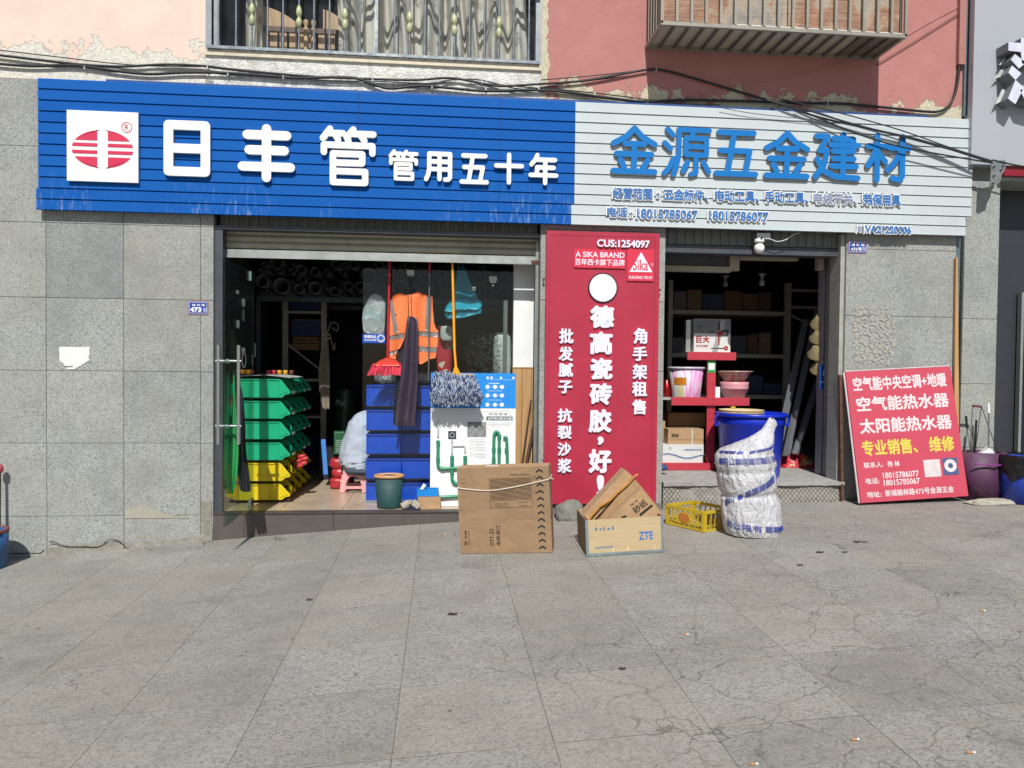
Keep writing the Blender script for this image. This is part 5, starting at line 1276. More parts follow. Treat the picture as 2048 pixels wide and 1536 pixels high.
ppr([(876, 878), (876, 900), (876, 922), (878, 930), (886, 933), (900, 932.5), (930, 931), (970, 930), (982, 928), (986, 922), (987, 905), (987, 880), (988, 866), (992, 861), (997, 866), (998, 880)])
ppr([(904, 908), (904, 932)]); ppr([(904, 934), (904, 950), (907, 958), (914, 962), (960, 962)]); ppr([(930, 908), (930, 931)])
ppr([(998, 880), (998, 960)]); ppr([(1006, 872), (1012, 873), (1013, 882), (1014, 900), (1015, 950)]); ppr([(874, 989), (930, 986)])
m = MB()
for a, b in ((876, 882), (876, 915), (904, 912), (904, 922), (930, 912), (930, 922), (987, 895), (987, 915), (998, 870), (998, 896), (1013, 896), (904, 940)): m.tube([F.p(pu(a), pv(b-3), .025), F.p(pu(a), pv(b+3), .025)], .0205, 10)
for a, b in ((885, 933), (975, 930)): m.tube([F.p(pu(a-4), pv(b), .025), F.p(pu(a+4), pv(b), .025)], .0205, 10)
tag(m.build('pipe_coupling', M_PPR, ps), kind='stuff')

# ---- trash bin, glove, small boxes on the step
c = H(777, 1015, 0.0); rb = (X_(804, 1012, c.y)-X_(750, 1012, c.y))/2; 
cy = c.y+rb*.0+.06
c = P(776, 1013, .06); rt = (X_(806, 950, .12)-X_(747, 950, .12))/2; hb = Z_(776, 952, .16)
tb_ = thing('waste_bin', 'dark green waste bin with a tan rim on the shop step', 'waste bin', (c.x, .2, 0))
prof = [(0, .002), (rt*.80, .002), (rt*.82, .02), (rt*.985, hb)]
m = MB(); m.lathe((c.x, .2, 0), prof+[(rt*.95, hb), (rt*.79, .03), (0, .03)], 28, sy=.72); m.build('body', pm('bottle_green_plastic', '#22484a', .62, 0, .1, 5, .06), tb_)
m = MB(); m.lathe((c.x, .2, hb), [(rt*.93, -.02), (rt*1.04, -.018), (rt*1.05, .006), (rt*.97, .012), (rt*.92, .004), (rt*.93, -.02)], 28, sy=.74); m.build('rim', pm('tan_plastic', '#cf9b6d', .4), tb_)
x0, x1, z0, z1 = pbox(836, 984, 861, 1008, .13)
tag(MB().box(x0, x1+.1, .13, .25, .002, z1-z0).build('small_carton', M_CARD), 'small cardboard box right of the waste bin on the step', 'carton')
x0, x1, zq, z1b = pbox(834, 978, 861, 992, .15); hh = z1-z0
t = thing('blue_tray', 'small bright blue plastic tray on the little carton', 'tray', ((x0+x1)/2, .19, hh+.003))
m = MB(); m.box(x0, x1+.08, .14, .146, hh+.003, hh+.075).box(x0, x1+.08, .244, .25, hh+.003, hh+.075).box(x0, x0+.006, .1465, .2435, hh+.003, hh+.075).box(x1+.074, x1+.08, .1465, .2435, hh+.003, hh+.075).box(x0+.0065, x1+.0735, .1465, .2435, hh+.003, hh+.01); m.build('shell', pm('sky_blue_plastic', '#1a86d6', .4), t)
a = P(842, 982, .19); b = P(850, 969, .19)
tag(MB().tube([a+Vector((0, 0, .0)), b], .020, 12).build('white_tube', M_WHITE), 'short white tube sticking out of the small blue tray', 'tube')
M_GLOVE = pm('grey_work_glove', '#a8a294', .9, 0, .25, 25, .6, 60, .01)
gc = H(822, 1002, .0)
gl_ = thing('work_glove', 'crumpled grey work glove lying right of the waste bin', 'glove', (gc.x, .12, .0))
m = MB(); m.ball((gc.x, .12, .05), .055, 14, sc=(1.1, .7, .8)); m.tube([(gc.x-.02, .12, .05), (gc.x-.075, .10, .025)], [.045, .038], 12)
m.build('palm', M_GLOVE, gl_)
for k, (dx_, dz_, L) in enumerate(((.05, .05, .06), (.065, .035, .07), (.07, .01, .075), (.055, -.02, .06), (-.01, .055, .045))):
    a = Vector((gc.x+.02, .115-.01*k, .055)); b = a+Vector((dx_*.8, -.02, dz_*.7)); cc_ = b+Vector((dx_*.5, -.02, -.03)); cc_.z = max(cc_.z, .017)
    MB().tube([a, b, cc_], [.016, .015, .012], 8).build('finger', M_GLOVE, gl_)

# ================================================================== HOUSE NUMBER PLATES
def plate(l, t, r, b, rows, lab, slant=False):
    x0, x1, z0, z1 = pbox(l, t, r, b, -.005); F = wall_fr(-.0008); w = x1-x0; h = z1-z0
    o = thing('house_number_plate', lab, 'number plate', ((x0+x1)/2, 0, z0))
    MB().fb(F, x0, x1, z0, z1, .002, .006).build('border', pm('plate_pale_red', '#b98f9a', .5), o)
    MB().fb(F, x0+.006, x1-.006, z0+.006, z1-.006, .0062, .008).build('panel', pm('plate_blue', '#1c3f9c', .4), o)
    m = MB(); e = .012
    for (a, b_, c, d) in ((x0+e, x1-e, z0+e, z0+e+.003), (x0+e, x1-e, z1-e-.003, z1-e), (x0+e, x0+e+.003, z0+e+.0035, z1-e-.0035), (x1-e-.003, x1-e, z0+e+.0035, z1-e-.0035)): m.fb(F, a, b_, c, d, .0082, .0095)
    for s, a, b_, c, d, bd in rows: text_mb(m, F, s, x0+w*a, x0+w*b_, z0+h*c, z0+h*d, .0082, .0095, bd)
    m.build('print', M_WHITE, o)
    MB().fb(F, x0+w*.74, x0+w*.92, z0+h*.2, z0+h*.5, .0082, .009).build('blank_tag', pm('tag_grey', '#8fa0bd', .5), o)
plate(376, 602, 417, 629, (('榆 林 路', .2, .84, .62, .78, .02), ('473', .1, .66, .18, .54, .05)), 'small blue house number plate reading 473 on the left granite wall')
plate(1696, 482, 1734, 506, (('榆 林 路', .16, .86, .56, .8, .02), ('475号', .14, .72, .16, .46, .03)), 'small blue house number plate reading 475 under the pale sign board')

# ================================================================== RED ADVERTISING PANEL
YR = -.075
x0, x1 = (X_(1092, 470, YR)+X_(1089, 1005, YR))/2, (X_(1321, 470, YR)+X_(1311, 1005, YR))/2
z1 = (Z_(1092, 462, YR)+Z_(1321, 466, YR))/2; z0 = (Z_(1092, 1003, YR)+Z_(1311, 1012, YR))/2
rp = thing('advertising_panel', 'tall crimson advertising panel with white Chinese lettering between the two shops', 'sign panel', ((x0+x1)/2, YR, z0))
MB().box(x0, x1, YR, -.002, z0, z1).build('panel', M_REDP, rp)
MB().box(x0+.03, x0+.034, YR-.002, YR-.0001, z0+.03, z1-.04).box(x1-.05, x1-.046, YR-.002, YR-.0001, z0+.03, z1-.04).box(x0+.034, x1-.05, YR-.002, YR-.0001, z1-.044, z1-.04).build('frame_line', pm('dark_red_line', '#8e1b30', .5), rp)
F = wall_fr(YR); YT = YR-.015; xc = (x0+x1)/2
def rbox(l, t, r, b): return pbox(l, t, r, b, YT)
M_LAV = pm('lavender_white', '#e9e6f4', .4, 0, .03)
def rtext(s, bx, bold, name='lettering', n1=.024, mat=None, par=None):
    a, b, c, d = rbox(*bx); return text_mb(MB(), F, s, a, b, c, d, .003, n1, bold).build(name, mat or M_LAV, par or rp)
for ch, bx in zip('德高瓷砖胶', ((1180, 611, 1228, 656), (1179, 663, 1225, 709), (1180, 716, 1225, 759), (1179, 766, 1224, 810), (1177, 818, 1223, 865))): rtext(ch, bx, .046, 'character')
rtext(',', (1195, 873, 1207, 890), .05, 'character'); rtext('好', (1177, 898, 1223, 946), .046, 'character'); rtext('!', (1193, 950, 1208, 993), .04, 'character')
for ch, bx in zip('批发腻子', ((1118, 657, 1147, 687), (1117, 693, 1146, 722), (1117, 726, 1146, 754), (1116, 761, 1145, 787))): rtext(ch, bx, .035, 'character')
for ch, bx in zip('抗裂沙浆', ((1115, 817, 1144, 845), (1115, 851, 1143, 878), (1115, 885, 1142, 912), (1115, 917, 1143, 946))): rtext(ch, bx, .035, 'character')
for ch, bx in zip('角手架租售', ((1267, 656, 1294, 688), (1265, 693, 1294, 722), (1265, 728, 1294, 759), (1264, 763, 1294, 793), (1264, 799, 1292, 829))): rtext(ch, bx, .035, 'character')
rtext('CUS:1254097', (1194, 480, 1299, 495), .03)
M_RED2 = pm('brighter_red', '#d4304a', .45, 0, .04)
a, b, c, d = rbox(1148, 499, 1251, 536); pl = MB().fb(F, a, b, c, d, .002, .016).build('brand_plate', M_RED2, rp)
F2 = wall_fr(YR-.016); m = MB(); aa, bb, cc_, dd = rbox(1151, 504, 1249, 515); text_mb(m, F2, 'A SIKA BRAND', aa, bb, cc_, dd, .0003, .002, .015)
aa, bb, cc_, dd = rbox(1150, 518, 1249, 531); text_mb(m, F2, '百年西卡旗下品牌', aa, bb, cc_, dd, .0003, .002, .015); m.build('lettering', M_LAV, pl)
a, b, c, d = rbox(1254, 499, 1308, 562); pl = MB().fb(F, a, b, c, d, .002, .016).build('logo_plate', M_RED2, rp)
m = MB(); t1, t2, t3, t4 = rbox(1259, 504, 1305, 544); m.prism(F2, [(t1, t3), (t2, t3), ((t1+t2)/2, t4)], .0003, .002); m.build('triangle', M_LAV, pl)
m = MB(); aa, bb, cc_, dd = rbox(1266, 519, 1296, 541); text_mb(m, F2, 'Sika', aa, bb, cc_, dd, .0022, .0035, .01); m.build('logo_lettering', M_RED2, pl)
m = MB(); aa, bb, cc_, dd = rbox(1258, 552, 1305, 558); text_mb(m, F2, 'BUILDING TRUST', aa, bb, cc_, dd, .0003, .002, .015); m.ring(F2, t2-.005, t3+.075, .014, .003, .0003, .002, k=12); m.build('lettering', M_LAV, pl)
a, b, c, d = rbox(1174, 545, 1238, 606); m = MB(); cu, cv, R_ = (a+b)/2, (c+d)/2, (b-a)*.47
m.prism(F, [(cu+(R_*(1 if k % 2 else .965))*math.cos(k*math.pi/24), cv+(R_*(1 if k % 2 else .965))*math.sin(k*math.pi/24)) for k in range(48)], .003, .012); o = m.build('blank_disc', M_BLACK, rp)
m = MB(); m.prism(F, [(cu+R_*.9*math.cos(k*math.pi/20), cv+R_*.9*math.sin(k*math.pi/20)) for k in range(40)], .0122, .016); m.build('disc_face', M_LAV, o)
for (px, py) in ((1087, 559), (1319, 580)): 
    c_ = P(px, py, -.03); tag(MB().lathe((c_.x, -.055, c_.z), [(0, 0), (.012, 0), (.012, .012), (.006, .013), (.006, .05), (0, .05)], 8, A=(0, 1, 0)).build('screw', M_RUST), f'rusty fixing screw at the {"left" if px < 1200 else "right"} edge of the red advertising panel', 'screw')

# ================================================================== RIGHT SHOP
FZ = .285
q = NT('worn_concrete_tread'); v = q.pos(); n = q.noise(v, 8., 6, .75, .4)
c = q.ramp(n, [(.35, (.30, .29, .27)), (.6, (.42, .41, .38))])
q.bump(q.noise(v, 45., 4), .5, .006); M_STEPC = q.fin(c, .85)
q = NT('diamond_scored_cement'); v = q.obj(); a1_ = q.n('TexWave', {'Vector': q.map(v, rot=(0, math.radians(40), 0)), 'Scale': 9.}).outputs['Fac']; a2_ = q.n('TexWave', {'Vector': q.map(v, rot=(0, math.radians(-40), 0)), 'Scale': 9.}).outputs['Fac']
w_ = q.math('MINIMUM', q.ramp(a1_, [(.0, 0.), (.12, 1.)]), q.ramp(a2_, [(.0, 0.), (.12, 1.)]))
msk = q.ramp(q.noise(v, 2.2, 3), [(.42, 0.), (.55, 1.)])
w2 = q.math('ADD', q.math('MULTIPLY', w_, msk), q.math('SUBTRACT', 1., msk), True)
c = q.mix(w2, (.15, .14, .12), q.ramp(q.noise(v, 26., 5, .8), [(.3, (.24, .23, .2)), (.7, (.40, .385, .345))])); q.bump(q.math('ADD', w2, q.noise(v, 30., 5, .8)), .8, .01); M_SCORE = q.fin(c, .95)
s2 = tag(MB().box(XP1+.001, XR0-.001, .03, 5.2, -.3, FZ-.03).build('shop_step', M_SCORE), kind='structure')
mb = MB(); nx = 60
def tf(u, v):
    x = XP1+.001+(XR0-XP1-.002)*u; z0_ = gz(x, 0)-.03; z = z0_+(FZ-.02-z0_)*v
    return (x, -.03+.02*noise.noise(Vector((x*5, z*7, 2)))+.008*noise.noise(Vector((x*30, z*30, 2))), z)
mb.grid(tf, nx, 12); mb.build('scored_riser', M_SCORE, s2)
def tf2(u, v):
    x = XP1+.001+(XR0-XP1-.002)*u; y = -.055+.022*noise.noise(Vector((x*4, 9, 2)))*(1-v)+.2*v
    return (x, y, FZ+(-.012*abs(noise.noise(Vector((x*9, 3, 1)))) if v == 0 else 0)-.002*(1-v))
mb = MB(); mb.grid(tf2, nx, 3); mb.grid(lambda u, v: (tf2(u, 0)[0], tf2(u, 0)[1]+.004*(1-v), tf2(u, 0)[2]-.035*(1-v)), nx, 1)
mb.build('tread_edge', M_STEPC, s2)
MB().box(XP1+.001, XR0-.001, .146, .41, FZ-.029, FZ-.0005).box(XP1+.001, XR0+1.7, .4101, 5.2, FZ-.029, FZ-.0005).build('floor_slab', M_STEPC, s2)
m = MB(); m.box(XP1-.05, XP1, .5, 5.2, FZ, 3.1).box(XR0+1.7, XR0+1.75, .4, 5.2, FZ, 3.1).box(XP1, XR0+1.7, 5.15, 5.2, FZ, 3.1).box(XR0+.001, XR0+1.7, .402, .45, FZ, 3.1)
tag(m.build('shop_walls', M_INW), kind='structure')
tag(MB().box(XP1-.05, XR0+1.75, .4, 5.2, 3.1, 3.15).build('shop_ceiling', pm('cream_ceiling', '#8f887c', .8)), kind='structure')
corrugated(XP1+.01, XR0-.01, .10, Z_(1500, 492, .10), Z_(1500, 470, .1)+.12, 'corrugated_fascia', 'corrugated grey metal strip above the second shop, below the pale sign')
tag(MB().box(XP1+.001, XR0-.001, .08, .24, Z_(1500, 509, .1), Z_(1500, 494, .1)).build('shutter_lintel', M_DARKM), 'dark steel lintel band under the corrugated fascia of the second shop', 'lintel')
tag(MB().box(XR0-.045, XR0-.001, .03, .24, FZ+.0, 2.84).build('edge_post', pm('reveal_grey', '#a3a39c', .8, 0, .2, 12, .2)), 'grey reveal post at the right side of the second shop', 'post')
# silver guide rail and door leaf post
yr2 = .17
xa, xb = X_(1664, 760, yr2), X_(1673, 760, yr2)
tag(MB().box(xa, xb, yr2-.03, yr2+.02, FZ+.001, Z_(1668, 518, yr2)).build('shutter_rail', M_ALU), 'silver shutter guide rail at the right side of the second shop', 'guide rail')
yc2 = .42
t = thing('entrance_wall', 'pale grey door post with stickers at the right side of the second shop', 'post', (X_(1652, 760, yc2), yc2, FZ))
x0, x1 = X_(1644, 760, yc2), X_(1662, 760, yc2)
MB().box(x0, x1, yc2, yc2+.12, FZ+.001, 2.9).build('post', pm('lavender_grey', '#8d8b93', .6, 0, .08), t)
F = wall_fr(yc2)
a, b, c_, d = pbox(1640, 730, 1660, 779, yc2-.01)
MB().fb(F, a, b, c_, d, .001, .004).build('camera_notice', pm('cctv_blue', '#1c4b9c', .5), t)
m = MB(); w = b-a; h = d-c_
m.prism(F, [(a+w*.3, c_+h*.72), (a+w*.42, c_+h*.82), (a+w*.72, c_+h*.66), (a+w*.64, c_+h*.54)], .0042, .006).prism(F, [(a+w*.3, c_+h*.56), (a+w*.36, c_+h*.56), (a+w*.44, c_+h*.72), (a+w*.38, c_+h*.74)], .0042, .0055)
text_mb(m, F, '监控区域', a+w*.1, a+w*.9, c_+h*.26, c_+h*.34, .0042, .0055, 0.01); m.build('print', M_WHITE, t)
a, b, c_, d = pbox(1644, 712, 1660, 722, yc2)
text_mb(MB(), F, 'H东鹏', a, b, c_, d, .0005, .002, .0).build('lettering', pm('grey_print', '#4a4a55', .6), t)
# cream inner shutter frame pieces
M_CRM = pm('cream_plaster_frame', '#a39b8b', .7, 0, .1, 6, .1, dirt=.25)
yi = .33
t = thing('inner_frame', 'dim cream door frame inside the top of the second shop', 'frame', (X_(1440, 530, yi), yi, 2.5))
def ib(l, tt, r, b, y=yi, dp=.08, nm='frame_piece'):
    a, b_, c, d = pbox(l, tt, r, b, y); MB().box(a, b_, y, y+dp, c, d).build(nm, M_CRM, t)
ib(1327, 532, 1462, 543); ib(1460, 508, 1479, 541, yi-.003); ib(1480, 512, 1597, 520, yi); ib(1637, 508, 1648, 540, yi-.003)
a, b_, c, d = pbox(1327, 511, 1459, 531, yi+.05); MB().box(a, b_, yi+.05, yi+.06, c, d).build('recess_panel', pm('dim_grey_panel', '#55555a', .7), t)
for (px, py, y) in ((1524, 562, 1.2), (1451, 565, 2.0)):
    c = P(px, py, y); tt = thing('ceiling_lamp', f'unlit bulb holder hanging {"nearer the street" if y < 1.5 else "deeper inside"} in the second shop', 'lamp', (c.x, y, c.z-.05))
    MB().lathe((c.x, y, c.z-.06), [(0, 0), (.03, .01), (.035, .05), (.018, .08), (.018, .12), (.045, .13), (.045, .15), (0, .152)], 14).build('bulb', pm('dull_bulb', '#9a9aa0', .4), tt)
    MB().tube([(c.x, y, c.z+.092), (c.x, y, 3.1)], .006, 6).build('stem', M_BLACK, tt)
# security camera under sign
yc_ = -.02
cm = thing('security_camera', 'white ball-shaped security camera hanging under the pale sign board', 'camera', P(1520, 506, yc_))
a, b_, c, d = pbox(1514, 466, 1541, 478, yc_); MB().box(a, b_, yc_, yc_+.11, c, d).build('junction_box', M_ALU, cm)
c = P(1520, 482, yc_); MB().lathe((c.x, c.y+.02, c.z-.015), [(.0, 0), (.045, 0), (.052, .012), (.046, .035), (.02, .048), (0, .05)], 16).build('neck', M_WHITE, cm)
c = P(1520, 496, yc_); MB().ball((c.x, c.y+.02, c.z), .054, 16).build('ball', M_WHITE, cm)
MB().box(c.x-.01, c.x+.008, c.y-.038, c.y-.034, c.z+.085, c.z+.105).build('lens', M_BLACK, cm)
tag(MB().tube(smooth_path([P(1530, 477, yc_-.0), P(1540, 478, yc_), P(1554, 483, yc_), P(1570, 480, yc_), P(1580, 474, yc_), P(1590, 468, yc_), P(1600, 466, yc_)], 5), .004, 6).build('white_cable', M_WHITE), 'thin white cable looping from the security camera up to the sign', 'cable')

# ---- red display shelf
bp = H(1380, 938, FZ); YSH = .84
sd = thing('display_shelf', 'red T-shaped metal display shelf in the doorway of the second shop', 'shelf', (X_(1420, 930, YSH), YSH, FZ))
def sbx(l, t_, r, b, y0=YSH, dp=.03, nm='beam', mat=None):
    a, b_, c, d = pbox(l, t_, r, b, y0); MB().box(a, b_, y0, y0+dp, c, d).build(nm, mat or M_SHELF, sd); return a, b_, c, d
a, b_, c, d = sbx(1414, 722, 1430, 926, nm='post'); pa, pb_ = a, b_
sbx(1375, 704, 1472, 720, YSH-.032, .03); l_, r_, c, d = sbx(1343, 795, 1499, 811, YSH-.032, .03)
zmid = Z_(1420, 796, YSH-.03); ztop_ = Z_(1420, 704, YSH-.03); 
a, b_, c, d = sbx(1318, 926, 1428, 940, YSH-.032, .03)
MB().box(a, b_, YSH-.001, YSH+.55, Z_(1400, 926, YSH)-.02, Z_(1400, 926, YSH)-.0).build('base_shelf', M_SHELF, sd)
zb_s = Z_(1400, 926, YSH)
MB().box(X_(1322, 800, YSH), r_, YSH-.0015, YSH+.42, zmid-.025, zmid-.0).build('middle_shelf', pm('shelf_board_grey', '#a9a6a4', .6), sd)
MB().box(X_(1375, 710, YSH), X_(1472, 710, YSH), YSH-.0015, YSH+.4, ztop_-.02, ztop_).build('top_shelf', pm('shelf_board_grey', '#a9a6a4', .6), sd)
m = MB()
for py in (768, 778, 788, 798, 808, 817, 827, 837):
    for px in (1418, 1426):
        c = P(px, py, YSH-.034 if 795 <= py <= 811 else YSH-.001); m.prism(wall_fr(c.y), [(c.x+.006*math.cos(k), c.z+.006*math.sin(k)) for k in (0, 1, 2, 3, 4, 5)], 0, .003)
tag(m.build('punched_holes', pm('hole_dark', '#5a1820', .7), sd), kind='stuff')
a, b_, c, d = pbox(1415, 721, 1431, 745, YSH); F = wall_fr(YSH-.0005)
t = thing('payment_card', 'small green card with a blank white square taped on the red shelf post', 'card', ((a+b_)/2, YSH, c))
MB().fb(F, a, b_, c, d, .0005, .003).build('card', pm('card_green', '#2fa04c', .5), t)
MB().fb(F, a+.012, b_-.012, c+.03, d-.03, .0032, .004).build('white_square', M_WHITE, t)
# tool box carton
yq = YSH+.02
a, b_, c, d = pbox(1388, 638, 1461, 703, yq); c = ztop_+.001
t = thing('tool_carton', 'white and grey power tool carton with red lettering on the top red shelf', 'carton', ((a+b_)/2, yq, c))
MB().box(a, b_, yq, yq+.16, c, d).build('box', pm('carton_white', '#d9d9d7', .5, 0, .05), t)
F = wall_fr(yq); w = b_-a; h = d-c
MB().prism(F, [(a+.002, c+h*.56), (b_-.002, c+h*.56), (b_-.002, d-.002), (a+.002, d-.002)], .0003, .0015).build('grey_field', pm('carton_grey', '#77787b', .5), t)
m = MB(); m.prism(F, [(a+w*.5, c+.002), (a+w*.64, c+.002), (a+w*.86, c+h*.98), (a+w*.72, c+h*.98)], .0017, .0022); m.build('grey_stripe', pm('carton_stripe', '#a2a2a2', .5), t)
MRD = pm('carton_red', '#a82231', .5, 0, .05)
m = MB(); u0_, v0_ = a+w*.06, c+h*.28
m.fb(F, u0_, u0_+w*.16, v0_+h*.17, v0_+h*.2, .0018, .003).fb(F, u0_, u0_+w*.035, v0_, v0_+h*.2, .0016, .0028).fb(F, u0_, u0_+w*.16, v0_, v0_+h*.03, .0018, .003).fb(F, u0_+w*.03, u0_+w*.14, v0_+h*.06, v0_+h*.085, .0018, .003).fb(F, u0_+w*.03, u0_+w*.14, v0_+h*.115, v0_+h*.14, .0018, .003).fb(F, u0_+w*.11, u0_+w*.145, v0_+h*.065, v0_+h*.135, .0016, .0027)
text_mb(m, F, '大', u0_+w*.18, u0_+w*.36, v0_, v0_+h*.2, .0018, .003, .05)
text_mb(m, F, 'DO.THE BEST', u0_, u0_+w*.34, c+h*.15, c+h*.21, .0018, .003, .02)
m.ring(F, a+w*.88, c+h*.12, h*.07, h*.05, .0024, .003)
m.prism(F, [(a+w*.62, c+h*.54), (a+w*.78, c+h*.50), (a+w*.80, c+h*.60), (a+w*.64, c+h*.64)], .0026, .0035); m.fb(F, a+w*.66, a+w*.70, c+h*.22, c+h*.52, .0026, .0034)
m.build('red_print', MRD, t)
m = MB(); text_mb(m, F, 'JD15-1', a+w*.08, a+w*.28, c+h*.73, c+h*.80, .0018, .003, .02)
m.fb(F, a+w*.655, a+w*.7, c+h*.66, c+h*.92, .0026, .0035).fb(F, a+w*.72, a+w*.92, c+h*.62, c+h*.66, .0026, .0035).fb(F, a+w*.9, a+w*.94, c+h*.5, c+h*.68, .0024, .0033).fb(F, a+w*.78, a+w*.93, c+h*.5, c+h*.53, .0026, .0035).fb(F, a+w*.4, a+w*.55, c+h*.59, c+h*.615, .0026, .0033)
m.prism(F, [(a+w*.45, c+h*.10), (a+w*.8, c+h*.10), (a+w*.85, c+h*.13), (a+w*.5, c+h*.13)], .0024, .003)
m.build('black_print', M_INK, t)
tag(MB().box(X_(1375, 670, YSH), X_(1384, 670, YSH), yq+.03, yq+.1, ztop_, ztop_+.36).build('steel_bracket', M_ALU), 'small upright steel bracket left of the power tool carton', 'bracket')
# bucket
q = NT('marbled_bucket_plastic'); v = q.obj(); n = q.noise(q.map(v, (1.3, 1.3, .25), loc=(.4, 0, 0)), 4.5, 2, .4, .8)
q.fin(q.ramp(n, [(.36, (.62, .56, .30)), (.44, (.66, .66, .72)), (.52, (.68, .66, .72)), (.58, (.72, .22, .56)), (.66, (.70, .62, .70))]), .35); M_BUCK = q.m
yb2 = YSH+.15
r1 = (X_(1408, 734, yb2)-X_(1337, 734, yb2))/2; xc_ = X_(1372.5, 760, yb2); hb_ = Z_(1372, 735, yb2-.1)-zmid
t = thing('bucket', 'marbled white, pink and yellow plastic bucket on the middle red shelf', 'bucket', (xc_, yb2, zmid))
MB().lathe((xc_, yb2, zmid+.001), [(0, 0), (r1*.74, 0), (r1*.76, .01), (r1*.93, hb_-.01), (r1*.90, hb_-.01), (r1*.72, .012), (0, .012)], 28).build('body', M_BUCK, t)
MB().lathe((xc_, yb2, zmid+hb_), [(r1*.9, -.018), (r1*1.0, -.016), (r1*1.01, .004), (r1*.9, .008), (r1*.9, -.018)], 28).build('rim', pm('pale_lilac_plastic', '#cfc8dc', .4), t)
MB().tube(smooth_path([(xc_+r1*.96, yb2-.02, zmid+hb_-.01), (xc_+r1*1.05, yb2-.05, zmid+hb_*.8), (xc_+r1*1.0, yb2-.10, zmid+hb_*.55)], 5), .0035, 6).build('wire_handle', M_STEEL, t)
m = MB(); F = wall_fr(yb2-r1*.87); c = P(1364, 763, F.O.y); m.grid(lambda u, v: (c.x-.055+.11*u, yb2-math.sqrt(max(0, (r1*(.76+.17*(c.z-.04+.085*v-zmid)/hb_))**2-(c.x-.055+.11*u-xc_)**2))-.003, c.z-.04+.085*v), 6, 3); m.build('label', pm('orange_label', '#d98a2a', .5, 0, .5, 60), t)
# basins
M_BASP = pm('pink_basin', '#d99aa4', .4, 0, .15, 3); q = NT('marbled_basin'); v = q.obj(); n = q.noise(q.map(v, (1, 1, 1.5)), 6., 2, .4, .8)
q.fin(q.ramp(n, [(.38, (.62, .35, .3)), (.46, (.65, .62, .42)), (.54, (.7, .12, .25)), (.62, (.66, .5, .46))]), .35); M_BASM = q.m
xc_ = X_(1468, 770, yb2); zb1 = zmid
for (zz0, h_, ra, rb_, mt, lb) in ((zmid+.001, .10, X_(1489, 790, yb2)-xc_-.01, X_(1495, 780, yb2)-xc_, M_BASP, 'pink ribbed basin at the bottom of the pair on the middle red shelf'),
                              (Z_(1468, 763, yb2-.1), Z_(1468, 742, yb2-.12)-Z_(1468, 763, yb2-.1), .115, X_(1503, 744, yb2)-xc_, M_BASM, 'marbled flared basin resting on the pink basin on the red shelf')):
    t = thing('basin', lb, 'basin', (xc_, yb2, zz0))
    if mt is M_BASP: h_ = Z_(1468, 763, yb2-.1)-zz0-.003; prof = [(0, 0), (ra, 0), (rb_, h_*.55), (rb_*1.02, h_*.56), (rb_*.98, h_*.62), (rb_*1.01, h_*.7), (rb_*.98, h_*.8), (rb_*1.03, h_*.96), (rb_*.9, h_), (rb_*.85, h_*.3), (0, h_*.2)]
    else: prof = [(0, 0), (ra, 0), (rb_*.9, h_*.92), (rb_, h_*.93), (rb_, h_), (rb_*.88, h_), (ra*.95, .01), (0, .01)]
    MB().lathe((xc_, yb2, zz0), prof, 28).build('body', mt, t)
a, b_, c, d = pbox(1430, 774, 1440, 795, YSH+.02); tag(MB().box(a, b_, YSH+.02, YSH+.07, zmid+.001, d).build('small_box', M_WHITE), 'tiny white box with red mark beside the pink basin', 'box')
c = P(1333, 786, YSH+.25); t = thing('thermos', 'shiny red vacuum flask left of the marbled bucket', 'flask', (c.x, c.y, zmid)); MB().lathe((c.x, c.y, zmid+.001), [(0, 0), (.06, 0), (.065, .05), (.06, .12), (.035, .16), (.03, .19), (.02, .2), (0, .2)], 18).build('body', pm('metallic_red', '#a81f26', .2, .7), t)
# boxes on base shelf
def carton(l, t_, r, b, y, dp, mat, lab, z0=None, name='carton', dz=0):
    a, b_, c, d = pbox(l, t_, r, b, y); c = z0 if z0 is not None else c
    o = thing(name, lab, 'carton', ((a+b_)/2, y, c)); MB().box(a, b_, y, y+dp, c, d).build('box', mat, o); return o, (a, b_, c, d)
M_WBOX = pm('white_printed_carton', '#d5d6d3', .6, 0, .06)
o, (a, b_, c, d) = carton(1325, 889, 1407, 923, YSH+.0, .35, M_WBOX, 'white carton with a blue wave print on the bottom red shelf', zb_s+.001)
F = wall_fr(YSH); m = MB(); w = b_-a; h = d-c
pts = [F.p(a+w*u, c+h*(.42+.10*math.sin(u*7+.6)-.08*u), .002) for u in [i/20*.98+.01 for i in range(21)]]
m.tube(pts, .004, 4).tube([p+Vector((0, 0, -.006-.008*abs(math.sin(i)))) for i, p in enumerate(pts)], .0025, 4); text_mb(m, F, 'UV超滤直饮净水器', a+w*.5, a+w*.95, c+h*.66, c+h*.76, .0005, .002, .01); m.ring(F, a+w*.18, c+h*.8, .016, .004, .0005, .002)
m.build('blue_print', pm('carton_blue_print', '#3d6a9c', .6), o)
ztb = d
o, (a, b_, c, d) = carton(1336, 858, 1407, 888, YSH+.03, .3, M_CARD, 'brown carton with a white strap on top of the white wave carton', ztb+.001)
F = wall_fr(YSH+.03); w = b_-a; h = d-c
m = MB(); text_mb(m, F, '国援', a+w*.1, a+w*.3, c+h*.45, c+h*.68, .0005, .0015, .03).fb(F, a+.005, b_-.005, c+h*.28, c+h*.295, .0005, .0015); m.build('print', pm('brown_print', '#4b3c2b', .7), o)
MB().box(a+w*.66, a+w*.70, YSH+.026, YSH+.0295, c+.001, d+.003).box(a+w*.66, a+w*.70, YSH+.0296, YSH+.332, d+.0005, d+.003).build('strap', pm('white_strap', '#c9c5b8', .6), o)
carton(1336, 826, 1410, 856, YSH+.30, .3, M_CARDD, 'dim brown carton behind, above the strapped carton', d+.002)
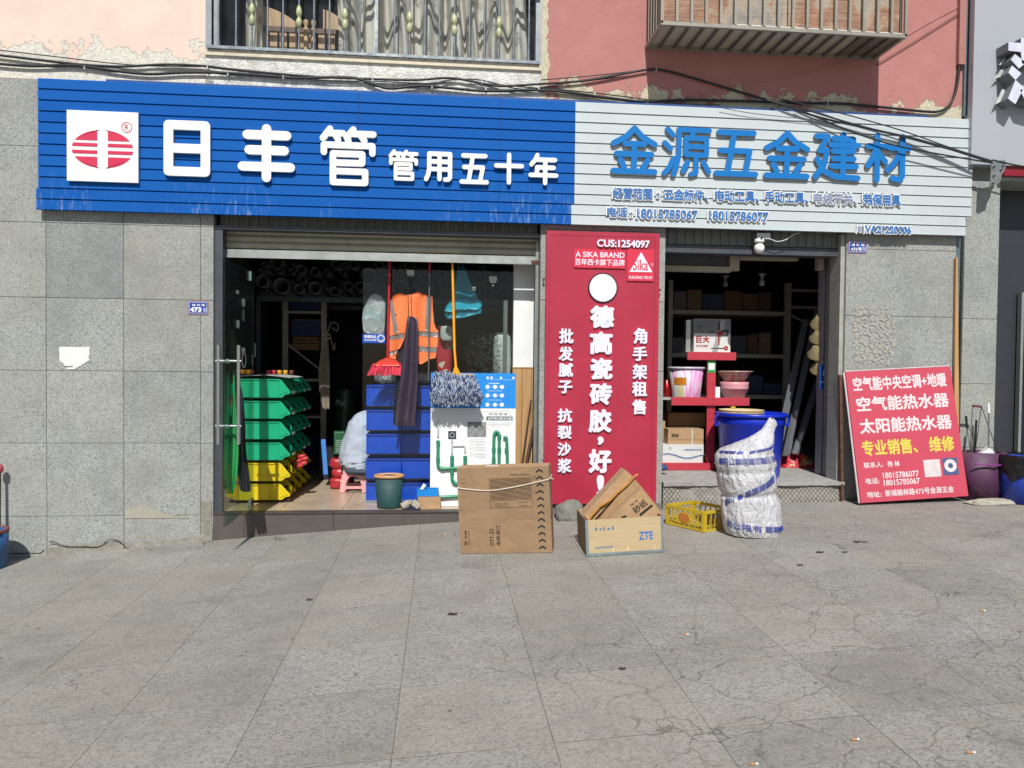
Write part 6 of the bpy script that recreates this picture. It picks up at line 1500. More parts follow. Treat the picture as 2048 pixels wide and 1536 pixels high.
carton(1322, 842, 1330, 882, YSH+.2, .3, M_CARD, 'edge of an orange-brown carton against the pillar side')
# big blue barrel with basins inside
bb = H(1500, 940, FZ); YB2 = .42
c = P(1502, 940, YB2); rt_ = (X_(1568, 830, YB2)-X_(1436, 830, YB2))/2; zt_b = Z_(1500, 826, YB2)
xc_ = X_(1502, 830, YB2); zb0 = FZ+.001; hB = zt_b-zb0
t = thing('barrel', 'large open bright blue plastic barrel behind the white woven sack', 'barrel', (xc_, YB2, zb0))
M_BAR = pm('barrel_blue', '#0f2fc0', .35, 0, .06, 3, .04)
MB().lathe((xc_, YB2, zb0), [(0, 0), (rt_*.8, 0), (rt_*.82, .02), (rt_*.93, hB*.82), (rt_*.955, hB*.83), (rt_*.965, hB-.02), (rt_*.93, hB-.02), (rt_*.78, .02), (0, .02)], 40).build('body', M_BAR, t)
MB().lathe((xc_, YB2, zt_b), [(rt_*.94, -.035), (rt_*1.03, -.03), (rt_*1.035, .0), (rt_*.99, .006), (rt_*.93, -.01), (rt_*.94, -.035)], 40).build('rim', M_BAR, t)
m = MB()
for sx in (-1, 1): m.tube(smooth_path([(xc_+sx*rt_*1.0, YB2-.03, zt_b-.01), (xc_+sx*rt_*1.1, YB2-.03, zt_b-.05), (xc_+sx*rt_*1.08, YB2-.03, zt_b-.14), (xc_+sx*rt_*.99, YB2-.03, zt_b-.10)], 4), .011, 8)
o_ = MB().tube(smooth_path([(xc_-rt_*1.0, YB2-.03, zt_b-.01), (xc_-rt_*1.1, YB2-.03, zt_b-.05), (xc_-rt_*1.08, YB2-.03, zt_b-.14), (xc_-rt_*.99, YB2-.03, zt_b-.10)], 4), .011, 8).build('handle', M_BAR, t)
MB().tube(smooth_path([(xc_+rt_*1.0, YB2-.03, zt_b-.01), (xc_+rt_*1.1, YB2-.03, zt_b-.05), (xc_+rt_*1.08, YB2-.03, zt_b-.14), (xc_+rt_*.99, YB2-.03, zt_b-.10)], 4), .011, 8).build('handle', M_BAR, t)
M_CRB = pm('cream_basin', '#d8c49a', .45, 0, .08)
xq = X_(1484, 820, YB2-.05); rq = (X_(1527, 820, YB2)-X_(1442, 820, YB2))/2
for k in range(3):
    o = MB().lathe((xq, YB2-.03, zt_b-.085+.022*k), [(0, 0), (rq*.7, 0), (rq*.97, .07), (rq*1.0, .072), (rq*1.0, .08), (rq*.95, .08), (rq*.68, .01), (0, .01)], 32).build('basin', M_CRB)
    tag(o, f'cream plastic basin, {["lowest", "middle", "topmost"][k]} of the nest lying in the blue barrel', 'basin', 'cream basins in the barrel')
tag(MB().lathe(P(1466, 817, YB2-.12), [(0, 0), (.03, 0), (.026, .02), (0, .024)], 12).build('yellow_lump', pm('mustard_sponge', '#c7a02e', .8)), 'small mustard yellow sponge in the top cream basin', 'sponge')
# grey rails leaning, ladder-like shelf, boxes inside
M_RAIL = pm('dim_alloy', '#7c7f86', .4, .5, .1)
for i, (b0, t0) in enumerate((((1572, 912), (1636, 620)), ((1590, 908), (1660, 690)), ((1560, 880), (1612, 640)))):
    tag(MB().bar(P(b0[0], b0[1], .95), P(t0[0], t0[1], 1.5), .075, .03).build('metal_channel', M_RAIL), ['longest grey metal channel leaning in the right corner of the second shop', 'grey metal channel nearest the door post, leaning to the right', 'grey metal channel leaning just right of the blue barrel'][i], 'metal channel', 'metal channels leaning in the second shop')
t = thing('shelving_unit', 'slotted angle shelving with cartons at the back of the second shop', 'shelf', (3.9, 2.4, FZ)); y = 2.2
x = X_(1575, 700, y); MB().box(x-.04, x+.04, y, y+.05, FZ, Z_(1575, 566, y)).build('upright', M_UPR, t)
x0 = X_(1340, 700, y); MB().box(x0-.03, x0+.03, y, y+.05, FZ, Z_(1345, 560, y)).build('upright', M_UPR, t)
for py in (622, 708, 790):
    z = Z_(1480, py, y); MB().box(x0+.031, x-.041, y, y+.9, z-.05, z).build('shelf', M_UPR, t)
for py in (581, 615): z = Z_(1610, py, y); MB().box(x+.041, XR0+1.2, y, y+.03, z-.02, z+.02).build('cross_beam', M_UPR, t)
MB().bar((x+.04, y+.02, Z_(1590, 630, y)), (XR0+1.1, y+.02, Z_(1620, 675, y)), .05, .02).build('brace', M_UPR, t)
random.seed(21)
cols_ = [('#6b5138', 'brown'), ('#5a4a3c', 'dull brown'), ('#4d5560', 'slate grey'), ('#7a6a52', 'tan'), ('#394a63', 'navy'), ('#6e6e70', 'grey')]
posw = ['leftmost', 'second', 'third', 'fourth', 'fifth', 'sixth', 'seventh', 'eighth']
for si, (py, sn) in enumerate(((622, 'upper'), (708, 'middle'), (790, 'lower'))):
    z = Z_(1480, py, y); xx_ = x0+.06; k = 0
    while xx_ < x-.25 and k < 8:
        w_ = random.uniform(.14, .32); h_ = random.uniform(.14, .3); c, cn = random.choice(cols_)
        tag(MB().box(xx_, xx_+w_, y+.06, y+.5, z+.001, z+h_).build('carton', pm('box_'+cn.replace(' ', '_'), c, .8)), f'{cn} carton on the {sn} back shelf of the second shop, {posw[k]} from left', 'carton', 'cartons on the back shelving'); xx_ += w_+.015; k += 1
# straw hats / cream cups hanging at the post
M_HAT = pm('straw_cream', '#91835f', .9, 0, .15, 30, .3)
for i, (px, py) in enumerate(((1645, 640), (1643, 668), (1639, 700), (1644, 730))):
    c = P(px, py, .55); tag(MB().lathe(c, [(.0, .075), (.06, .065), (.095, .0), (.13, -.035), (.135, -.05)], 14, A=(-.35, -.5, .8)).build('straw_cup', M_HAT), f'cream woven hat, {["topmost", "second", "third", "lowest"][i]} of the string hanging by the grey door post', 'hat', 'cream hats hanging by the post')
# red snack bag on floor
def rag(u, v):
    c = H(1598, 935, FZ); x = (u-.5)*.52; yv = (v-.5)*.35
    e = max(0, 1-(2*abs(u-.5))**4)*max(0, 1-(2*abs(v-.5))**4)
    return c+Vector((x*.8, yv+.12, .004+e*(.13+.06*noise.noise(Vector((u*5, v*5, 1)))+.05*noise.noise(Vector((u*13, v*11, 4))))))
q = NT('red_sack_print'); v = q.obj(); n = q.noise(v, 7., 3, .6, .8); q.bump(q.noise(v, 30., 4), .7, .01)
q.fin(q.ramp(n, [(.5, (.5, .03, .05)), (.56, (.48, .05, .05)), (.6, (.5, .5, .12)), (.66, (.45, .42, .4))]), .35)
tag(MB().grid(rag, 34, 24).build('crumpled_sack', q.m), 'crumpled red and yellow empty sack on the floor by the door post', 'sack')
tag(MB().ball(P(1325, 935, .5)+Vector((0, 0, -.0)), .06, 12, sc=(1, 1, .6)).build('blue_bundle', pm('blue_cloth', '#34507e', .8)), 'small blue bundle peeping out beside the red panel', 'bundle')

# ================================================================== FOREGROUND GOODS
# ---- tall heater carton
bl, br_ = G(921, 1108), G(1105, 1106)
U = Vector((br_.x-bl.x, br_.y-bl.y, 0)); Wc = U.length; U.normalize()
def zat(px, py, p):   # height above p of the point seen at (px,py), in the vertical plane through p facing the camera
    d = ray(px, py); t = (p.y-CP.y)/d.y; return CP.z+d.z*t
Hc = (zat(912, 941, bl)-bl.z+zat(1099, 931, br_)-br_.z)/2
Nv = U.cross(Vector((0, 0, 1))).normalized()   # toward camera
Oc = Vector((bl.x, bl.y, min(gz(bl.x, bl.y), gz(br_.x, br_.y))+.004))
SL = (gz(br_.x, br_.y)-gz(bl.x, bl.y))/Wc
Fc = Fr(Oc+Vector((0, 0, .0)), U+Vector((0, 0, SL)), (0, 0, 1))
t = thing('heater_carton', 'tall brown heater carton tied with white strap, standing before the shop step', 'carton', Oc)
M_CARD2 = pm('brown_carton', '#977b5d', .85, 0, .12, 4, .12, 80, dirt=.12, warp=.05)
MB().fb(Fc, 0, Wc, 0, Hc, -.20, 0).build('box', M_CARD2, t)
m = MB()
for k in range(12):
    v = Hc*(.035+.081*k); u = Wc*.86; w = Wc*.075; h = Hc*.042
    m.prism(Fc, [(u, v-.0), (u+w/2, v+h*.6), (u+w, v), (u+w, v+h*.55), (u+w/2, v+h*1.15), (u, v+h*.55)], .0005, .0014)
tag(m.build('chevrons', M_INK, t), kind='stuff')
m = MB()
text_mb(m, Fc, 'DYT-Z2', Wc*.33, Wc*.375, Hc*.09, Hc*.29, .0005, .0014, .015, rot=90)
text_mb(m, Fc, '电热油汀', Wc*.40, Wc*.445, Hc*.09, Hc*.33, .0005, .0014, .015, rot=90)
text_mb(m, Fc, '先锋', Wc*.055, Wc*.08, Hc*.175, Hc*.27, .0005, .0014, .02, rot=90)
m.ring(Fc, Wc*.065, Hc*.12, Wc*.022, Wc*.006, .0005, .0014, k=14); text_mb(m, Fc, 'ap', Wc*.055, Wc*.075, Hc*.1, Hc*.14, .0005, .0014, .01, rot=90)
text_mb(m, Fc, '家用小电器', Wc*.095, Wc*.107, Hc*.10, Hc*.27, .0005, .0014, .0, rot=90)
m.build('lettering', M_INK, t)
M_LINE = pm('brown_print', '#4b3c2b', .7)
m = MB(); u0_, u1_, v0_, v1_ = Wc*.36, Wc*.80, Hc*.53, Hc*.87
for k in range(24): v = v0_+.10*Hc+(v1_-v0_-.11*Hc)*k/23; m.tube([Fc.p(u0_+(u1_-u0_)*j/6, v+.002*math.sin(j*2+k), .0012) for j in range(7)], .0013, 3)
for (a, b_, c, d) in ((u0_-.008, u1_+.008, v0_, v0_+.003), (u0_-.008, u0_-.005, v0_, v1_), (u1_+.005, u1_+.008, v0_, v1_), (u0_-.008, u1_+.008, v1_, v1_+.003), (u0_, u1_, v0_+Hc*.085, v0_+Hc*.088)): m.fb(Fc, a, b_, c, d, .0006, .0016)
for k in range(3): m.ring(Fc, u0_+.05+.035*k, v0_+Hc*.035, .013, .003, .0006, .0016, k=12)
m.fb(Fc, u1_-.11, u1_-.03, v0_+.012, v0_+.016, .0006, .0016).fb(Fc, u1_-.11, u1_-.03, v0_+.04, v0_+.044, .0006, .0016)
for k in range(2): m.ring(Fc, u1_+.03, v0_+.12+.12*k, .014, .003, .0006, .0016, k=10)
for k in range(3):
    for (a, b_, c, d) in ((.05, .095, .72+.055*k, .722+.055*k), (.05, .095, .765+.055*k, .767+.055*k), (.05, .052, .722+.055*k, .765+.055*k), (.093, .095, .722+.055*k, .765+.055*k)): m.fb(Fc, Wc*a, Wc*b_, Hc*c, Hc*d, .0006, .0016)
text_mb(m, Fc, '传承经典 乐享温暖家', Wc*.58, Wc*.79, Hc*.905, Hc*.92, .0006, .0014, .01)
tag(m.build('line_drawing', M_LINE, t), kind='stuff')
m = MB()
q_ = [(-.002, .775), (.12, .755), (.25, .74), (.36, .735), (.5, .75), (.7, .785), (.86, .82), (1.0, .85)]
pts = smooth_path([Fc.p(Wc*a, Hc*b_, .004) for a, b_ in q_], 4)+[Fc.p(Wc+.003, Hc*.86, -.05), Fc.p(Wc+.004, Hc*.86, -.2)]
for i in range(len(pts)-1):
    m.bar(pts[i], pts[i+1]+(pts[i+1]-pts[i])*.05, .004, .013, up=(0, 1, 0)) if 0 else m.tube([pts[i], pts[i+1]], .0062, 6, caps=False)
m.tube([Fc.p(Wc+.004, Hc*.855, -.04), Fc.p(Wc+.035, Hc*.845, -.02)], [.008, .003], 5)
m.build('strap', pm('cream_strap', '#cfc4b4', .5), t)
m = MB(); m.fb(Fc, .004, Wc*.99, Hc+.0005, Hc+.003, -.1, -.004).fb(Fc, .01, Wc*.99, Hc+.001, Hc+.0045, -.197, -.104); m.fb(Fc, Wc*.3, Wc*.44, Hc+.0046, Hc+.0055, -.12, -.07, 1)
m.build('top_flap', [M_CARD, M_WHITE], t)

# ---- wooden crate lettered ZTE with a carton in it
bl, br_ = G(1173, 1114), G(1329, 1105)
U = Vector((br_.x-bl.x, br_.y-bl.y, 0)); Wz = U.length; U.normalize()
Hz = (zat(1171, 1043, bl)-bl.z+zat(1328, 1032, br_)-br_.z)/2
Oz = Vector((bl.x, bl.y, gz(bl.x, bl.y)+.004)); SL = (gz(br_.x, br_.y)-gz(bl.x, bl.y))/Wz; Dz = .46
Fz = Fr(Oz, U+Vector((0, 0, SL)), (0, 0, 1))
M_PLYW = wood('pale_plywood', '#b8a17b', '#c2ad88', 'X', .5, .65)
t = thing('plywood_crate', 'pale plywood crate lettered ZTE with blue-grey edging and cartons inside', 'crate', Oz)
e = .02
MB().fb(Fz, e, Wz-e, e, Hz, -.012, 0).build('front_panel', M_PLYW, t)
MB().fb(Fz, e, Wz-e, e, Hz, -Dz, -Dz+.012).build('back_panel', M_PLYW, t)
MB().fb(Fz, .002, .014, e, Hz, -Dz+.013, -.013).build('side_panel', pm('shaded_side_ply', '#8a6f52', .8, 0, .2), t)  # darker copy of the plywood, side shade put into the colour
MB().fb(Fz, Wz-.014, Wz-.002, e, Hz, -Dz+.013, -.013).build('side_panel', pm('shaded_side_ply', '#8a6f52', .8, 0, .2), t)
MB().fb(Fz, .015, Wz-.015, .004, .016, -Dz+.013, -.013).build('bottom_panel', M_PLYW, t)
M_EDGE = pm('zinc_edge', '#8d9ca0', .5, .4, .2, 15, dirt=.3)
for a, b_, c, d, n0_, n1_ in ((0, .022, 0, Hz, -.02, .002), (Wz-.022, Wz, 0, Hz, -.02, .002), (.0225, Wz-.0225, 0, .022, -.02, .002)): MB().fb(Fz, a, b_, c, d, n0_, n1_).build('edge_strip', M_EDGE, t)
m = MB(); text_mb(m, Fz, 'ZTE', Wz*.68, Wz*.86, Hz*.38, Hz*.60, .0005, .002, .02); m.build('lettering', pm('zte_blue', '#2c6fc0', .6), t)
m = MB()
for i, s_ in enumerate(((.12, .15), (.18, .205), (.225, .25), (.28, .31), (.335, .36))): m.fb(Fz, Wz*s_[0], Wz*s_[1], Hz*.70, Hz*(.76 if i % 2 else .79), .0005, .0015)
for k in range(2): m.fb(Fz, Wz*.12, Wz*.36, Hz*(.2+.05*k), Hz*(.205+.05*k), .0005, .0015)
for k in range(9): m.fb(Fz, Wz*(.12+.026*k), Wz*(.135+.026*k), Hz*.215, Hz*.24, .0005, .0015)
tag(m.build('stamped_marks', pm('faded_blue_stamp', '#5d7f9c', .7), t), kind='stuff')
m = MB()
for u in (.33, .52, .86): m.prism(Fz, [(Wz*u, Hz*.10), (Wz*(u+.025), Hz*.12), (Wz*(u+.013), Hz*.25)], .0004, .0012)
m.build('chips', pm('light_wood', '#e0cba0', .8), t)
ang = math.radians(36)
Fi = Fz
cU = (Fz.U*math.cos(ang)+Fz.V*math.sin(ang)); cV = (-Fz.U*math.sin(ang)+Fz.V*math.cos(ang))
def zc_(px, py, n=-.16):
    # point on plane n of crate frame seen at the pixel
    d = ray(px, py); O2 = Fz.p(0, 0, n); tt = (O2-CP).dot(Fz.N)/d.dot(Fz.N); return CP+d*tt
def quadbox(c4, n_, dp, mat, name, lab, cat='carton', extra=None):
    o = thing(name, lab, cat, zc_(c4[3][0], c4[3][1], n_))
    a = [zc_(x, y, n_) for x, y in c4]; b_ = [p-Fz.N*dp for p in a]
    m = MB(); m.add(a+b_, [(0, 3, 2, 1), (4, 5, 6, 7), (0, 1, 5, 4), (1, 2, 6, 5), (2, 3, 7, 6), (3, 0, 4, 7)]); m.build('box', mat, o); return o
c1_ = quadbox([(1251, 940), (1268, 955), (1182, 1046), (1167, 1030)], -.20, .16, M_CARD, 'open_carton', 'cardboard box on edge with yellow tape, leaning in the plywood crate')
c2_ = quadbox([(1266, 953), (1322, 1022), (1290, 1052), (1188, 1052)], -.19, .15, pm('mid_card', '#a88965', .85, 0, .1), 'flat_carton', 'brown carton printed with grid lines, middle one in the plywood crate')
m = MB(); F3o = zc_(1268, 955, -.188)
def ln(a, b_, r=.0016, n_=-.1885): return m.tube([zc_(*a, n_), zc_(*b_, n_)], r, 3)
for k in range(5): ln((1262-17*k, 962+18*k), (1300-17*k, 1012+18*k))
ln((1285, 975), (1205, 1052)); ln((1296, 990), (1226, 1052))
m.build('fold_lines', pm('pale_card', '#c8ab84', .8), c2_)
m = MB(); pts = [zc_(x, y, -.185) for x, y in ((1276, 948), (1268, 953), (1255, 968), (1235, 985), (1220, 1000), (1200, 1012), (1186, 1028), (1176, 1042), (1172, 1040))]
for i in range(len(pts)-1): m.bar(pts[i], pts[i+1]+(pts[i+1]-pts[i])*.1, .004, .045, up=Fz.N)
m.build('yellow_tape', pm('amber_tape', '#c99238', .3), c1_)
c3_ = quadbox([(1281, 978), (1322, 1028), (1298, 1054), (1208, 1046)], -.12, .06, M_CARD, 'sandpaper_carton', 'front carton printed with large black characters in the plywood crate')
m = MB(); cr = zc_(1281, 1012, -.1195); Fq = Fr(cr, cU, cV)
text_mb(m, Fq, '砂纸', -.07, .06, -.03, .03, .0005, .002, .015); text_mb(m, Fq, 'NO: YB', -.06, .01, .045, .062, .0005, .002, .0)
m.fb(Fq, -.05, .08, -.065, -.045, .0005, .002)
m.prism(Fq, [(-.17+.035*math.cos(k), -.0+.03*math.sin(k)) for k in (.2, .9, 1.8, 2.6, 3.1)], .0005, .002)
m.build('print', M_INK, c3_)
# ---- stone and white slab below the red panel
c = G(1138, 1052)
def rock(cx_, cy_, z0_, a, b_, h, seed, ex=.6):
    def fn(u, v):
        th = 2*math.pi*u; ph = math.pi*v; d = Vector((math.cos(th)*math.sin(ph), -math.sin(th)*math.sin(ph), -math.cos(ph)))
        k = 1+.22*noise.noise(d*1.6+Vector((seed, 0, 0)))+.09*noise.noise(d*4.5+Vector((seed, 2, 0)))+.03*noise.noise(d*12)
        return Vector((cx_+d.x*a*k, cy_+d.y*b_*k, z0_+h/2+d.z*h/2*k))
    return MB().grid(fn, 36, 20)
M_STONE = pm('grey_green_stone', '#83857c', .9, 0, .3, 9, .8, 30, .02, dirt=.25)
p1, p2 = P(1112, 1030, -.2), P(1166, 1030, -.2)
zs0 = Z_(1138, 1051, -.2)
tag(rock((p1.x+p2.x)/2, -.2, zs0-.01, (p2.x-p1.x)/2*1.12, .13, Z_(1138, 1004, -.2)-zs0+.03, 3.).build('stone', M_STONE), 'rough grey stone wedged under the red advertising panel', 'stone')
x0, x1 = X_(1098, 1060, -.22), X_(1170, 1060, -.22)
tag(MB().box(x0, x1+.35, -.27, -.05, gz(x0, -.2)-.04, zs0-.008).build('stone_slab', pm('pale_slab', '#c4bcb4', .8, 0, .15, 8, .2)), 'pale stone slab beneath the grey stone, behind the crates', 'slab')
x0 = X_(1086, 1000, -.02)
tag(MB().box(XP0+.02, XP1-.02, -.03, -.004, gz(XP0, 0)-.05, rp.location.z-.01).build('plinth', pm('grey_plinth', '#6f6b66', .9, 0, .3, 12, .4)), 'dark grey plinth strip below the red advertising panel', 'plinth')

# ---- yellow bottle crate
M_YC = pm('yellow_crate_plastic', '#c9ad28', .42, 0, .1, 5, .05, dirt=.15)
A = G(1407, 1066); B = G(1331, 1048); 
U = Vector((A.x-B.x, A.y-B.y, 0)); Lw = U.length; U.normalize(); Vd = Vector((-U.y, U.x, 0))
Zy0 = (A.z+B.z)/2+.005; Hy = .225
Hy = (zat(1406, 1030, A)-A.z+zat(1326, 1003, B)-B.z)/2
SLy = (A.z-B.z)/Lw
cr = thing('bottle_crate', 'empty yellow plastic bottle crate with lattice sides left of the white sack', 'crate', (B.x, B.y, B.z))
def crate_side(F, L, oval=False):
    m = MB(); m.fb(F, 0, L, Hy-.028, Hy, -.012, .004); m.fb(F, 0, L, 0, .02, -.01, 0); m.fb(F, 0, .028, .0205, Hy-.0285, -.01, 0); m.fb(F, L-.028, L, .0205, Hy-.0285, -.01, 0)
    m.fb(F, .0285, L-.0285, .045, .052, -.008, -.001)
    n = int(L/.034)
    for k in range(n):
        u = .03+(L-.06)*k/n; w = (L-.06)/n
        m.tube([F.p(u, .02, -.004), F.p(u+w*(.8 if k % 2 else -.0), Hy-.03, -.004)], .0035, 4, caps=False)
        if k % 2: m.tube([F.p(u+w, .05, -.005), F.p(u, Hy-.08, -.005)], .003, 4, caps=False)
    if oval: m.prism(F, [(L/2+.075*math.cos(a*math.pi/10), Hy*.5+.05*math.sin(a*math.pi/10)) for a in range(20)], -.006, .0005)
    return m
dpt = .36
Fy = Fr((B.x, B.y, B.z+.004), U+Vector((0, 0, SLy)), (0, 0, 1))
crate_side(Fy, Lw, True).build('front_side', M_YC, cr)
crate_side(Fr(Fy.p(0, 0, -dpt), Fy.U, Fy.V), Lw).build('back_side', M_YC, cr)
FyR = Fr(Fy.p(Lw, 0, -.0125), -Fy.N, Fy.V); crate_side(FyR, dpt-.026).build('right_side', M_YC, cr)
FyL = Fr(Fy.p(.012, 0, -.0125), -Fy.N, Fy.V); crate_side(FyL, dpt-.026).build('left_side', M_YC, cr)
m = MB()
for k in range(7): m.fb(Fy, .03+(Lw-.06)*k/6-.006, .03+(Lw-.06)*k/6+.006, .002, .01, -dpt+.014, -.014)
for k in range(5): m.fb(Fy, .02, Lw-.02, .0102, .016, -dpt+.03+(dpt-.06)*k/4-.005, -dpt+.03+(dpt-.06)*k/4+.005)
m.build('floor_grid', M_YC, cr)
m = MB(); m.prism(Fy, [(Lw/2+.065*math.cos(a*math.pi/12), Hy*.5+.042*math.sin(a*math.pi/12)) for a in range(24)], .001, .004); m.build('oval_badge', pm('orange_badge', '#c67a35', .6, 0, .2, 30), cr)

# ---- white woven sack
q = NT('white_woven_sack'); v = q.obj(); n = q.noise(q.map(v, (6, 6, 1.3)), 2., 6, .62, .8)
wv = q.n('TexWave', {'Vector': q.map(v, rot=(0, .2, 0)), 'Scale': 5., 'Distortion': 9., 'Detail': 4., 'Detail Scale': 2.}).outputs['Fac']
q.bump(q.math('ADD', n, q.math('MULTIPLY', wv, .3)), .9, .025)
M_SACK = q.fin(q.mix(q.ramp(q.noise(v, 4., 4), [(.35, 0.), (.7, 1.)]), (.50, .50, .52), (.68, .68, .70)), .36, 0, .6)
YG_ = G(1506, 1084).y+.27
rows = [(1080, 1506, 55), (1066, 1506, 59.5), (1040, 1504, 62), (1005, 1502, 59), (985, 1497, 57), (960, 1495, 61), (930, 1492, 62), (908, 1488, 60), (898, 1493, 54), (888, 1506, 41), (876, 1521, 27), (866, 1530, 18), (857, 1537, 13), (848, 1542, 12), (841, 1543, 9), (837, 1542, 4)]
rg = []
for py, cxp, rp_ in rows:
    c = P(cxp, py, YG_); r = rp_/FPX*(YG_-CP.y)/FW.y; rg.append((c.x, c.z, r))
zb_ = gz(rg[0][0], YG_)+.004
zmin = rg[0][1]
def sack_pt(th, v, off=0., tilt=True):
    k = v*(len(rg)-1); i = min(int(k), len(rg)-2); s = k-i; s2_ = s*s*(3-2*s) if 0 else s
    x = rg[i][0]*(1-s)+rg[i+1][0]*s; z = rg[i][1]*(1-s)+rg[i+1][1]*s; r = rg[i][2]*(1-s)+rg[i+1][2]*s
    d = Vector((math.cos(th), math.sin(th), 0)); fl = .82 if v < .7 else .82-.3*(v-.7)/.3
    wr = .05*noise.noise(Vector((d.x*2.0, d.y*2.0, z*4)))+.02*noise.noise(Vector((d.x*5+z*3, d.y*5, z*7)))+.022*noise.noise(Vector((d.x*11, d.y*11, z*2.2)))
    for zz_, am in ((985, .075), (1040, .02), (938, .05), (905, .04)): wr -= am*math.exp(-((z-.02*math.sin(th+1)-Z_(1495, zz_, YG_))/.022)**2)
    wr += .10*(v > .6)*noise.noise(Vector((d.x*6, d.y*6, z*14)))
    rr = max(.003, r*(1+wr)+off)
    return Vector((x+d.x*rr, YG_+d.y*rr*fl, z+(.0 if v < .5 else .02*math.sin(th*2)*(v-.5))-(zmin-zb_)*max(0, 1-v*4)))
sk = thing('woven_sack', 'bulging white woven sack with blue print and a twisted neck leaning right', 'sack', (rg[0][0], YG_, zb_))
m = MB(); m.grid(lambda u, v: sack_pt(2*math.pi*u, v), 120, 110); m.add([sack_pt(2*math.pi*k/24, 0) for k in range(24)], [list(range(24))[::-1]]); m.build('bag', M_SACK, sk)
def wrap_text(s_, th0, v0, th1, v1, hgt, bold=.03):
    """lettering that follows the sack surface from (angle,v) to (angle,v)"""
    vs, fs = text_geo(s_, 0, 1.); a0 = min(p.x for p in vs); a1 = max(p.x for p in vs); b0 = min(p.y for p in vs); b1 = max(p.y for p in vs)
    m_ = MB(); out = []
    for p in vs:
        a = (p.x-a0)/(a1-a0); b = (p.y-b0)/(b1-b0)
        out.append(sack_pt(th0+(th1-th0)*a, v0+(v1-v0)*a+hgt*(b-.5), .003 if p.z < 0 else .006))
    m_.add(out, fs); return m_
M_SKB = pm('sack_blue_print', '#3a47a0', .5, 0, .15, 20)
for s_, a in (('司公限有 ▦▦▦▦', (3.35, .105, 5.95, .075, .040)), ('四川 ● ▦▦▦▦▦ 司公', (3.3, .20, 6.1, .40, .040)), ('▦司公▦▤▦▥▦▤ 川 ●', (3.4, .43, 5.9, .45, .042)), ('▦▦▦●', (3.3, .505, 4.3, .515, .035)), ('▦▦▦▦▦▦', (4.5, .52, 5.9, .60, .035))):
    wrap_text(s_, *a).build('print', M_SKB, sk)

# ---- leaning red notice board
TL, TR, BR, BL = (1691, 744), (1900, 733), (1937, 992), (1722, 1006)
pBL, pBR = G(*BL), G(*BR)
pBL = P(*BL, -.30); pBR = P(*BR, -.30)
pTL = P(*TL, -.045); pTR = P(*TR, -.045)
dz_ = gz((pBL.x+pBR.x)/2, -.3)-min(pBL.z, pBR.z)
bd = thing('notice_board', 'red notice board with white and yellow Chinese lettering leaning on the granite wall', 'notice board', pBL)
nrm = (pBR-pBL).cross(pTL-pBL).normalized()
M_BRED = pm('faded_red_canvas', '#bf4458', .6, 0, .05, 3, .1)
def bq(u, v, n=0.):   # bilinear, u,v in 0..1
    return (pBL*(1-u)+pBR*u)*(1-v)+(pTL*(1-u)+pTR*u)*v+nrm*n
m = MB()
a = [bq(0, 0), bq(1, 0), bq(1, 1), bq(0, 1)]; b_ = [p-nrm*.03 for p in a]
m.add(b_+a, [(0, 3, 2, 1), (4, 5, 6, 7), (0, 1, 5, 4), (1, 2, 6, 5), (2, 3, 7, 6), (3, 0, 4, 7)]); m.build('panel', M_BRED, bd)
m = MB(); m.tube([bq(0, 1, -.012)+Vector((0, 0, .008)), bq(1, 1, -.012)+Vector((0, 0, .008))], .008, 6).tube([bq(-.008, 0, -.02), bq(-.008, 1, -.02)], .01, 6); m.build('edge_frame', pm('white_edge', '#cbbfc0', .6, 0, .2), bd)
m = MB(); m.add([bq(0, 0, -.031), bq(0, 1, -.031), bq(0, 1, -.031)+Vector((-.01, .02, -.3)), P(1700, 990, -.03)], [(0, 1, 2, 3), (3, 2, 1, 0)]) if 0 else None
MB().bar(bq(-.01, 1, -.05)+Vector((-.02, 0, -.02)), Vector((bq(0, 0).x-.06, -.05, gz(4.2, 0)+.01)), .03, .03).build('rear_leg', M_RUST, bd)
def btext(s_, u0, u1, v0, v1, mat, bold=.03, vr=None):
    vs, fs = text_geo(s_, 0, 1.); a0 = min(p.x for p in vs); a1 = max(p.x for p in vs); b0 = min(p.y for p in vs); b1 = max(p.y for p in vs)
    m_ = MB()
    N_ = 8
    for i in range(N_+1):
        da = bold*math.cos(i*math.pi/4) if i < N_ else 0; db = bold*math.sin(i*math.pi/4) if i < N_ else 0
        out = [bq(u0+(u1-u0)*(p.x-a0+bold+da)/(a1-a0+2*bold), v0+(v1-v0)*(p.y-b0+bold+db)/(b1-b0+2*bold), .0005 if p.z < 0 else .002-.0001*i) for p in vs]
        m_.add(out, fs)
    return m_.build('lettering', mat, bd)
M_BW = pm('board_white_print', '#dccfd0', .6, 0, .06); M_BYL = pm('board_yellow_print', '#d6c552', .6, 0, .06)
btext('空气能中央空调+地暖', .055, .945, .845, .955, M_BW); btext('空气能热水器', .065, .94, .685, .80, M_BW); btext('太阳能热水器', .07, .94, .515, .63, M_BW)
btext('专业销售、 维修', .065, .935, .345, .465, M_BYL)
btext('联系人:', .065, .245, .255, .298, M_BW, .02); btext('杨 林', .285, .40, .255, .298, M_BW, .02)
btext('18015786077', .23, .565, .17, .215, M_BW, .02); btext('电话:', .065, .19, .135, .18, M_BW, .02); btext('18015785067', .23, .565, .115, .16, M_BW, .02)
btext('地址:', .06, .195, .035, .08, M_BW, .02); btext('新城榆林路473号金源五金', .23, .87, .035, .085, M_BW, .02)
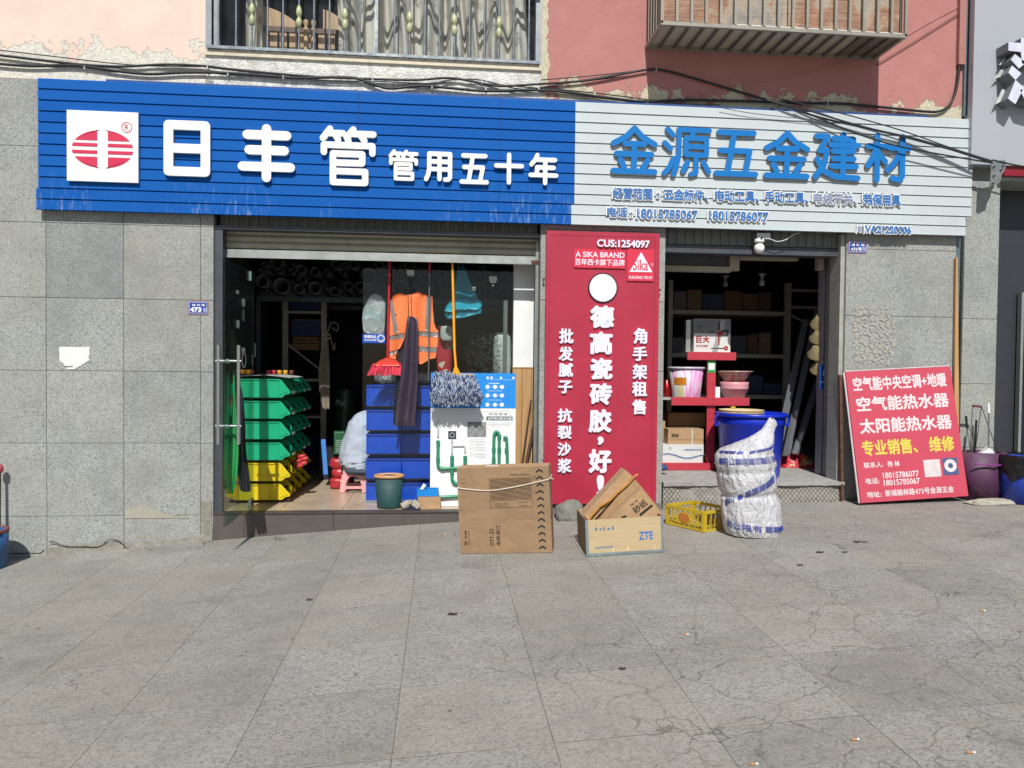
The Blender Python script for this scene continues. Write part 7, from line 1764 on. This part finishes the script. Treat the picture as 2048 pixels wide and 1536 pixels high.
m = MB(); m.add([bq(u, v, n_) for n_ in (.0005, .002) for u, v in ((.62, .16), (.775, .16), (.775, .29), (.62, .29))], [(0, 3, 2, 1), (4, 5, 6, 7), (0, 1, 5, 4), (1, 2, 6, 5), (2, 3, 7, 6), (3, 0, 4, 7)]); m.build('blank_square', pm('board_square', '#cfc6c6', .6), bd)
m = MB(); m.add([bq(u, v, n_) for n_ in (.0005, .002) for u, v in ((.80, .165), (.94, .165), (.94, .295), (.80, .295))], [(0, 3, 2, 1), (4, 5, 6, 7), (0, 1, 5, 4), (1, 2, 6, 5), (2, 3, 7, 6), (3, 0, 4, 7)]); m.build('blue_square', pm('board_blue', '#46587e', .6), bd)
m = MB(); k_ = 20; m.add([bq(.87+.058*math.cos(2*math.pi*k/k_), .236+.048*math.sin(2*math.pi*k/k_), .003) for k in range(k_)], [list(range(k_))]); m.add([bq(.87+.024*math.cos(2*math.pi*k/k_), .236+.02*math.sin(2*math.pi*k/k_), .0035) for k in range(k_)], [list(range(k_))], 1); m.build('round_mark', [M_BW, pm('board_blue', '#46587e', .6)], bd)

# ---- buckets, dustpan and tongs on the far right
cB = P(2032, 1012, -.42); 
M_PURB = pm('purple_basket', '#54304f', .55, 0, .25, 8, .2, 40, dirt=.6)
c0_ = P(1962, 985, -.2); rp2 = .2; zg = gz(c0_.x, -.2)+.004
t = thing('basket', 'dusty purple plastic bin behind the red notice board', 'bin', (c0_.x, -.22, zg)); hP = Z_(1965, 905, -.3)-zg
MB().lathe((c0_.x, -.22, zg), [(0, 0), (rp2*.8, 0), (rp2, hP), (rp2*.95, hP), (rp2*.76, .02), (0, .02)], 28, sx=1.15, sy=.8).build('body', M_PURB, t)
MB().tube([(c0_.x-.2, -.37, zg+hP*.78), (c0_.x, -.41, zg+hP*.76), (c0_.x+.2, -.36, zg+hP*.78)], .008, 6).build('purple_band', pm('bright_purple', '#8d3d8a', .4), t)
cx_ = X_(2042, 960, -.4); zg = gz(cx_, -.4)+.004; hP = Z_(2040, 912, -.4)-zg; rB = cx_-X_(2003, 970, -.4)
t = thing('waste_bucket', 'round blue bucket lined with a black bin bag at the far right', 'bucket', (cx_, -.4, zg))
MB().lathe((cx_, -.4, zg), [(0, 0), (rB*.8, 0), (rB, hP*.98), (rB*.96, hP*.98), (rB*.76, .02), (0, .02)], 32).build('body', pm('bucket_blue', '#2340a8', .4), t)
m = MB(); m.grid(lambda u, v: (Vector((cx_, -.4, zg+hP*(1.04-.48*v)+.03*math.sin(u*40)*v+.015*noise.noise(Vector((u*30, v*8, 1)))))+Vector((math.cos(2*math.pi*u), math.sin(2*math.pi*u), 0))*(rB*(1.08-.06*v)+.02*noise.noise(Vector((math.cos(2*math.pi*u)*4, math.sin(2*math.pi*u)*4, v*4))))), 80, 10)
m.grid(lambda u, v: (Vector((cx_, -.4, zg+hP*(1.04-.5*v)))+Vector((math.cos(2*math.pi*u), math.sin(2*math.pi*u), 0))*rB*(1.08-.2*v)*1), 60, 5)
m.build('bin_bag', pm('black_bag', '#141417', .3, 0, .2, 20, .6, 20, .01), t)
t = thing('dustpan', 'long-handled white dustpan standing in the purple bin', 'dustpan', P(1968, 905, -.3))
sheet(-.3, [(1975, 893), (1984, 897), (1990, 905), (1988, 914), (1976, 920), (1960, 925), (1955, 918), (1960, 906), (1970, 899)], M_WHITE, 'pan', t, th=.02, amp=.004)
m = MB(); m.tube([P(1977, 893, -.29), P(1977.5, 826, -.25)], .0075, 8); m.build('handle', M_GRYH, t)
MB().tube([P(1977.5, 826, -.25), P(1977, 806, -.24)], [.013, .009], 8).build('grip', M_WHITE, t)
M_IRON = pm('dark_iron', '#37332f', .6, .5, .2)
t = thing('coal_tongs', 'dark iron tongs with black grips standing behind the notice board', 'tongs', P(1940, 910, -.2))
m = MB(); m.tube([P(1928, 905, -.2), P(1934, 855, -.18), P(1942, 905, -.2)], .004, 6).tube([P(1946, 905, -.2), P(1952, 842, -.18)], .005, 6); m.build('rods', M_IRON, t)
for a, b_ in (((1934, 857), (1932, 832)), ((1948, 915), (1953, 840))): MB().tube([P(*a, -.185), P(*b_, -.185)], .011, 8).build('grip', M_BLACK, t)
t = thing('carrying_frame', 'tall wire bail with a red wooden grip above the purple bin', 'handle', P(1955, 905, -.2))
m = MB(); m.tube([P(1940, 905, -.22), P(1945, 812, -.2), P(1963, 812, -.2), P(1950, 905, -.22)], .0035, 6).tube([P(1963, 812, -.2), P(1972, 840, -.2), P(1997, 908, -.2)], .0035, 6); m.build('wire', M_IRON, t)
MB().tube([P(1945, 812, -.2), P(1962, 813, -.2)], .012, 8).build('grip', pm('red_brown_wood', '#6e3732', .5), t)
c = G(1975, 1004)
tag(rock(c.x, -.42, gz(c.x, -.42)-.025, .27, .1, .075, 8.).build('stone_lump', pm('crumbly_cement', '#b0ab9c', .95, 0, .3, 12, .8, 40, .02)), 'low lump of crumbly cement beside the blue bucket', 'stone')
# timber batten and drain strip
YB_ = -.03
mb = MB(); m = MB()
m.prism(wall_fr(-.012), [(P(1905, 985, -.03).x, gz(5.4, 0)), (P(1918, 985, -.03).x, gz(5.4, 0)), (P(1914, 515, -.03).x, Z_(1912, 515, -.03)), (P(1911, 515, -.03).x, Z_(1912, 515, -.03))], .0, .03)
tag(m.build('timber_batten', wood('raw_batten', '#b58a5a', '#c39a68', 'Z')), 'long tapering raw timber batten wedged at the right edge of the granite wall', 'batten')
tag(MB().box(XR1+.004, XR1+.055, .015, .06, gz(5.4, 0), Z_(1918, 475, 0)).build('metal_strip', pm('teal_grey_metal', '#687c82', .5, .4, .3, 9, dirt=.5)), 'corroded teal-grey metal strip between the granite walls', 'strip')
tag(MB().box(XR1+.001, XN0-.001, .07, .4, gz(5.4, 0)-.05, WALLTOP).build('wall_gap', M_BLACK), kind='structure')

# ---- left edge: paint bucket and red thing
c = G(-12, 1150); c = G(-10, 1146); rL = .17
x_ = X_(12, 1100, c.y+.17)-rL*.98
t = thing('paint_bucket', 'dented blue paint bucket with scuffed sides at the left edge', 'bucket', (x_, c.y+.17, gz(x_, c.y)))
hL = Z_(5, 1070, c.y)-gz(x_, c.y)
MB().lathe((x_, c.y+.17, gz(x_, c.y)+.004), [(0, 0), (rL*.9, 0), (rL*.95, hL*.4), (rL*.97, hL*.42), (rL*.98, hL), (rL*.9, hL), (rL*.86, .02), (0, .02)], 28).build('body', pm('scuffed_blue_paint', '#2f5f96', .5, 0, .3, 8, .2, dirt=.8), t)
MB().lathe((x_, c.y+.17, gz(x_, c.y)+hL+.004), [(rL*.92, -.02), (rL*1.03, -.02), (rL*1.03, .012), (rL*.9, .012), (rL*.92, -.02)], 28).build('rim', pm('rusty_pink_rim', '#7c4a44', .7, 0, .3, 20), t)
c = P(-4, 942, -.12); t = thing('hanging_tool', 'red-tipped tool handle just inside the left edge of the picture', 'tool', (c.x, -.12, gz(c.x, -.1)))
MB().tube([(c.x+.005, -.12, gz(c.x, -.1)), (c.x, -.1, Z_(0, 935, -.12))], .014, 8).build('shaft', M_IRON, t); MB().ball((c.x, -.1, Z_(0, 938, -.12)), .04, 10, sc=(.9, .9, 1.2)).build('red_tip', pm('pinkish_red', '#b5525c', .6), t)

# ================================================================== NEIGHBOUR ON THE RIGHT
YNs = -.13
xN = X_(1946, 170, YNs); zNb = Z_(2000, 330, YNs)
q = NT('grey_sign_panel'); v = q.obj(); M_NSG = q.fin(q.mix(q.noise(v, 1.5, 3), (.40, .42, .46), (.46, .48, .52)), .35, .1, .5)
ns = thing('neighbour_sign', 'plain grey neighbouring sign box with a white three-dimensional character, cut by the edge', 'shop sign', (xN+1.5, YNs, zNb))
MB().box(xN, xN+3.2, YNs, .02-.021, zNb, 6.6).build('panel', M_NSG, ns)
F = wall_fr(YNs)
def nl(pts_, dp=.17):
    poly = [(X_(x, y, YNs-dp), Z_(x, y, YNs-dp)) for x, y in pts_]
    ar = sum(poly[i][0]*poly[(i+1) % len(poly)][1]-poly[(i+1) % len(poly)][0]*poly[i][1] for i in range(len(poly)))
    if ar < 0: poly = poly[::-1]
    m_ = MB(); m_.prism(F, poly, .003, dp-.002); o = m_.build('stroke', pm('letter_side_dark', '#75777c', .5), ns)
    MB().prism(F, poly, dp-.0018, dp).build('face', pm('lavender_face', '#d5d8ea', .4), o)
nl([(2017, 84), (2042, 86), (2042, 76), (2062, 77), (2100, 80), (2100, 102), (2062, 101), (2062, 130), (2044, 127), (2042, 104), (2017, 101)])
nl([(2030, 108), (2052, 125), (2038, 137), (2022, 119)]); nl([(2024, 131), (2043, 147), (2031, 160), (2017, 145)])
nl([(2031, 160), (2048, 175), (2031, 208), (2016, 197)]); nl([(2040, 180), (2058, 175), (2085, 190), (2085, 210), (2050, 200)])
nl([(2056, 110), (2100, 112), (2100, 128), (2056, 124)], .16)
m = MB()
for p3 in ([(2010, 112), (2009, 127), (1998, 130)], [(2018, 134), (2005, 152), (1990, 156), (2000, 140)], [(2020, 180), (2012, 196), (1990, 209), (2004, 178)]):
    m.add([P(x, y, YNs-.03-.02*i) for i, (x, y) in enumerate(p3)], [tuple(range(len(p3)))]); m.add([P(x, y, YNs-.026-.02*i) for i, (x, y) in enumerate(p3)], [tuple(range(len(p3)))[::-1]])
m.build('peeled_film', M_WHITE, ns)
# neighbour shop below: red strip, dark sheet painted as the opening's shade
x0 = X_(1996, 400, .0)
tag(MB().box(XN1+.001, 8.2, .35, .55, -.1, WALLTOP).build('neighbour_shade_sheet', pm('opening_shade', '#3a3b42', .4, .1, .1)), kind='structure')
t = thing('red_awning_board', 'deep red neighbouring fascia strip at the right edge below the grey sign', 'fascia', (6.6, -.05, Z_(2030, 350, -.05)))
a, b_, c, d = pbox(2008, 328, 2060, 346, -.1); MB().box(a, b_+1.2, -.1, .34, c-.03, d+.06).build('board', pm('deep_red', '#8e1d2f', .4), t); MB().box(a, b_+1.2, -.06, .34, c-.07, c-.033).build('stone_lintel', M_GRAN, t)
xd = X_(2037, 700, .30); t = thing('shop_door', 'neighbouring glass shop door with a silver frame at the right edge', 'door', (xd+.4, .3, .15))
MB().box(xd, xd+.03, .27, .33, .15, Z_(2040, 585, .3)).build('frame', M_ALU, t); MB().box(xd+.031, xd+1.2, .27, .33, Z_(2040, 585, .3)-.03, Z_(2040, 585, .3)).build('top_rail', M_ALU, t); MB().box(xd+.031, xd+1.2, .295, .305, .15, Z_(2040, 585, .3)-.031).build('pane', pm('dark_glass_pane', '#1b2030', .1, 0, .05, bump=0), t)
tag(MB().box(XN1, 8.2, -.02, .34, -.3, .14).build('neighbour_step', M_GRAN), kind='structure')
# corner flashings between the red wall and the neighbour
tag(MB().box(X_(1912, 100), X_(1925, 100), -.05, -.002, Z_(1918, 132), 6.0).build('wall_cover', pm('pinkish_trunking', '#a97771', .6, 0, .12)), 'pink painted cable trunking at the right end of the red wall', 'trunking')
tag(MB().box(X_(1926, 100), X_(1937, 100), -.03, .3, WALLTOP+.03, 6.0).build('flashing', pm('blue_grey_flashing', '#6f7f8a', .5, .3, .3, 6, dirt=.4)), 'blue-grey metal flashing beside the pink trunking', 'flashing')
tag(MB().box(X_(1938, 100), xN-.002, -.06, .3, WALLTOP+.03, 6.0).build('dark_flashing', pm('dark_flashing', '#33373f', .5, .3, .2)), 'dark metal flashing strip next to the grey neighbouring sign', 'flashing')
# cable bracket
yb3 = -.21
t = thing('cable_bracket', 'grey metal plate bracket clamping the cables below the neighbouring sign', 'bracket', P(1994, 345, yb3))
m = MB(); poly = [(1981, 326), (2004, 320), (2010, 322), (2009, 338), (2002, 350), (1998, 366), (1984, 373), (1979, 370)]
m.prism(wall_fr(yb3), [(X_(x, y, yb3), Z_(x, y, yb3)) for x, y in poly][::-1], 0, .012); m.build('plate', MET(), t)
for (x, y) in ((1987, 334), (2005, 332), (1987, 352), (1985, 367), (2001, 340)): MB().lathe(P(x, y, yb3-.012), [(0, -.022), (.009, -.022), (.009, 0)], 8, A=(0, 1, 0)).build('bolt', M_DARKM, t)
MB().tube([P(1996, 345, yb3+.01), P(2000, 345, -.05)], .02, 8).build('arm', M_DARKM, t)

ORD = 'first second third fourth fifth sixth seventh eighth ninth tenth eleventh twelfth thirteenth'.split()
# ================================================================== CABLES
M_CAB = pm('black_cable', '#24252a', .5, 0, .2); M_CABG = pm('grey_cable', '#4c4f58', .5, 0, .1)
def cable(pts, r, lab, mat=None, Y=-.03):
    P3 = [P(p[0], p[1], p[2] if len(p) > 2 else Y) for p in pts]
    tag(MB().tube(smooth_path(P3, 7), r, 6).build('cable', mat or M_CAB), lab, 'cable', None)
cable([(-20, 108), (60, 118), (150, 128), (240, 133), (330, 129), (410, 132), (450, 137), (560, 148), (640, 154), (740, 158), (830, 160), (900, 156), (960, 166), (1000, 172), (1080, 168), (1180, 160), (1290, 140), (1330, 141), (1400, 160), (1500, 190), (1560, 208, -.12), (1640, 235, -.125), (1760, 262, -.135), (1850, 283, -.15), (1985, 325, -.22)], .011, 'upper thick black cable running over both signs to the wall bracket')
cable([(-20, 126), (60, 132), (150, 131), (240, 143), (300, 148), (370, 145), (450, 146), (540, 152), (600, 156), (700, 155), (745, 168), (780, 177), (840, 172), (900, 176), (970, 182), (1060, 180), (1130, 184), (1220, 196), (1290, 203), (1370, 200), (1480, 202), (1600, 206), (1680, 207), (1760, 214), (1850, 223), (1880, 222), (1900, 208), (1912, 180), (1918, 140), (1925, 60), (1930, -20)], .013, 'lower black cable clipped along the top of the signs, turning up at the right')
cable([(-20, 98), (100, 112), (240, 128), (340, 133), (410, 133)], .005, 'thin wire above the thick cables on the pale pink wall')
cable([(410, 134), (520, 147), (640, 160), (760, 163), (860, 167), (900, 160), (960, 160), (1040, 178), (1100, 172), (1180, 158), (1290, 140)], .006, 'thin wire tangled with the cables below the upstairs window')
cable([(1080, 160), (1180, 152), (1290, 140)], .005, 'thin wire rising to the cage shadow on the red wall')
cable([(960, 166), (1060, 175), (1150, 182), (1240, 192), (1340, 205), (1440, 210)], .006, 'thin cable sagging at the right end of the window apron')
cable([(1540, 200, -.06), (1620, 222, -.125), (1700, 246, -.13), (1830, 280, -.15), (1985, 322, -.22)], .008, 'middle cable crossing the pale sign to the bracket')
cable([(1560, 198, -.06), (1680, 226, -.13), (1800, 260, -.15), (1900, 295, -.17), (1985, 322, -.22)], .006, 'uppermost cable crossing the pale sign to the bracket')
cable([(1590, 216, -.125), (1700, 262, -.15), (1780, 288, -.165), (1860, 305, -.18), (1985, 326, -.22)], .008, 'lowest cable crossing the pale sign to the bracket')
cable([(1440, 215, -.115), (1500, 226, -.115), (1580, 235, -.115), (1640, 240, -.12)], .0035, 'fine wire drooping over the top slats of the pale sign', M_CABG)
cable([(1985, 320, -.22), (2030, 330, -.23), (2080, 338, -.25)], .008, 'cable leaving the bracket toward the right edge')
cable([(1340, 200, -.02), (1500, 168, -.02), (1700, 125, -.02), (1760, 100, -.02), (1860, 42, -.02), (1950, -5, -.02)], .003, 'pale fine wire slanting across the red wall', pm('pale_wire', '#b98f86', .5))
cable([(1751, 130, -.02), (1830, 82, -.02), (1925, 22, -.02)], .005, 'dark thin wire slanting up beside the window cage', pm('rust_wire', '#6e4844', .6))
m = None
for i, (px, py) in enumerate(((168, 133), (414, 133), (455, 146), (566, 153), (745, 159), (864, 173), (964, 163), (972, 178), (1078, 176), (1190, 186), (1313, 137), (1367, 196), (1656, 206))):
    c = P(px, py, -.045); tag(MB().box(c.x-.006, c.x+.006, c.y+.005, c.y+.035, c.z-.018, c.z+.014).build('cable_clip', pm('clip_grey_white', '#bfc2be', .6)), f'small white nail clip on the wall cables, {ORD[i]} from the left', 'cable clip', 'white clips on the wall cables')

# ================================================================== LITTER AND WEEDS
M_BUTT = pm('cigarette_filter', '#c08a58', .8); 
wpos = ['on the cream slab at mid right', 'in the lower right, upper of the two near the cracks', 'at the bottom edge, right of centre', 'in the bottom right corner', 'near the right edge, farther up', 'just left of the heater carton']
for i, (px, py, a) in enumerate(((1366, 1271, .1), (1703, 1482, .05), (1500, 1531, 0), (1933, 1507, -.2), (1960, 1223, .0), (884, 1070, .1))):
    c = G(px, py); L = .032; d = Vector((math.cos(a), math.sin(a), 0)); c.z += .006
    t = thing('cigarette_butt', 'cigarette butt lying '+wpos[i], 'cigarette butt', (c.x, c.y, c.z-.005), 'cigarette butts on the pavement')
    MB().tube([c, c+d*L*.7], .0045, 7).build('filter', M_BUTT, t); MB().tube([c+d*(L*.7+.0005), c+d*L], .0043, 7).build('paper', M_WHITE, t)
M_LEAF = pm('dead_leaf', '#4a3b2a', .9, 0, .3, 30)
for i, (px, py) in enumerate(((618, 1201), (905, 1230), (1245, 1340), (1715, 1085), (1640, 1106), (1690, 1106), (1730, 1085), (1600, 1132))):
    c = G(px, py); m = MB(); r = random.uniform(.012, .028)
    m.grid(lambda u, v: (c.x+(u-.5)*2.6*r, c.y+(v-.5)*r*1.1*math.sin(math.pi*(u*.9+.05)), gz(c.x, c.y)+.004+.006*abs(math.sin(u*5))+.003*v), 6, 3)
    tag(m.build('dead_leaf', M_LEAF), ['dark leaf scrap left of centre on the paving', 'dark leaf scrap in front of the brown heater carton', 'curled leaf scrap in the lower middle of the paving', 'leaf scrap on the paving below the red notice board', 'leaf scrap right of the white sack, leftmost of a pair', 'leaf scrap right of the white sack, rightmost of a pair', 'leaf scrap on the paving close to the leaning red board', 'leaf scrap just in front of the white sack'][i], 'leaf', 'leaf scraps on the paving')
M_WEED = pm('weed_green', '#4c5a35', .8, 0, .3, 30)
m = MB(); random.seed(9)
for (px, py, n_) in ((563, 1080, 14), (418, 1088, 10), (1700, 1000, 40), (1660, 1003, 16), (1905, 1192, 5), (300, 1100, 6)):
    for k in range(n_):
        c = G(px+random.uniform(-14, 14), py+random.uniform(-3, 3)); d = Vector((random.uniform(-.04, .04), random.uniform(-.03, .01), random.uniform(.01, .045)))
        m.add([c, c+d*.5+Vector((.004, 0, 0)), c+d, c+d*.5-Vector((.004, 0, 0))], [(0, 1, 2, 3)])
tag(m.build('weeds', M_WEED), 'sparse weeds and moss along the foot of the walls', 'weeds', None, 'stuff')
